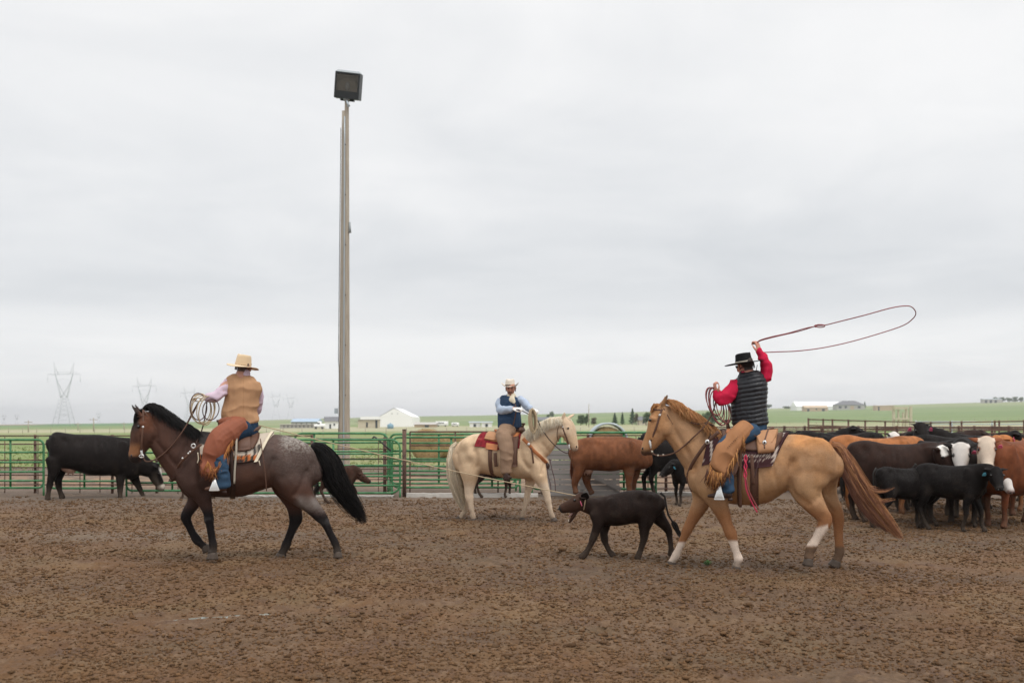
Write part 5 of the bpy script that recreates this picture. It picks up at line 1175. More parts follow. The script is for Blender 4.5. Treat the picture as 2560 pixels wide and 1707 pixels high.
# --- roped calf in the middle (traced)
K_ = Frame(1535, 12.3, 0, (1100, 930, .31893))
calf = K_.root('calf', 'dark brown bawling calf with a pink ear tag, roped between the horses', 'calf')
S_ = lambda *a: K_.sec(*a)
ks = [S_(1195, 1010, 1130, .08), S_(1225, 985, 1175, .12), (S_(1280, 972, 1196, .15)), S_(1340, 955, 1204, .175), S_(1420, 938, 1202, .19), S_(1500, 926, 1185, .19), S_(1580, 926, 1180, .175), S_(1650, 932, 1160, .16), S_(1705, 950, 1130, .13), S_(1738, 985, 1090, .07)]
kl = [K_.path([(1230, 1110, 62, -.07, .07), (1240, 1180, 50, -.09, .065), (1222, 1240, 36, -.09, .05), (1200, 1300, 31, -.09, .042), (1182, 1345, 22, -.09, .028), (1155, 1395, 20, -.09, .026), (1135, 1425, 24, -.09, .03), (1108, 1450, 26, -.09, .034)]),
      K_.path([(1280, 1120, 60, .07, .07), (1290, 1200, 48, .09, .06), (1284, 1255, 34, .09, .046), (1290, 1310, 30, .09, .04), (1302, 1350, 21, .09, .027), (1325, 1395, 19, .09, .025), (1345, 1422, 23, .09, .03), (1362, 1440, 24, .09, .032)]),
      K_.path([(1620, 1060, 95, -.06, .10), (1615, 1150, 72, -.09, .085), (1602, 1220, 46, -.10, .055), (1600, 1280, 34, -.10, .04), (1592, 1330, 25, -.10, .03), (1572, 1390, 20, -.10, .026), (1558, 1430, 24, -.10, .03), (1545, 1462, 26, -.10, .034)]),
      K_.path([(1660, 1050, 85, .06, .10), (1705, 1130, 62, .09, .08), (1755, 1190, 42, .10, .052), (1790, 1240, 32, .10, .04), (1800, 1290, 24, .10, .03), (1808, 1350, 20, .10, .026), (1812, 1400, 24, .10, .03), (1808, 1432, 26, .10, .034)])]
kn = K_.path([(1245, 1075, 85, 0, .10), (1190, 1050, 72, 0, .085), (1130, 1035, 62, 0, .075)])
hp = K_.pt(1112, 985, 0)
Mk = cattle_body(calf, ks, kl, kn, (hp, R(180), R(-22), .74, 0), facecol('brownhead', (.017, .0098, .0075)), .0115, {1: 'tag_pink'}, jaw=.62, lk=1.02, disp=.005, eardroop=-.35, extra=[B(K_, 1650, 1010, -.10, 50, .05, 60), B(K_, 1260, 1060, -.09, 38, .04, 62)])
m = MB(); ear(m, K_.pt(1128, 992, -.10), K_.pt(1150, 944, -.17), .055, .014, (1, -.3, .2), None); me = m.mesh('ear'); setcol(me, np.tile(np.array([.010, .007, .006]), (len(me.vertices), 1))); link('ear', me, 'coat', calf)
g = [K_.pt(1728, 945, 0), K_.pt(1762, 975, 0), K_.pt(1775, 1060, 0), K_.pt(1790, 1120, 0), K_.pt(1822, 1170, 0), K_.pt(1838, 1192, 0)]
ctail(calf, g, r=.012, sw=.035)
m = MB(); m.loft([(.19, 0, -.15, .014, .03), (.30, 0, -.185, .014, .034), (.38, 0, -.215, .011, .026)], sub=2, n=10); m.xform(Mk); m.build('tongue', 'mouth', calf)
m = MB(); [m.box((.405, y_, -.268), (.012, .011, .028)) for y_ in (-.024, -.012, 0, .012, .024)]; m.xform(Mk); m.build('teeth', 'teeth', calf, smooth=False)

# --- black cow at the left (traced)
Q_ = Frame(220, 22.4, 0, (0, 860, .26781))
bc = Q_.root('cow', 'black cow with a white muzzle grazing head down at the far left', 'cow')
S_ = lambda *a: Q_.sec(*a)
qs = [S_(458, 890, 1010, .14), S_(475, 845, 1080, .22), S_(520, 816, 1140, .27), S_(600, 826, 1165, .30), S_(700, 840, 1180, .34), S_(820, 840, 1222, .38), S_(940, 842, 1228, .38), S_(1050, 858, 1230, .34), S_(1140, 868, 1250, .28), S_(1220, 875, 1265, .24), S_(1280, 905, 1240, .19), S_(1310, 950, 1200, .12)]
ql = [Q_.path([(510, 1080, 70, -.14, .14), (500, 1180, 48, -.17, .08), (475, 1260, 32, -.17, .055), (462, 1320, 27, -.17, .045), (455, 1370, 20, -.17, .036), (447, 1420, 22, -.17, .04), (446, 1446, 25, -.17, .05)]),
      Q_.path([(560, 1090, 75, .14, .14), (555, 1190, 52, .17, .08), (545, 1260, 34, .17, .055), (548, 1320, 27, .17, .045), (560, 1370, 20, .17, .036), (575, 1410, 22, .17, .04), (582, 1432, 25, .17, .05)]),
      Q_.path([(1140, 1160, 60, -.12, .10), (1125, 1250, 40, -.16, .07), (1122, 1310, 29, -.16, .05), (1122, 1360, 24, -.16, .042), (1122, 1410, 20, -.16, .038), (1122, 1442, 25, -.16, .05)]),
      Q_.path([(1220, 1170, 65, .12, .10), (1255, 1250, 44, .16, .07), (1285, 1310, 30, .16, .05), (1308, 1355, 24, .16, .042), (1330, 1400, 20, .16, .038), (1345, 1428, 25, .16, .05)])]
qn = Q_.path([(1230, 1060, 130, 0, .22), (1310, 1120, 100, 0, .17), (1380, 1160, 82, 0, .14), (1440, 1185, 66, 0, .12)])
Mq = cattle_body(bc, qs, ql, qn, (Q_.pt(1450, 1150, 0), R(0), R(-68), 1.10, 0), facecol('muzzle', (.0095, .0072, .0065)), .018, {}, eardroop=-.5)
ctail(bc, [Q_.pt(475, 850, 0), Q_.pt(462, 890, 0), Q_.pt(462, 1000, 0), Q_.pt(466, 1100, 0), Q_.pt(466, 1160, 0)], r=.02)
m = MB(); m.loft([(*Q_.pt(600, 1140, 0), .10, .10), (*Q_.pt(660, 1168, 0), .10, .12), (*Q_.pt(710, 1165, 0), .05, .06)], n=14); [m.tube([Q_.pt(u_, 1185, l_), Q_.pt(u_ - 2, 1225, l_)], [.02, .013], 7) for u_, l_ in ((635, -.06), (685, -.06), (640, .05), (682, .05))]; m.build('udder', 'udder', bc)
m = MB(); m.loft([(*Q_.pt(1020, 1215, 0), .02, .03), (*Q_.pt(1075, 1195, -.02), .09, .04), (*Q_.pt(1120, 1240, -.02), .03, .03)], n=12); m.build('navel_flap', 'udder', bc)

# --- red cow behind (traced)
E_ = Frame(1520, 22.2, 0, (1100, 930, .31893))
rc = E_.root('cow', 'red brown cow side on before the grey board panel, beyond the roped calf', 'cow')
S_ = lambda *a: E_.sec(*a)
es = [S_(1028, 590, 690, .12), S_(1045, 545, 750, .22), S_(1100, 520, 770, .28), S_(1170, 508, 770, .30), S_(1250, 504, 772, .35), S_(1340, 502, 780, .37), S_(1420, 503, 768, .35), S_(1500, 512, 765, .30), S_(1560, 530, 765, .25), S_(1610, 570, 760, .19), S_(1640, 610, 740, .12)]
el_ = [E_.path([(1090, 680, 62, -.14, .14), (1090, 760, 46, -.17, .08), (1066, 830, 30, -.17, .052), (1056, 870, 25, -.17, .044), (1058, 910, 19, -.17, .036), (1066, 945, 23, -.17, .046)]),
       E_.path([(1120, 690, 60, .14, .14), (1150, 770, 42, .17, .08), (1148, 840, 30, .17, .052), (1158, 880, 24, .17, .042), (1176, 920, 19, .17, .036), (1190, 948, 23, .17, .046)]),
       E_.path([(1480, 690, 60, -.12, .10), (1482, 780, 40, -.16, .07), (1482, 840, 27, -.16, .048), (1482, 880, 22, -.16, .04), (1484, 915, 19, -.16, .036), (1486, 945, 23, -.16, .046)]),
       E_.path([(1530, 690, 60, .12, .10), (1530, 780, 38, .16, .07), (1520, 840, 27, .16, .048), (1516, 880, 22, .16, .04), (1514, 915, 19, .16, .036), (1516, 940, 23, .16, .046)])]
en = E_.path([(1550, 620, 95, 0, .22), (1595, 610, 80, .14, .19), (1620, 605, 62, .28, .15)])
cattle_body(rc, es, el_, en, (E_.pt(1625, 600, .35), R(62), R(-30), 1.05, 0), facecol('plain', (.125, .048, .022)), .018, {})
m = MB(); m.loft([(*E_.pt(1130, 735, 0), .08, .10), (*E_.pt(1165, 765, 0), .10, .11), (*E_.pt(1200, 750, 0), .05, .06)], n=14); [m.tube([E_.pt(u_, 775, l_), E_.pt(u_ - 2, 806, l_)], [.018, .012], 7) for u_, l_ in ((1135, -.06), (1160, -.06), (1175, .05))]; m.build('udder', 'udder', rc)
ctail(rc, [E_.pt(1042, 550, 0), E_.pt(1030, 590, 0), E_.pt(1030, 700, 0), E_.pt(1036, 790, 0)], [(.12, .04, .02), (.17, .06, .03)], r=.018)

# --- others placed by ground point
cow(1700, 1243, 10, BLK, 'white', 'black cow mostly hidden behind the neck of the buckskin horse', head=(1.0, .1, 1.25, 10, -50), s=1.1, group='cattle between the red cow and the buckskin horse')
cow(1722, 1262, 215, BLK, 'black', 'small black calf with a blue ear tag peering out under the buckskin horse chin', head=(1.05, .1, 1.12, -10, -35), calf=True, tags={1: 'tag_blue'}, s=.98, group='cattle between the red cow and the buckskin horse')
cow(846, 1258, 4, (.045, .022, .015), 'brownhead', 'brown calf walking right half hidden behind the black tail of the bay horse', head=(.98, 0, .95, 0, -32), calf=True, s=.84, group='calves along the fence', gait=.12)
cow(1238, 1243, 0, BRN, 'black', 'dark calf whose legs show beneath the palomino horse belly', head=(1.1, 0, 1.1, 30, -25), calf=True, s=.95, group='calves along the fence')
cow(492, 1246, 185, (.06, .028, .018), 'brownhead', 'brown calf whose hind foot shows beyond the bay horse forelegs', head=(.95, 0, .95, 0, -40), calf=True, s=.8, group='calves along the fence')
# the herd
cow(2188, 1282, 10, ORG, 'plain', 'orange tan cow standing tail on behind the buckskin horse rump', head=(1.05, .2, 1.15, 15, -40), s=1.06, gait=.1)
cow(2246, 1303, -10, BRN, 'mottle', 'large blackish brown cow with a black and white mottled face turned right', head=(.60, -.52, 1.22, -46, -54), s=1.0)
cow(2270, 1262, -90, BLK, 'black', 'black cow facing the camera over the herd with two pink ear tags', head=(.62, 0, 1.575, -8, -42), tags={1: 'tag_pink', -1: 'tag_pink'}, s=1.03, eardroop=-.05)
cow(2175, 1254, -70, BLK, 'white', 'black cow with only a white forehead showing above the orange cow', head=(.75, 0, 1.42, 0, -50), s=1.0)
cow(2395, 1272, -12, BLK, 'black', 'black cow with a pink ear tag standing behind the white faced cow', head=(1.0, 0, 1.36, 170, -15), s=1.06, tags={1: 'tag_pink'})
cow(2412, 1302, -118, BLK, 'white', 'black cow with a broad white face, beside the cream faced cow', head=(.98, .0, 1.22, 8, -58), s=1.04, tags={1: 'tag_pink'}, gait=.04)
cow(2536, 1312, 213, RED, 'cream', 'red brown cow with a cream face and pink ear tag at the right', head=(.99, .12, 1.32, 38, -55), s=1.04, tags={1: 'tag_pink'})
cow(2590, 1272, 200, ORG, 'plain', 'orange cow partly outside the right edge behind the red brown cow', head=(1.0, 0, 1.3, 30, -20), s=1.04)
cow(2060, 1228, 182, BRN, 'black', 'dark brown cow whose back shows just right of the saddle bag', head=(1.0, 0, 1.1, 0, -20), s=.96)
cow(1972, 1222, 176, BRN, 'black', 'dark brown cow whose back shows behind the buckskin horse saddle', head=(1.0, 0, 1.1, 0, -30), s=1.0)
cow(2262, 1321, 14, BLK, 'black', 'black calf seen from behind with blue ear tag, left of the nearest calf', head=(1.04, .1, 1.08, 10, -20), calf=True, tags={-1: 'tag_blue'}, s=1.02, group='black calves in front of the herd', gait=.08)
cow(2378, 1326, -42, BLK, 'black', 'nearest black calf before the herd, facing the camera with blue ear tag', head=(1.12, -.16, 1.16, -56, -46), calf=True, tags={-1: 'tag_blue'}, s=1.08, group='black calves in front of the herd', gait=.1)
cow(2394, 1314, -22, BLK, 'white', 'black calf with a white face peeping out below the red brown cow', head=(1.22, -.14, 1.08, -62, -46), calf=True, s=1.0, group='black calves in front of the herd')

for a in ((1948, 1216, 12, BRN, 'black', 'dark brown cow farthest left of the herd, behind the saddlebag', (1.0, 0, 1.0, 0, -20), 1.08),
          (2028, 1220, -14, BLK, 'black', 'black cow deep in the herd above the buckskin horse rump', (1.0, 0, 1.42, 10, -15), 1.08),
          (2110, 1234, 165, BLK, 'black', 'black cow deep in the herd behind the orange cow rump', (1.0, .1, 1.30, 0, -20), 1.08),
          (2345, 1240, 8, BRN, 'black', 'dark brown cow deep in the herd behind the mottled cow head', (1.0, 0, 1.30, 20, -10), 1.1),
          (2452, 1250, 160, BLK, 'black', 'black cow deep in the herd above the two white faces', (1.0, 0, 1.42, -10, -10), 1.08),
          (2330, 1283, -60, BLK, 'black', 'black cow crowded between the mottled cow and the white faced cow', (.9, 0, 1.32, -30, -40), 1.02),
          (2505, 1282, -75, RED, 'plain', 'red brown cow crowded behind the cream faced cow', (.9, 0, 1.40, -20, -30), 1.0)):
    cow(a[0], a[1], a[2], a[3], a[4], a[5], head=a[6], s=a[7])
# ================================================================= tack and riders
mat('skin', (.50, .27, .19), rough=.55, var=.12, scale=12, spec=.3)
mat('skinc', attr=True, rough=.55, var=.08, scale=12, spec=.3)
mat('glove', (.78, .76, .72), rough=.75, var=.08, bump=.001)
mat('lilac_shirt', (.56, .44, .52), rough=.85, var=.10, scale=9, bump=.0015, bscale=60, spec=.2)
mat('blue_shirt', (.40, .47, .58), rough=.85, var=.10, scale=9, bump=.0015, spec=.2)
mat('red_shirt', (.50, .012, .05), rough=.8, var=.14, scale=9, bump=.0015, spec=.2)
mat('tan_vest', (.44, .25, .135), rough=.8, var=.14, scale=5, bump=.0012, spec=.2)
mat('navy_vest', (.030, .055, .105), rough=.85, var=.15, scale=8, bump=.001, spec=.2)
mat('puffer', (.014, .015, .019), rough=.42, var=.15, scale=9, bump=.001, bscale=50, spec=.45)
mat('denim', (.035, .068, .115), rough=.9, var=.25, scale=14, bump=.001, spec=.15)
mat('dark_denim', (.018, .038, .07), rough=.9, var=.25, scale=14, bump=.001, spec=.15)
mat('rust_leather', (.25, .080, .042), rough=.62, var=.20, scale=5, bump=.0015, spec=.3)
mat('chap_leather', (.35, .165, .075), rough=.7, var=.2, scale=5, bump=.0015, spec=.2)
mat('tan_leather', (.43, .225, .115), rough=.62, var=.14, scale=6, bump=.0012, spec=.3)
mat('brown_chaps', (.27, .175, .115), rough=.75, var=.14, scale=6, bump=.001, spec=.2)
mat('dark_leather', (.045, .024, .018), rough=.5, var=.25, scale=12, spec=.35)
mat('brown_leather', (.115, .058, .038), rough=.55, var=.25, scale=10, spec=.35)
mat('orange_leather', (.46, .17, .065), rough=.5, var=.18, scale=10, spec=.35)
mat('silver', (.72, .72, .70), rough=.30, var=.06, metal=.85)
mat('felt_tan', (.66, .50, .32), rough=.85, var=.06, spec=.15, sheen=.2)
mat('felt_black', (.012, .012, .013), rough=.8, var=.1, spec=.2)
mat('felt_pale', (.66, .59, .50), rough=.85, var=.06, spec=.15)
mat('hat_band', (.46, .41, .33), rough=.7, var=.1)
mat('scarf', (.66, .58, .44), rough=.85, var=.1)
mat('blanket', attr=True, rough=.95, var=.16, scale=16, bump=.003, bscale=90, spec=.1)
mat('rope_tan', (.44, .34, .22), rough=.8, var=.2, scale=40)
mat('rope_red', (.26, .065, .065), rough=.7, var=.2, scale=30)
mat('rope_dark', (.085, .045, .045), rough=.7, var=.2, scale=30)
mat('rope_pink', (.62, .05, .11), rough=.7, var=.2, scale=30)
mat('fringe_tan', attr=True, rough=.8, var=.1, spec=.2)

def smooth_path(pts, sub=5):
    P = np.array([tuple(p) for p in pts], float)
    if len(P) < 3: return [Vector(p) for p in P]
    E = np.vstack([2 * P[0] - P[1], P, 2 * P[-1] - P[-2]]); Q = []
    for i in range(1, len(E) - 2):
        for q in range(sub):
            t = q / sub; a, b, c, d_ = E[i - 1:i + 3]
            Q.append(.5 * (2 * b + (c - a) * t + (2 * a - 5 * b + 4 * c - d_) * t * t + (3 * b - a - 3 * c + d_) * t ** 3))
    Q.append(P[-1]); return [Vector(q) for q in Q]
def cord(root, name, pts, r, m, n=6, sub=5):
    mb = MB(); mb.tube(smooth_path(pts, sub), r, n); return mb.build(name, m, root)
def strap(root, name, pts, w, th, m, sub=5, side=(0, 1, 0)):
    """flat strap: w = half width in plane, th = half thickness"""
    mb = MB(); mb.loft([(*p, w, th) for p in smooth_path(pts, sub)], n=8, sub=1, side=side, sq=4, cap=.1); return mb.build(name, m, root)
class Drape:
    def __init__(s, secs):
        P = np.array(secs); o = np.argsort(P[:, 0]); s.P = P[o]
    def p(s, x, th, off=0):
        c = np.interp(x, s.P[:, 0], s.P[:, 2]); r = np.interp(x, s.P[:, 0], s.P[:, 3]); w = np.interp(x, s.P[:, 0], s.P[:, 4])
        co, si = math.cos(th), math.sin(th); return Vector((x, si * (w + off) * (1 - .10 * co), c + co * (r + off)))
    def th(s, x, z, off=0):
        c = np.interp(x, s.P[:, 0], s.P[:, 2]); r = np.interp(x, s.P[:, 0], s.P[:, 3]) + off; return math.acos(max(-1, min(1, (z - c) / r)))
    def sheet(s, mb, fL, fR, t0, t1, off, th=.012, n=28, m=20, bulge=0.0):
        g = []
        for k, o in ((0, off + th), (1, off - .02)):
            for i in range(n + 1):
                f = i / n; t = t0 + (t1 - t0) * f; xl, xr = fL(f, t), fR(f, t)
                for j in range(m + 1):
                    q = j / m; e = bulge * (math.sin(math.pi * f) * math.sin(math.pi * q)) ** .4 if k == 0 else 0
                    g.append(s.p(xl + (xr - xl) * q, t, o + e))
        w = m + 1; h = n + 1; fs = []
        for i in range(n):
            for j in range(m):
                a = i * w + j; fs.append((a, a + 1, a + w + 1, a + w)); b = a + w * h; fs.append((b, b + w, b + w + 1, b + 1))
        for i in range(n):
            for j in (0, m): a = i * w + j; fs.append((a, a + w, a + w + w * h, a + w * h))
        for j in range(m):
            for i in (0, n): a = i * w + j; fs.append((a, a + 1, a + 1 + w * h, a + w * h))
        mb.add(g, fs)
def garment(root, name, lofts, m, vox=.008, off=0.0, wr=.006, wscale=9, balls=(), stretch=(1, 1, 1), fn=None, smooth=2):
    mb = MB()
    for p in lofts: mb.loft(p[0], n=16, sub=4, off=off, **p[1]) if isinstance(p, tuple) else mb.loft(p, n=16, sub=4, off=off)
    for b_ in balls: mb.ball(*b_)
    me = remesh(mb, name, vox, smooth); v = verts(me); n = normals(me); sv = v * np.array(stretch)
    w_ = 1 - np.abs(2 * fbm(sv + .12 * fbm(v, 6, 2, 88)[:, None], wscale, 2, 81) - 1)
    d_ = (w_ - .6) * wr
    if fn is not None: d_ = d_ + fn(v)
    setverts(me, v + n * d_[:, None]); return link(name, me, m, root)
def fringe(root, name, edge, n, length, cols, dirv=(0, 0, -1), w=.0045, spread=.12, lat=.01, taper=True):
    mb = MB(); E = smooth_path(edge, 8); k = len(E)
    for i in range(n):
        f = (i + random.random()) / n * (k - 1.001); a = int(f); p = E[a].lerp(E[a + 1], f - a) + Vector((0, random.uniform(-lat, lat), 0))
        L_ = (length(f / k) if callable(length) else length) * random.uniform(.7, 1.15); d_ = (Vector(dirv) + Vector((random.gauss(0, spread), random.gauss(0, spread * .5), 0))).normalized()
        c = Vector(random.choice(cols)) * random.uniform(.7, 1.25); s_ = Vector((random.uniform(-.02, .02), random.uniform(-.01, .01), 0))
        mb.tube([p, p + d_ * L_ * .5 + s_, p + d_ * L_ + Vector((random.gauss(0, .012), 0, 0))], [w, w * .85, w * .4], 4, col=c)
    return mb.build(name, 'fringe_tan', root)
def hand(mb, p, dirv, up, s=1.0, curl=1.0, thumb=1):
    x = Vector(dirv).normalized(); z = Vector(up); z = (z - x * z.dot(x)).normalized(); y = z.cross(x)
    Mx = Matrix.Translation(p) @ Matrix(((x.x, y.x, z.x, 0), (x.y, y.y, z.y, 0), (x.z, y.z, z.z, 0), (0, 0, 0, 1))) @ Matrix.Scale(s, 4)
    h = MB(); h.loft([(-.03, 0, 0, .022, .028), (.02, 0, 0, .018, .036), (.06, 0, -.002, .016, .042), (.088, 0, -.004, .013, .038)], n=12, sub=2, cap=.5)
    for y_, ln in ((-.030, .85), (-.010, 1.0), (.011, 1.05), (.031, .95)):
        a = [(.082, y_, -.002), (.082 + .036 * ln, y_, -.012 * curl), (.085 + .045 * ln - .004 * curl, y_, -.012 - .026 * curl * ln), (.085 + .045 * ln - .030 * curl, y_, -.018 - .038 * curl * ln)]
        h.tube(a, [.0105, .0098, .009, .0075], 8)
    t = thumb; h.tube([(.005, t * .028, -.006), (.035, t * .05, -.018), (.065, t * .052, -.032), (.088, t * .036, -.044)], [.015, .0125, .0105, .008], 8)
    h.xform(Mx); mb.add(h.v, h.f)
def head(mb, c, yaw, pitch=0, roll=0, s=1.0):
    """x = face forward"""
    Mx = Matrix.Translation(c) @ Matrix.Rotation(yaw, 4, 'Z') @ Matrix.Rotation(-pitch, 4, 'Y') @ Matrix.Rotation(roll, 4, 'X') @ Matrix.Scale(s, 4)
    h = MB(); h.ball((-.012, 0, .035), (.098, .078, .088), n=20, m=14)
    h.loft([(.0, 0, .01, .085, .072), (.018, 0, -.04, .075, .064), (.032, 0, -.085, .055, .05), (.045, 0, -.112, .032, .032)], n=14, sub=3, cap=.5)      # jaw
    h.loft([(.075, 0, .035, .014, .010), (.100, 0, .0, .014, .013), (.112, 0, -.022, .016, .017), (.098, 0, -.034, .012, .018)], n=10, sub=2, cap=.5)   # nose
    h.ball((.078, 0, .045), (.020, .055, .013)); h.ball((.088, 0, -.058), (.014, .026, .008)); h.ball((.085, 0, -.068), (.014, .024, .009)); h.ball((.075, 0, -.100), (.02, .022, .018))
    for sg in (-1, 1):
        h.ball((.062, sg * .045, -.015), (.026, .022, .022)); h.loft([(-.012, sg * .076, .032, .014, .008), (-.018, sg * .086, .02, .019, .007), (-.012, sg * .084, -.002, .017, .007), (-.002, sg * .078, -.022, .009, .007)], n=10, sub=2, side=(0, 1, 0))
    h.loft([(-.022, 0, -.03, .058, .056), (-.035, 0, -.09, .056, .056), (-.045, 0, -.15, .060, .066)], n=14, sub=2)
    h.xform(Mx); mb.add(h.v, h.f); return Mx
def body(root, lofts, headp, hands, hairc=(.06, .045, .035), skinc=(.48, .25, .17), scale=.86, hairline=None, beard=None):
    mb = MB()
    for i_, p in enumerate(lofts): mb.loft(p, n=14, sub=4, scale=.78 if i_ == 0 else scale if i_ > 2 else .66)
    Mx = head(mb, *headp)
    for h_ in hands: hand(mb, *h_)
    me = remesh(mb, 'body', .0062, 1, .5); v = verts(me); inv = np.array(Mx.inverted()); hl = v @ inv[:3, :3].T + inv[:3, 3]
    c = np.tile(np.array(skinc), (len(v), 1)); n = fbm(v, 30, 2, 5); c = c * (.9 + .2 * n)[:, None]
    inh = (np.linalg.norm(hl, axis=1) < .2)
    x, y, z = hl[:, 0], hl[:, 1], hl[:, 2]
    hair = ss(.03, .0, x - .4 * np.maximum(z, 0) + .02 * n) * ss(-.085, -.06, z) * inh * ss(-.0, -.02, x - .0 + (z < .0) * .012) 
    c = mixc(c, hairc, np.clip(hair, 0, 1)); c = mixc(c, (.03, .02, .016), ((x > .07) & (z > .038) & (z < .056) & (np.abs(y) > .012) & (np.abs(y) < .05)) * .7 * inh)
    c = mixc(c, (.42, .15, .13), ((x > .092) & (z < -.052) & (z > -.078) & (np.abs(y) < .026)) * .6 * inh)
    if beard: c = mixc(c, beard, ((x > .01) & (z < -.045)) * .45 * inh)
    setcol(me, c); o = link('body', me, 'skinc', root)
    for sg in (-1, 1):
        m = MB(); m.ball(Mx @ Vector((.076, sg * .031, .018)), .012); m.build('eye', 'eye', root)
    m = MB(); n0 = len(m.v)
    for i in range(900):      # short hair on the back and sides of the head
        a = random.uniform(R(70), R(290)); e = random.uniform(-.6, -.12); r_ = .082
        p = Vector((math.cos(a) * .100 - .012, math.sin(a) * .081, .035 + e * .12)); d_ = Vector((math.cos(a) * .006, math.sin(a) * .006, -.016))
        m.add([p + Vector((0, .0016, 0)), p - Vector((0, .0016, 0)), p + d_], [(0, 1, 2)], Vector(hairc) * random.uniform(.7, 1.6))
    m.xform(Mx); m.build('hair', 'hair', root)
    return Mx
def hat(root, c, yaw, m, band, s=1.0, pitch=0.0, roll=0.0, crown=.125, brim=.10, curl=.045, taper=.84, dip=.0, label=None):
    """hat part; x = front. c = centre of the brim at the head opening"""
    Mx = Matrix.Translation(c) @ Matrix.Rotation(yaw, 4, 'Z') @ Matrix.Rotation(-pitch, 4, 'Y') @ Matrix.Rotation(roll, 4, 'X') @ Matrix.Scale(s, 4)
    N_ = 40; rings = [(1.0, 0.0, 0), (.99, .03, 0), (.96, .06, 0), (.92, .09, 0), (taper, crown * .92, 0), (taper * .9, crown, 0), (taper * .62, crown * .97, 1), (taper * .25, crown * .86, 1), (.02, crown * .83, 1)]
    vs = []; fs = []
    for (k, z, top) in rings:
        for j in range(N_):
            a = 2 * math.pi * j / N_; x, y = .100 * k * math.cos(a), .084 * k * math.sin(a)
            zz = z - (.018 * math.exp(-(y / .022) ** 2) * (.3 if not top else 1) if z > crown * .9 else 0) - (.012 * max(0, math.cos(a)) ** 2 if z > crown * .85 else 0)
            y *= 1 - (.16 * max(0, math.cos(a)) ** 2 if z > crown * .5 else 0); vs.append((x, y, zz))
    for i in range(len(rings) - 1):
        for j in range(N_): fs.append((i * N_ + j, i * N_ + (j + 1) % N_, (i + 1) * N_ + (j + 1) % N_, (i + 1) * N_ + j))
    mb = MB(); mb.add(vs, fs); mb.xform(Mx); h = mb.build('hat', m, root)
    vs = []; fs = []; K = 7
    for side in (0, 1):
        for i in range(K + 1):
            t = i / K
            for j in range(N_):
                a = 2 * math.pi * j / N_; rx, ry = .099 + brim * t * (1.0), .083 + brim * t * (1 - .10 * t)
                z = curl * abs(math.sin(a)) ** 2.2 * t ** 1.8 - dip * abs(math.cos(a)) ** 2 * t ** 1.4 - .004 * t
                vs.append((rx * math.cos(a), ry * math.sin(a), z - side * .0045))
    W_ = N_ * (K + 1)
    for i in range(K):
        for j in range(N_):
            a, b_ = i * N_ + j, i * N_ + (j + 1) % N_; fs.append((a, b_, b_ + N_, a + N_)); fs.append((W_ + a, W_ + a + N_, W_ + b_ + N_, W_ + b_))
    for j in range(N_): a, b_ = K * N_ + j, K * N_ + (j + 1) % N_; fs.append((a, b_, b_ + W_, a + W_))
    mb = MB(); mb.add(vs, fs); mb.xform(Mx); br = mb.build('brim', m, h)
    vs = []; fs = []
    for z in (.002, .026):
        for j in range(N_): a = 2 * math.pi * j / N_; k = 1.03 - .35 * z; vs.append((.100 * k * math.cos(a), .084 * k * math.sin(a), z))
    for j in range(N_): fs.append((j, (j + 1) % N_, N_ + (j + 1) % N_, N_ + j))
    mb = MB(); mb.add(vs, fs); mb.xform(Mx); mb.build('hat_band', band, h); return h
def stirrup(root, fr, u, v0, v1, l, hw, m='silver', open_side=False):
    """bell shaped stirrup hanging from (u,v0) to the tread at v1"""
    a, b = fr.pt(u, v0, l), fr.pt(u, v1, l); w = hw * fr.m; mb = MB(); st = None
    for sg in (-1, 1):
        o = .062 * sg
        pts = [(a.x, a.y + o * .35, a.z, w * .25, .004), (a.x, a.y + o * .8, a.z - (a.z - b.z) * .25, w * .35, .004), (a.x, a.y + o, a.z - (a.z - b.z) * .6, w * .62, .004), (b.x, b.y + o, b.z, w, .005)]
        mb.loft(pts, n=10, sub=3, sq=4, cap=.1)
    mb.loft([(a.x, a.y - .03, a.z, .010, w * .3), (a.x, a.y + .03, a.z, .010, w * .3)], sub=1, side=(1, 0, 0), n=8)
    mb.loft([(b.x, b.y - .068, b.z, .010, w * 1.0), (b.x, b.y + .068, b.z, .010, w * 1.0)], sub=1, side=(1, 0, 0), n=10, sq=4, cap=.1)
    return mb.build('stirrup', m, root)
def boot(root, fr, ankle, heel, toe, l, m='dark_leather', s=1.0):
    a, h, t = fr.pt(*ankle, l), fr.pt(*heel, l), fr.pt(*toe, l); mb = MB()
    top = a + Vector((0, 0, .10)); mb.loft([(*top, .058 * s, .052 * s), (*a, .048 * s, .044 * s), (*(a.lerp(h, .6) + (t - h) * .12), .052 * s, .042 * s)], n=12, sub=2)
    mid = h.lerp(t, .5); mb.loft([(*(h + (t - h) * .1 + Vector((0, 0, .035))), .038 * s, .036 * s), (*(mid + Vector((0, 0, .038))), .040 * s, .042 * s), (*(h.lerp(t, .75) + Vector((0, 0, .026))), .028 * s, .044 * s), (*(t + Vector((0, 0, .018))), .016 * s, .026 * s)], n=12, sub=3)
    b_ = mb.build('boot', m, root); sx = 1 if t.x > h.x else -1
    mb = MB(); mb.box(h + Vector((sx * .025, 0, -.014)), (.05, .055, .03)); mb.build('boot_heel', 'dark_leather', b_); return b_
def cinch(root, dr, x, hw, t0, t1, m, off=.012, name='cinch'):
    mb = MB(); dr.sheet(mb, lambda f, t: x - hw, lambda f, t: x + hw, t0, t1, off, .008, n=26, m=3); return mb.build(name, m, root)
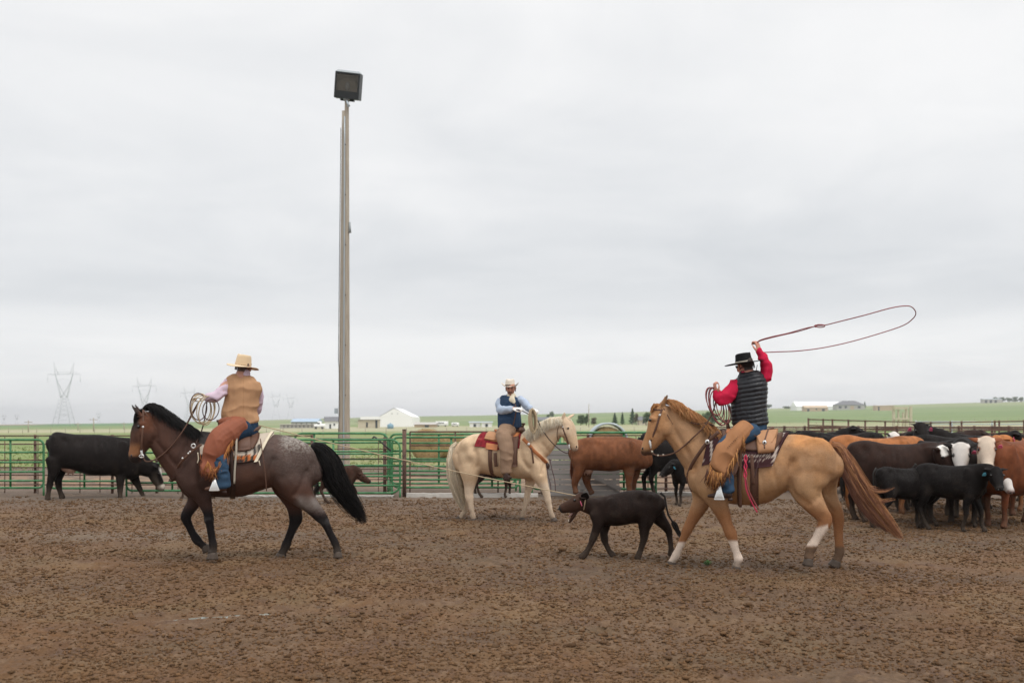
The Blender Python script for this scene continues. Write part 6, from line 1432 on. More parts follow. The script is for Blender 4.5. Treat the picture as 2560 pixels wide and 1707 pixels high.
def bridle(fr, label, cheek, nose, brow, throat, w, bit, m='brown_leather'):
    t = fr.root('bridle', label, 'bridle')
    for sg in (-1, 1):
        strap(t, 'cheek_strap', [fr.pt(u, v, sg * l_) for u, v, l_ in cheek], .012, .005, m)
        strap(t, 'throat_latch', [fr.pt(u, v, sg * l_) for u, v, l_ in throat], .007, .004, m)
        b_ = fr.pt(*bit, sg * w); mb = MB(); mb.loft([(b_.x, b_.y, b_.z + .03, .012, .006), (b_.x, b_.y, b_.z, .016, .007), (b_.x + .01, b_.y, b_.z - .06, .009, .006)], n=8, sub=2); mb.build('bit_shank', 'silver', t)
        mb = MB(); mb.ball(fr.pt(cheek[1][0], cheek[1][1], sg * (cheek[1][2] + .006)), (.014, .005, .014)); mb.build('concho', 'silver', t)
    for nm, pp in (('noseband', nose), ('browband', brow)):
        if pp: a, b_, l1, l2 = pp; A1, B1 = fr.pt(*a, -l1), fr.pt(*b_, 0); strap(t, nm, [A1, B1 + Vector((0, -l2 * .5, 0)), B1 + Vector((0, l2 * .5, 0)), fr.pt(*a, l1)], .010, .004, m)
    return t

# ------------------------------------------------------------------ left rider
DR1 = Drape(bsec); fr = A_
lx_ = lambda u, v=800: fr.pt(u, v).x
r = fr.root('saddle_blanket', 'cream blanket with black stripes and an orange band under the left rider saddle', 'saddle blanket')
mb = MB(); DR1.sheet(mb, lambda f, t: lx_(540 + 14 * abs(t)), lambda f, t: lx_(1048 - 66 * abs(t) ** 1.5), -R(80), R(80), .012, .012, n=44, m=60)
me = mb.mesh('blanket'); v = verts(me); u, w = fr.uv(v); k = (u - 540) / 500
c = np.tile(np.array([.50, .43, .35]), (len(v), 1)); c = mixc(c, (.02, .018, .02), ((u > 915) & (u < 935) | (u > 860) & (u < 876) | (w < 690) & (u < 900)) * .95)
low = (w > 762) | (v[:, 1] > 0) & (np.abs(v[:, 1]) > .3); c = mixc(c, (.44, .13, .04), low * 1.0); c = mixc(c, (.03, .028, .025), low * (np.sin(u * .16) > .55)); c = mixc(c, (.05, .09, .06), low * (np.sin(u * .16 + 2) > .85))
c = mixc(c, (.03, .025, .025), ((w > 798) | (u > 944) & (w > 690)) * .9); setcol(me, c); link('woven_sheet', me, 'blanket', r)
mb = MB(); DR1.sheet(mb, lambda f, t: lx_(1036 - 66 * abs(t) ** 1.5), lambda f, t: lx_(1060 - 66 * abs(t) ** 1.5), -R(84), R(84), .016, .016, n=40, m=5, bulge=.006); mb.build('fleece_edge', 'scarf', r)
cord(r, 'tie_string', [fr.pt(955, 800, -.36), fr.pt(960, 818, -.365), fr.pt(964, 834, -.36)], .006, 'scarf')
def saddle(fr, dr, label, fork, horn, cantle_lo, cantle_hi, skirt, fender, stir, lleath, lskirt, sl, mseat='brown_leather', hornm='brown_leather', strm='silver', cin=None, stirhw=34, cantw=.155):
    """fork, horn, cantle: traced points of the tree; skirt (u0,u1,deg); stir (u,v0,v1)"""
    t = fr.root('saddle', label, 'saddle'); X = lambda u: fr.pt(u, 800 if fr is not P_ else 600).x
    a, b_ = fr.pt(*fork), fr.pt(*cantle_lo); mid = a.lerp(b_, .55)
    mb = MB(); mb.loft([(a.x, 0, a.z - .03, .06, .11), (*(a.lerp(b_, .3) - Vector((0, 0, .055))), .055, .10), (*(mid - Vector((0, 0, .06))), .05, .14), (b_.x, 0, b_.z - .035, .05, .165)], n=18, sub=4); mb.build('seat', mseat, t)
    mb = MB(); mb.ball((a.x, 0, a.z), (.055, .15, .06)); mb.build('swell', mseat, t)
    h = fr.pt(*horn); mb = MB(); mb.tube([(a.x, 0, a.z + .02), (h.x, 0, h.z - .012)], [.026, .017], 10); mb.loft([(h.x, 0, h.z - .012, .03, .034), (h.x, 0, h.z + .006, .034, .036)], sub=1, side=(0, 1, 0), n=14, cap=.3); mb.build('horn', hornm, t)
    c0, c1 = fr.pt(*cantle_lo), fr.pt(*cantle_hi); mb = MB(); K = 16; vs = []; fs = []
    for i in range(K + 1):       # cantle: a dished plate, higher in the middle
        q = i / K * 2 - 1; y = q * cantw; hh = (1 - abs(q) ** 2.6); top = c0.lerp(c1, hh)
        fw = (abs(q) ** 2) * .07 * (-1 if c1.x > c0.x else 1)
        for dx, z_ in ((-.016, 0), (-.016, 1), (.014, 1), (.014, 0)): p = top if z_ else c0 - Vector((0, 0, .07)); vs.append((p.x + dx + fw, y, p.z + (.004 if z_ and dx > 0 else 0)))
    for i in range(K):
        for j in range(4): fs.append((i * 4 + j, i * 4 + (j + 1) % 4, i * 4 + 4 + (j + 1) % 4, i * 4 + 4 + j))
    fs += [(0, 1, 2, 3), (K * 4 + 3, K * 4 + 2, K * 4 + 1, K * 4)]; mb.add(vs, fs); ct = mb.build('cantle', mseat, t)
    mb = MB(); mb.tube([( (c0.lerp(c1, 1 - abs(q) ** 2.6)).x + (abs(q) ** 2) * .07 * (-1 if c1.x > c0.x else 1), q * cantw, (c0.lerp(c1, 1 - abs(q) ** 2.6)).z) for q in np.linspace(-1, 1, 21)], .017, 8); mb.build('cantle_roll', lskirt, ct)
    for sg in (-1, 1):
        u0, u1, dg = skirt; mb = MB(); dr.sheet(mb, lambda f, t_: X(u0) + .05 * (f > .0) * (abs(f - .0) ** 3), lambda f, t_: X(u1) - .08 * f ** 3, sg * R(12), sg * R(dg), .034, .012, n=18, m=18); mb.build('skirt', lskirt, t)
        strap(t, 'fender', [fr.pt(u_, v_, sg * l_) for u_, v_, l_ in fender], .075, .006, lleath)
        stirrup(t, fr, *stir, sg * sl, stirhw, strm)
    if cin: 
        for u_, hw, m_, o_ in cin: cinch(t, dr, X(u_), hw, -R(180), R(180), m_, o_)
    return t
sd = saddle(fr, DR1, 'brown western saddle on the dark bay horse', (690, 590), (682, 528), (905, 628), (962, 572), (640, 960, 58), [(720, 640, .29), (715, 760, .36), (700, 860, .40)], (650, 918, 1002), 'brown_leather', 'brown_leather', .40, cin=[(776, .03, 'dark_leather', .014)])
strap(sd, 'latigo', [fr.pt(800, 590, -.31), fr.pt(800, 720, -.36), fr.pt(790, 850, -.36), fr.pt(785, 960, -.34)], .012, .005, 'hat_band')
strap(sd, 'latigo', [fr.pt(770, 700, -.36), fr.pt(768, 830, -.365), fr.pt(772, 1000, -.30)], .018, .006, 'dark_leather')
strap(sd, 'saddle_string', [fr.pt(965, 650, -.30), fr.pt(985, 780, -.35), fr.pt(1000, 900, -.35), fr.pt(1008, 1010, -.33)], .006, .004, 'brown_leather')
mb = MB(); mb.tube([fr.pt(796 + 14 * math.cos(a), 570 + 14 * math.sin(a), -.31) for a in np.linspace(0, 6.28, 13)[:-1]], .006, 6, closed=True); mb.build('ring', 'hat_band', sd)
mb = MB(); DR1.sheet(mb, lambda f, t: lx_(805), lambda f, t: lx_(900), -R(60), -R(30), .048, .012, n=8, m=8, bulge=.03); mb.build('rear_jockey', 'brown_leather', sd)
bcl = fr.root('breast_collar', 'leather breast collar with a silver ring on the dark bay horse', 'breast collar')
for sg in (-1, 1): strap(bcl, 'shoulder_strap', [fr.pt(560, 690, sg * .285), fr.pt(505, 730, sg * .285), fr.pt(450, 780, sg * .262), fr.pt(410, 825, sg * .21), fr.pt(392, 870, sg * .10)], .014, .006, 'brown_leather')
mb = MB(); mb.tube([fr.pt(505 + 14 * math.cos(a), 700 + 14 * math.sin(a), -.29) for a in np.linspace(0, 6.28, 17)[:-1]], .008, 6, closed=True); mb.build('ring', 'silver', bcl)
for (a, b_) in ((470, 752), (482, 740), (430, 785)): mb = MB(); mb.ball(fr.pt(a, b_, -.285), (.012, .006, .012)); mb.build('concho', 'silver', bcl)
cord(bcl, 'tie_string', [fr.pt(535, 745, -.30), fr.pt(540, 790, -.30), fr.pt(532, 818, -.30)], .007, 'scarf')
bridle(fr, 'brown leather bridle with small silver conchos on the dark bay horse', [(160, 452, .06), (158, 570, .105), (150, 660, .108), (146, 730, .075)], None, ((158, 492), (112, 500), .085, .08), [(165, 460, .07), (235, 560, .085), (262, 620, .07), (245, 665, .02)], .07, (148, 742))
rn = fr.root('reins', 'long brown reins from the bay horse mouth to the left rider hand', 'reins')
for sg, o in ((-1, 0), (1, 14)): cord(rn, 'rein', [fr.pt(150, 755, sg * .08), fr.pt(180, 806, sg * .09), fr.pt(250, 788, sg * .12), fr.pt(340, 715, sg * .15), fr.pt(430, 600, sg * .16 - .03), fr.pt(500, 480 - o, -.12), fr.pt(556, 372, -.13)], .0075, 'brown_leather')
cord(rn, 'rein', [fr.pt(598, 400, -.14), fr.pt(585, 500, -.10), fr.pt(560, 600, -.05), fr.pt(520, 690, -.26)], .0075, 'dark_leather')
mb = MB(); mb.tube([fr.pt(148 + 16 * math.cos(a), 770 + 10 * math.sin(a), -.085) for a in np.linspace(0, 6.28, 13)[:-1]], .006, 6, closed=True); mb.build('ring', 'silver', rn)

p1 = fr.root('person', 'man in a tan vest and lilac shirt seen from behind on the dark bay horse', 'person')
mm = fr.m
def T_(fr, pts, dep): return [(*fr.pt(u, v, l_), hw * fr.m, d_) for (u, v, hw, d_, l_) in pts]
tor = T_(fr, [(868, 600, 92, .145, 0), (845, 555, 112, .15, 0), (830, 500, 116, .145, 0), (828, 440, 112, .135, 0), (840, 370, 110, .135, 0), (846, 305, 118, .135, 0), (842, 262, 108, .115, 0), (846, 228, 72, .09, 0), (850, 198, 40, .062, 0)], 0)
legn = A_.path([(865, 585, 66, -.13, .11), (760, 625, 62, -.25, .10), (655, 685, 48, -.36, .075), (665, 770, 38, -.385, .065), (690, 860, 33, -.395, .058), (698, 935, 24, -.40, .045)])
legf = A_.path([(865, 585, 66, .13, .11), (760, 625, 62, .25, .10), (655, 685, 48, .36, .075), (665, 770, 38, .385, .065), (690, 860, 33, .395, .058), (698, 935, 24, .40, .045)])
arml = A_.path([(748, 272, 40, -.01, .062), (712, 310, 40, -.05, .062), (668, 356, 36, -.10, .056), (630, 366, 30, -.125, .05), (596, 368, 23, -.135, .038)])
armr = A_.path([(930, 300, 38, .02, .06), (950, 360, 34, .06, .055), (950, 430, 31, .12, .05), (915, 490, 26, .22, .042), (885, 520, 22, .28, .036)])
hc = fr.pt(852, 156, 0)
Mh = body(p1, [tor, legn, legf, arml, armr], (hc, R(48), R(-8), 0, 1.0), [(fr.pt(590, 368, -.135), (-1, -.1, .15), (.2, -.4, 1), 1.0, 1.0, 1), (fr.pt(885, 520, .28), (-.6, .3, -.5), (0, .3, 1), 1.0, 1.0, -1)], hairc=(.10, .075, .06), skinc=(.50, .26, .19))
slim = lambda t_: [(a, b_, c_, d_ - .026, e - .028) for a, b_, c_, d_, e in t_[:-1]] + [t_[-1]]
garment(p1, 'shirt', [slim(tor[1:]), arml, armr, T_(fr, [(848, 212, 50, .078, 0), (850, 196, 46, .070, 0)], 0)], 'lilac_shirt', off=-.002, wr=.038, wscale=7, stretch=(1, 1, 1.5), vox=.0075)
vt = [(a, b_, c_, d_ + .010, e + .012) for a, b_, c_, d_, e in tor[1:-1]]
garment(p1, 'vest', [(vt, dict(cap=.25))], 'tan_vest', vox=.0078, wr=.036, wscale=4.2, stretch=(1.0, 1, 1.3), fn=lambda v: -.006 * np.exp(-((v[:, 0] - fr.pt(845, 300).x) / .006) ** 2))
garment(p1, 'jeans', [(tor[:2] + [(tor[0][0] + .03, 0, tor[0][2] - .03, .13, .15)], {})], 'dark_denim', wr=.006)
garment(p1, 'jeans_leg', [A_.path([(650, 700, 44, -.365, .07), (680, 790, 46, -.385, .068), (698, 880, 46, -.395, .065), (708, 972, 46, -.40, .06)])], 'denim', wr=.035)
garment(p1, 'jeans_leg', [legf], 'denim', wr=.008, off=.008)
garment(p1, 'jeans_leg', [legn[:14]], 'dark_denim', wr=.006, off=-.004)
ch_ = [A_.path([(820, 560, 62, -.16, .14), (760, 600, 76, -.24, .135), (690, 652, 76, -.33, .115), (652, 720, 68, -.375, .095), (632, 790, 56, -.39, .07), (610, 850, 50, -.40, .065), (598, 885, 38, -.40, .055)])]
chp = garment(p1, 'chaps', ch_ + [A_.path([(700, 540, 24, -.10, .05), (780, 530, 26, -.19, .05), (850, 528, 22, -.17, .05)])], 'rust_leather', wr=.045, wscale=4.5, smooth=2, stretch=(1, 1, .7))
FRC = [(.34, .13, .045), (.42, .19, .06), (.25, .085, .035)]
fringe(chp, 'fringe', [fr.pt(790, 640, -.36), fr.pt(745, 700, -.40), (fr.pt(720, 760, -.43)), fr.pt(690, 810, -.45), fr.pt(650, 860, -.46), fr.pt(600, 800, -.46)], 150, .14, FRC, dirv=(-.25, -.05, -1), spread=.16)
fringe(chp, 'fringe', [fr.pt(560, 790, -.42), fr.pt(560, 850, -.43), fr.pt(600, 870, -.46), fr.pt(640, 850, -.46)], 70, .10, [(.20, .07, .035), (.13, .05, .03)], dirv=(0, 0, -1))
boot(p1, fr, (708, 968), (735, 1008), (588, 1006), -.40, 'brown_leather'); boot(p1, fr, (708, 968), (735, 1008), (588, 1006), .40, 'brown_leather')
mb = MB(); hand(mb, fr.pt(588, 366, -.135), (-1, -.1, .15), (.2, -.4, 1), 1.12, 1.0, 1); me = remesh(mb, 'glove', .0055, 1); link('glove', me, 'glove', p1)
mb = MB(); mb.loft([(*fr.pt(592, 368, -.135), .030, .030), (*fr.pt(583, 367, -.135), .031, .031)], sub=1, n=12, cap=.1); mb.build('cuff', 'dark_leather', p1)
hat(p1, fr.pt(846, 148, 0), R(52), 'felt_tan', 'felt_tan', s=1.06, pitch=R(-4), roll=R(9), crown=.125, brim=.098, curl=.004, taper=.88, dip=.022)
# rope coil held by the left rider
rp = fr.root('rope_coil', 'tan rope coiled in the white gloved hand of the left rider', 'rope')
for i, (cu, cv, ru, rv, tl) in enumerate(((552, 440, 72, 100, .05), (560, 446, 70, 104, .2), (570, 452, 78, 98, -.1), (590, 450, 62, 96, -.35), (598, 458, 55, 100, -.5), (540, 430, 58, 92, .1), (625, 450, 56, 72, -.3))):
    pts = []
    for q in range(29):
        a = -math.pi / 2 + 2 * math.pi * q / 28; uu = cu + ru * math.cos(a) + tl * rv * math.sin(a) * .3; vv = cv + rv * math.sin(a); pts.append(fr.pt(uu, vv, -.13 - .012 * i + .05 * math.cos(a)))
    mb = MB(); mb.tube(pts[:-1], .0062, 6, closed=True); mb.build('rope_loop', 'rope_tan' if i < 5 else 'rope_dark', rp)
# taut rope from rider to the calf's neck
pA = A_.world(A_.pt(905, 545, .02)); pB = K_.world(K_.pt(1118, 978, -.02)); t = empty('lasso_rope', pB, 0, 'long taut tan rope stretched from the left rider to the roped calf neck', 'rope')
pts = [pA.lerp(pB, f) - Vector((0, 0, .10 * math.sin(math.pi * f) ** 1.0 * .35)) - pB for f in np.linspace(0, 1, 40)]
mb = MB(); mb.tube(pts, .0060, 6); mb.build('rope_line', 'rope_tan', t)
nk = [K_.world(K_.pt(1136 + 10 * math.cos(a), 1022 - 62 * math.cos(a), .112 * math.sin(a))) - pB for a in np.linspace(0, 6.28, 25)[:-1]]
mb = MB(); mb.tube(nk, .0068, 6, closed=True); mb.build('neck_loop', 'rope_tan', t)

# ------------------------------------------------------------------ right rider
DR3 = Drape(csec); fr = C_; lx3 = lambda u: fr.pt(u, 850).x
r = fr.root('saddle_blanket', 'maroon blanket with a white woven border under the right rider saddle', 'saddle blanket')
mb = MB(); DR3.sheet(mb, lambda f, t: lx3(455 - 26 * abs(t) ** 1.5 * (abs(t) > 0)), lambda f, t: lx3(905 - 52 * abs(t) ** 1.6), -R(84), R(84), .012, .016, n=44, m=60)
me = mb.mesh('blanket'); v = verts(me); u, w = fr.uv(v); c = np.tile(np.array([.050, .022, .024]), (len(v), 1)); th_ = np.abs(v[:, 1]); edge = (905 - 60 * (th_ / .34) ** 1.6) - u
c = mixc(c, (.52, .44, .38), ((edge > 22) & (edge < 36) & (np.sin(w * .5) > -.3)) * .9); c = mixc(c, (.50, .42, .36), ((w > 868) & (w < 884) & (np.sin(u * .35) > -.2) & (u > 600)) * .9)
c = mixc(c, (.45, .36, .30), ((w > 898) & (w < 908) & (np.sin(u * .25) > .2)) * .9); c = mixc(c, (.55, .48, .42), ((u > 452) & (u < 462)) * .9); setcol(me, c); link('woven_sheet', me, 'blanket', r)
sd = saddle(fr, DR3, 'tan western saddle with saddlebags on the buckskin horse', (560, 745), (548, 672), (740, 770), (812, 712), (520, 870, 56), [(600, 780, .29), (590, 880, .36), (560, 980, .40)], (505, 1032, 1122), 'brown_leather', 'brown_leather', .40, mseat='orange_leather', cin=[(708, .045, 'brown_leather', .012), (622, .022, 'brown_leather', .016)], stirhw=30)
for sg in (-1, 1):
    mb = MB(); DR3.sheet(mb, lambda f, t: lx3(716 + 6 * f + 22 * max(0, f - .7)), lambda f, t: lx3(838 - 12 * f - 26 * max(0, f - .7)), sg * R(17), sg * R(62), .05, .02, n=14, m=14, bulge=.035); sb_ = mb.build('saddlebag', 'tan_leather', sd)
    mb = MB(); DR3.sheet(mb, lambda f, t: lx3(712 + 26 * f * f), lambda f, t: lx3(842 - 34 * f * f), sg * R(17), sg * R(50), .092, .006, n=12, m=12); mb.build('bag_flap', 'tan_leather', sb_)
    c_ = DR3.p(lx3(765), sg * R(50), .112); mb = MB(); mb.ball(c_, (.024, .008, .026)); mb.build('concho', 'silver', sb_)
    mb = MB(); mb.ball(c_ + Vector((0, sg * .006, 0)), (.010, .006, .012)); mb.build('concho_centre', 'dark_leather', sb_)
    strap(sb_, 'bag_strap', [DR3.p(lx3(785), sg * R(20), .105), DR3.p(lx3(776), sg * R(34), .108), DR3.p(lx3(765), sg * R(48), .106), DR3.p(lx3(765), sg * R(58), .09)], .008, .004, 'brown_leather')
strap(sd, 'cinch_strap', [fr.pt(690, 870, -.36), fr.pt(695, 960, -.37), fr.pt(700, 1040, -.34)], .02, .006, 'brown_leather')
strap(sd, 'latigo', [fr.pt(628, 830, -.36), fr.pt(625, 950, -.37), fr.pt(622, 1060, -.35), fr.pt(626, 1170, -.30)], .016, .006, 'brown_leather')
strap(sd, 'saddle_string', [fr.pt(735, 880, -.37), fr.pt(725, 930, -.375), fr.pt(705, 1000, -.36)], .006, .004, 'rope_dark')
# braided red halter rope tied to the saddle
t = fr.root('braided_rope', 'braided red and pink rope hanging from the saddle of the buckskin horse', 'rope')
for k_ in range(2): cord(t, 'braid', [fr.pt(656 + 7 * math.sin(a * 9 + k_ * math.pi) - 4 * a, 868 + 130 * a, -.385 - .006 * math.cos(a * 9 + k_ * math.pi)) for a in np.linspace(0, 1, 22)], .008, 'rope_pink', sub=2)
cord(t, 'rope_end', [fr.pt(652, 998, -.385), fr.pt(660, 1070, -.38), fr.pt(690, 1140, -.36), fr.pt(722, 1200, -.35)], .009, 'rope_pink'); cord(t, 'rope_end', [fr.pt(656, 998, -.39), fr.pt(672, 1070, -.385), fr.pt(700, 1130, -.37), fr.pt(728, 1180, -.36)], .008, 'rope_red')
bcl = fr.root('breast_collar', 'dark leather breast collar with a silver concho on the buckskin horse', 'breast collar')
for sg in (-1, 1): strap(bcl, 'shoulder_strap', [fr.pt(500, 735, sg * .285), fr.pt(435, 795, sg * .262), fr.pt(385, 862, sg * .23), fr.pt(345, 925, sg * .165), fr.pt(322, 985, sg * .08)], .020, .006, 'brown_leather')
mb = MB(); mb.ball(fr.pt(434, 794, -.275), (.026, .008, .028)); mb.build('concho', 'silver', bcl); mb = MB(); mb.ball(fr.pt(434, 794, -.281), (.013, .006, .014)); mb.build('concho_centre', 'dark_leather', bcl)
strap(bcl, 'tie_down', [fr.pt(322, 985, -.07), fr.pt(318, 1010, -.05), fr.pt(345, 1080, -.06)], .012, .006, 'brown_leather')
bridle(fr, 'brown leather bridle with a long silver bit on the buckskin horse', [(178, 596, .06), (160, 640, .10), (140, 710, .105), (108, 790, .075)], None, ((172, 612), (122, 606), .085, .08), [(182, 600, .07), (215, 660, .088), (240, 712, .078), (228, 748, .03)], .075, (104, 800))
strap(bcl, 'wither_strap', [fr.pt(335, 680, -.12), fr.pt(380, 690, -.15), fr.pt(430, 688, -.15), fr.pt(470, 700, -.16)], .010, .005, 'dark_leather')
rn = fr.root('reins', 'braided rawhide reins from the buckskin horse mouth to the right rider hand', 'reins')
for sg in (-1, 1): cord(rn, 'rein', [fr.pt(108, 838, sg * .08), fr.pt(130, 868, sg * .09), fr.pt(190, 872, sg * .11), fr.pt(260, 848, sg * .13), fr.pt(340, 780, sg * .15 - .01), fr.pt(420, 700, sg * .12 - .04), fr.pt(470, 610, -.10), fr.pt(492, 505, -.12)], .0085, 'brown_leather')
for (a, b_) in ((116, 850), (150, 872), (180, 870)): mb = MB(); mb.ball(fr.pt(a, b_, -.095), .013); mb.build('rein_knot', 'hat_band', rn)

p3 = fr.root('person', 'man in a black puffer vest, red shirt and black hat swinging a rope overhead', 'person')
tor = T_(fr, [(700, 745, 74, .145, 0), (690, 705, 92, .15, 0), (678, 660, 96, .15, 0), (672, 600, 95, .145, 0), (676, 530, 93, .14, 0), (680, 475, 92, .14, 0), (676, 435, 82, .12, 0), (668, 405, 55, .09, 0), (662, 385, 34, .06, 0)], 0)
legn = C_.path([(700, 735, 56, -.13, .11), (620, 765, 54, -.25, .10), (530, 815, 44, -.36, .078), (525, 890, 36, -.385, .066), (540, 980, 30, -.395, .058), (548, 1060, 22, -.40, .045)])
legf = [(a, -b_, c_, d_, e) for a, b_, c_, d_, e in legn]
arml = C_.path([(600, 462, 36, -.02, .065), (572, 505, 38, -.08, .07), (530, 545, 37, -.13, .066), (498, 538, 30, -.15, .055), (486, 510, 21, -.15, .038)])
armr = C_.path([(752, 440, 34, .02, .062), (775, 405, 33, .03, .06), (778, 365, 30, .03, .055), (762, 325, 27, .03, .05), (742, 285, 20, .02, .038), (732, 266, 16, .02, .03)])
hc = fr.pt(652, 357, 0)
Mh = body(p3, [tor, legn, legf, arml, armr], (hc, R(140), R(-14), 0, 1.0), [(fr.pt(488, 512, -.15), (-.3, -.1, 1), (-.9, -.4, .2), .95, 1.0, -1), (fr.pt(735, 272, .02), (-.25, 0, 1), (.8, -.5, .2), 1.0, 1.15, 1)], hairc=(.045, .033, .028), skinc=(.52, .24, .17))
garment(p3, 'shirt', [slim(tor[1:]), arml, armr], 'red_shirt', off=-.001, wr=.042, wscale=7, vox=.0075)
vt = [(a, b_, c_, d_ + .016, e + .016) for a, b_, c_, d_, e in tor[1:-1]]
def quilt(v):
    s_ = v[:, 2] - .16 * v[:, 0] * ss(.9, 1.9, v[:, 2]) + .022 * (fbm(v, 5, 2, 31) - .5) ; return .011 * np.abs(np.sin(np.pi * s_ / .050)) ** .55 * (.6 + .8 * fbm(v, 7, 2, 35)) - .007
garment(p3, 'vest', [(vt, dict(cap=.3)), T_(fr, [(664, 412, 46, .075, 0), (662, 392, 44, .072, 0)], 0)], 'puffer', vox=.0072, wr=.006, wscale=16, fn=quilt, smooth=1)
garment(p3, 'jeans', [(tor[:2] + [(tor[0][0] + .04, 0, tor[0][2] - .04, .13, .15)], {})], 'denim', wr=.006)
garment(p3, 'jeans_leg', [C_.path([(530, 900, 34, -.37, .05), (538, 950, 37, -.385, .062), (545, 1010, 36, -.395, .065), (552, 1076, 34, -.40, .06)])], 'denim', wr=.035)
garment(p3, 'jeans_leg', [legf], 'denim', wr=.008, off=.008)
garment(p3, 'jeans_leg', [legn], 'denim', wr=.006, off=-.008)
ch_ = [C_.path([(650, 722, 52, -.15, .13), (612, 765, 56, -.25, .13), (556, 830, 58, -.345, .10), (530, 888, 60, -.38, .085), (512, 935, 56, -.395, .085), (500, 955, 58, -.40, .075)])]
ch_ = [(ch_[0], dict(cap=.15, sq=2.6))]
chp = garment(p3, 'chaps', ch_, 'chap_leather', wr=.045, wscale=4.5, smooth=2, stretch=(1, 1, .7))
FR3 = [(.50, .25, .09), (.42, .19, .065), (.33, .15, .06), (.20, .09, .05)]
fringe(chp, 'fringe', [fr.pt(450, 925, -.43), fr.pt(480, 965, -.46), fr.pt(530, 960, -.47), fr.pt(575, 900, -.46), fr.pt(610, 830, -.42)], 240, lambda f: .20 - .06 * f, FR3, dirv=(-.12, -.03, -1), spread=.15)
fringe(chp, 'fringe', [fr.pt(432, 945, -.42), fr.pt(450, 990, -.43), fr.pt(490, 1000, -.44)], 90, .14, [(.14, .07, .05), (.10, .05, .04), (.24, .11, .05)], dirv=(-.05, 0, -1), spread=.2)
fringe(chp, 'fringe', [fr.pt(585, 700, -.24), fr.pt(640, 706, -.27), fr.pt(700, 716, -.22)], 90, .10, FR3, dirv=(.3, -.1, -1), spread=.12)
fringe(chp, 'fringe', [fr.pt(620, 715, -.27), fr.pt(640, 740, -.33), fr.pt(640, 780, -.37)], 60, .17, FR3, dirv=(.0, -.1, -1), spread=.08)
mb = MB(); [mb.box(fr.pt(552 + 58 * f, 826 - 62 * f, -.47 + .05 * f), (.012, .008, .006)) for f in np.linspace(0, 1, 8)]; mb.build('lacing', 'dark_leather', chp)
boot(p3, fr, (552, 1078), (580, 1118), (440, 1114), -.40); boot(p3, fr, (552, 1078), (580, 1118), (440, 1114), .40)
# glasses temple
Mg = Mh; mb = MB(); mb.tube([Mg @ Vector(q) for q in ((-.01, .082, .022), (.05, .078, .024), (.088, .062, .022))], .0025, 5); mb.tube([Mg @ Vector(q) for q in ((.088, .062, .022), (.104, 0, .024), (.088, -.062, .022), (-.01, -.082, .022))], .0025, 5); gl = mb.build('glasses', 'dark_steel', p3)
for sg in (-1, 1): mb = MB(); mb.ball(Mg @ Vector((.093, sg * .034, .012)), (.010, .020, .016), rot=Mg); mb.build('lens', 'window_dark', gl)
h3 = hat(p3, fr.pt(645, 340, 0), R(150), 'felt_black', 'hat_band', pitch=R(-6), roll=R(-6), crown=.115, brim=.128, curl=.014, taper=.92, dip=-.004)
mb = MB(); mb.tube([fr.pt(722, 350, -.06), fr.pt(718, 372, -.06), fr.pt(714, 392, -.1)], .004, 5); mb.build('stampede_string', 'dark_leather', h3)
# swinging loop
lp = fr.root('lasso', 'thin reddish lasso loop swinging high above the right rider', 'rope')
cord(lp, 'spoke', [fr.pt(733, 262, .02), fr.pt(722, 230, .02), fr.pt(735, 210, .02), fr.pt(800, 190, .0), fr.pt(900, 168, -.05), (fr.pt(1000, 140, -.1)), fr.pt(1058, 128, -.12)], .0065, 'rope_red')
cord(lp, 'loop', [fr.pt(1058, 124, -.12), fr.pt(1110, 122, -.15), fr.pt(1200, 100, -.25), fr.pt(1350, 62, -.3), fr.pt(1480, 26, -.25), fr.pt(1560, 12, -.1), fr.pt(1610, 16, .05), fr.pt(1636, 50, .25), fr.pt(1618, 85, .45), fr.pt(1560, 125, .6), fr.pt(1420, 172, .6), fr.pt(1250, 220, .5), fr.pt(1100, 252, .35), fr.pt(960, 270, .2), fr.pt(850, 275, .1), fr.pt(756, 278, .03), fr.pt(742, 270, .02)], .0058, 'rope_red')
cord(lp, 'loop_tail', [fr.pt(740, 262, .03), fr.pt(722, 232, .03), fr.pt(738, 213, .03), fr.pt(830, 188, -.02), fr.pt(960, 158, -.08), fr.pt(1056, 128, -.12)], .005, 'rope_red')
mb = MB(); mb.tube([fr.pt(1084 + 28 * math.cos(a), 126 + 8 * math.sin(a), -.13) for a in np.linspace(0, 6.28, 17)[:-1]], .006, 6, closed=True); mb.ball(fr.pt(1058, 127, -.12), .016); mb.build('honda_knot', 'rope_red', lp)
cl_ = fr.root('rope_coil', 'dark red rope coiled in the left hand of the right rider', 'rope')
for i, (cu, cv, ru, rv) in enumerate(((470, 560, 40, 80), (478, 572, 44, 92), (486, 584, 40, 104), (495, 590, 46, 110), (505, 596, 50, 102), (520, 600, 46, 84), (528, 612, 36, 74))):
    pts = []
    for q in range(25):
        a = -math.pi / 2 + 2 * math.pi * q / 24; pts.append(fr.pt(cu + ru * math.cos(a) + 22 * math.sin(a), cv + rv * math.sin(a), -.17 + .008 * i + .04 * math.cos(a)))
    mb = MB(); mb.tube(pts[:-1], .0062, 6, closed=True); mb.build('rope_loop', 'rope_dark' if i % 2 else 'rope_red', cl_)

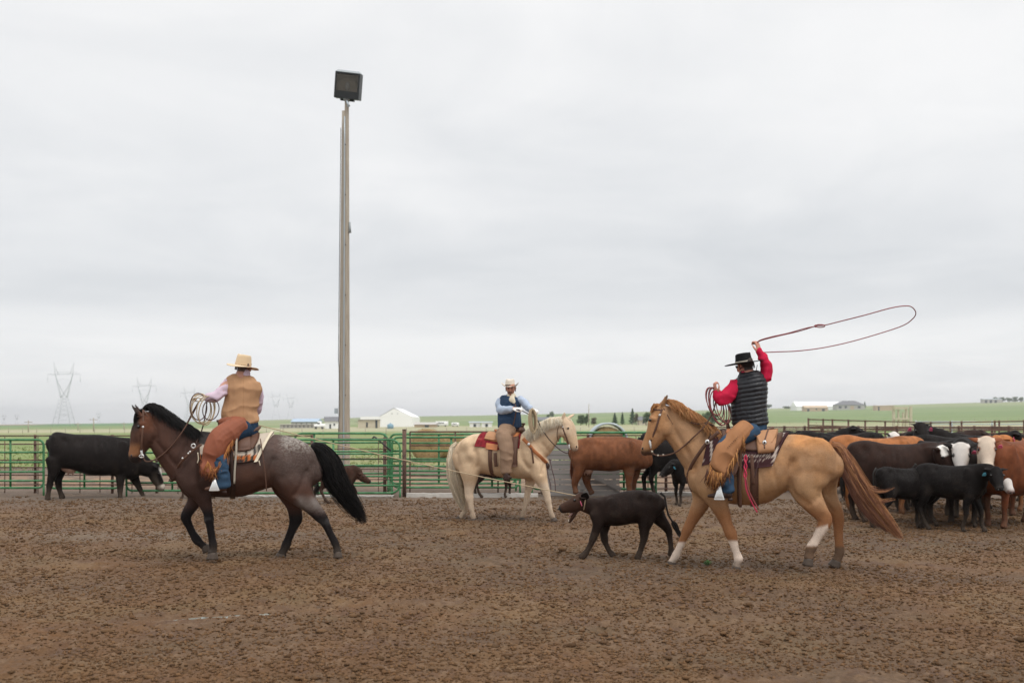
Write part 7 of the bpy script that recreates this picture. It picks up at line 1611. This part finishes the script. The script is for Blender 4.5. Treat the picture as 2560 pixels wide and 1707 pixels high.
# ------------------------------------------------------------------ middle rider
DR2 = Drape(psec); fr = P_; X2 = lambda u: fr.pt(u, 600).x
r = fr.root('saddle_blanket', 'dark red blanket under the saddle of the palomino horse', 'saddle blanket')
mb = MB(); DR2.sheet(mb, lambda f, t: X2(342 - 30 * abs(t)), lambda f, t: X2(648), -R(70), R(70), .012, .014, n=30, m=30)
me = mb.mesh('blanket'); v = verts(me); u, w = fr.uv(v); c = np.tile(np.array([.22, .022, .030]), (len(v), 1)); c = mixc(c, (.10, .015, .02), (np.sin(u * .22 + w * .1) > .6) * .7); c = mixc(c, (.40, .10, .08), (np.abs(w - 520) < 4) * .6); setcol(me, c); link('woven_sheet', me, 'blanket', r)
sd = saddle(fr, DR2, 'tan and red western saddle on the palomino horse', (640, 455), (655, 405), (470, 478), (432, 452), (400, 640, 50), [(540, 500, .29), (535, 600, .36), (528, 700, .40)], (527, 765, 836), 'brown_leather', 'orange_leather', .42, mseat='brown_leather', strm='dark_leather', cin=[(430, .035, 'brown_leather', .012)], stirhw=26)
mb = MB(); DR2.sheet(mb, lambda f, t: X2(378 + 10 * f * f), lambda f, t: X2(465 - 10 * f * f), -R(48), -R(14), .045, .012, n=10, m=10, bulge=.03); mb.build('saddlebag', 'tan_leather', sd)
mb = MB(); DR2.sheet(mb, lambda f, t: X2(395), lambda f, t: X2(485), -R(74), -R(58), .026, .012, n=6, m=8); mb.build('rear_skirt', 'orange_leather', sd)
strap(sd, 'billet', [fr.pt(432, 630, -.345), fr.pt(434, 690, -.35), fr.pt(440, 740, -.34)], .03, .006, 'brown_leather')
mb = MB(); DR2.sheet(mb, lambda f, t: X2(585), lambda f, t: X2(640), -R(112), -R(40), .05, .01, n=12, m=6); mb.build('far_fender', 'brown_leather', sd); 
bcl = fr.root('breast_collar', 'orange tan leather breast collar on the palomino horse', 'breast collar')
for sg in (-1, 1): strap(bcl, 'shoulder_strap', [fr.pt(650, 520, sg * .275), fr.pt(695, 566, sg * .27), fr.pt(735, 615, sg * .255), fr.pt(790, 665, sg * .225), fr.pt(835, 712, sg * .12)], .030, .006, 'orange_leather')
mb = MB(); mb.ball(fr.pt(695, 566, -.285), (.026, .008, .026)); mb.build('concho', 'silver', bcl)
strap(bcl, 'strap_end', [fr.pt(712, 590, -.28), fr.pt(724, 640, -.275), fr.pt(732, 712, -.26)], .014, .005, 'brown_leather')
mb = MB(); mb.ball(fr.pt(838, 735, -.10), (.05, .03, .06)); mb.build('tassel', 'dark_leather', bcl)
bridle(fr, 'brown leather bridle on the palomino horse', [(958, 372, .07), (962, 430, .105), (985, 500, .108), (1008, 565, .08)], None, ((955, 392), (1012, 378), .085, .08), [(950, 372, .075), (925, 440, .085), (918, 500, .07), (930, 545, .03)], .075, (1012, 580))
rn = fr.root('reins', 'dark reins from the palomino horse mouth to the middle rider gloved hand', 'reins')
for sg in (-1, 1): cord(rn, 'rein', [fr.pt(1010, 600, sg * .08), fr.pt(1000, 636, sg * .09), fr.pt(930, 600, sg * .12), fr.pt(850, 520, sg * .16), fr.pt(790, 430, sg * .14), fr.pt(755, 365, sg * .06 - .05), fr.pt(640, 300, -.16)], .0085, 'dark_leather')
cord(rn, 'mecate', [fr.pt(590, 250, -.2), fr.pt(596, 310, -.21), fr.pt(580, 390, -.19), fr.pt(565, 440, -.17)], .010, 'brown_leather')
lead = fr.root('lead_rope', 'dark lead rope ends hanging below the palomino horse breast', 'rope')
cord(lead, 'rope_end', [fr.pt(835, 735, -.12), fr.pt(850, 820, -.12), fr.pt(866, 880, -.12), fr.pt(870, 940, -.12)], .008, 'rope_dark'); cord(lead, 'rope_end', [fr.pt(860, 680, -.10), fr.pt(880, 770, -.12), fr.pt(900, 850, -.12), fr.pt(905, 935, -.12)], .008, 'rope_dark')
p2 = fr.root('person', 'moustached man in a navy vest and pale blue shirt on the palomino horse', 'person')
tor = T_(fr, [(530, 470, 84, .14, 0), (545, 430, 90, .15, 0), (545, 390, 88, .15, 0), (542, 330, 84, .145, 0), (543, 270, 84, .14, 0), (548, 225, 86, .13, 0), (552, 200, 70, .105, 0), (556, 182, 40, .075, 0), (558, 168, 26, .058, 0)], 0)
legn = P_.path([(520, 470, 52, -.14, .11), (500, 505, 52, -.27, .105), (525, 585, 44, -.37, .085), (525, 660, 36, -.40, .07), (522, 730, 30, -.41, .058), (520, 780, 22, -.415, .048)])
legf = [(a + .1, -b_, c_, d_, e) for a, b_, c_, d_, e in legn]
arml = P_.path([(478, 222, 30, -.03, .062), (462, 262, 32, -.06, .06), (480, 296, 31, -.12, .056), (540, 294, 25, -.19, .046), (578, 286, 19, -.22, .036)])
armr = P_.path([(622, 216, 30, 0, .062), (662, 246, 31, -.02, .06), (690, 276, 29, -.06, .054), (712, 290, 22, -.10, .042)])
hc = fr.pt(554, 130, -.03)
Mh = body(p2, [tor, legn, legf, arml, armr], (hc, R(-82), R(-10), 0, 1.02), [(fr.pt(580, 286, -.22), (1, -.1, .05), (.1, -.3, 1), 1.0, 1.0, -1), (fr.pt(712, 290, -.1), (.9, -.3, -.2), (.1, -.3, 1), 1.0, 1.0, -1)], hairc=(.05, .035, .028), skinc=(.46, .22, .15), beard=(.20, .10, .07))
mb = MB(); mb.loft([(.085, -.036, -.056, .006, .006), (.102, -.018, -.046, .009, .010), (.106, 0, -.043, .009, .010), (.102, .018, -.046, .009, .010), (.085, .036, -.056, .006, .006)], n=8, sub=2, side=(1, 0, 0)); mb.xform(Mh); mb.build('moustache', 'brown_leather', p2)
garment(p2, 'shirt', [slim(tor[1:]), arml, armr], 'blue_shirt', off=-.001, wr=.036, wscale=7, vox=.008)
vt = [(a, b_, c_, d_ + .010, e + .012) for a, b_, c_, d_, e in tor[1:-2]]
vs_ = garment(p2, 'vest', [(vt, dict(cap=.2))], 'navy_vest', vox=.008, wr=.026, wscale=7)
mb = MB(); mb.loft([(*fr.pt(558, 194, -.08), .05, .03), (*fr.pt(562, 208, -.13), .060, .024), (*fr.pt(572, 224, -.155), .045, .020), (*fr.pt(584, 242, -.165), .022, .014)], n=12, sub=3); mb.loft([(*fr.pt(558, 180, -.02), .080, .080), (*fr.pt(559, 190, -.02), .088, .086)], n=16, sub=1); me = remesh(mb, 'scarf', .007, 1); displace(me, .012, lambda v: fbm(v, 22, 2, 9) - .5); link('neck_scarf', me, 'scarf', p2)
garment(p2, 'chaps', [P_.path([(530, 455, 70, -.12, .12), (505, 500, 62, -.26, .115), (520, 580, 54, -.36, .10), (522, 660, 46, -.395, .085), (520, 730, 42, -.41, .075), (520, 782, 38, -.415, .068)])], 'brown_chaps', wr=.045, wscale=5)
garment(p2, 'jeans_leg', [legf], 'denim', wr=.008, off=.008)
garment(p2, 'chap_leg', [[(a, b_ * 1.0, c_, d_ + .02, e + .02) for a, b_, c_, d_, e in legf]], 'brown_chaps', wr=.008)
boot(p2, fr, (522, 786), (500, 832), (560, 836), -.42); boot(p2, fr, (522, 786), (500, 832), (560, 836), .42)
for pp, dv in ((fr.pt(578, 286, -.22), (1, -.1, .05)), (fr.pt(710, 290, -.1), (.9, -.3, -.2))):
    mb = MB(); hand(mb, pp, dv, (.1, -.3, 1), 1.12, 1.0, -1); me = remesh(mb, 'glove', .006, 1); link('glove', me, 'glove', p2)
hat(p2, fr.pt(549, 110, -.02), R(-82), 'felt_pale', 'dark_leather', pitch=R(-3), crown=.125, brim=.078, curl=.07, taper=.84, dip=.004)
cl_ = fr.root('rope_coil', 'pale rope coiled in the gloved hand of the middle rider', 'rope')
for i in range(13):
    cu, cv, ru, rv = 730 + 6 * math.sin(i * 2), 376 + 3 * (i % 5), 8 + 1.9 * i, 94 - 2 * (i % 6); pts = []
    for q in range(21):
        a = -math.pi / 2 + 2 * math.pi * q / 20; pts.append(fr.pt(cu + ru * math.cos(a) + 6 * math.sin(a), cv + rv * math.sin(a), -.22 - .012 * i + .05 * math.cos(a)))
    mb = MB(); mb.tube(pts[:-1], .0075, 6, closed=True); mb.build('rope_loop', 'rope_tan', cl_)
# ================================================================= far air
hm = bpy.data.materials.new('haze'); hm.use_nodes = True; t_ = hm.node_tree; t_.nodes.clear()
o_ = t_.nodes.new('ShaderNodeOutputMaterial'); pv = t_.nodes.new('ShaderNodeVolumePrincipled'); pv.inputs['Color'].default_value = (.93, .95, .98, 1); pv.inputs['Density'].default_value = .0002; pv.inputs['Anisotropy'].default_value = .2
t_.links.new(pv.outputs[0], o_.inputs['Volume']); MATS['haze'] = hm
m = MB(); m.box((0, 2950, 33), (13000, 6400, 120)); hz_ = m.build('haze', 'haze', smooth=False); hz_['kind'] = 'stuff'
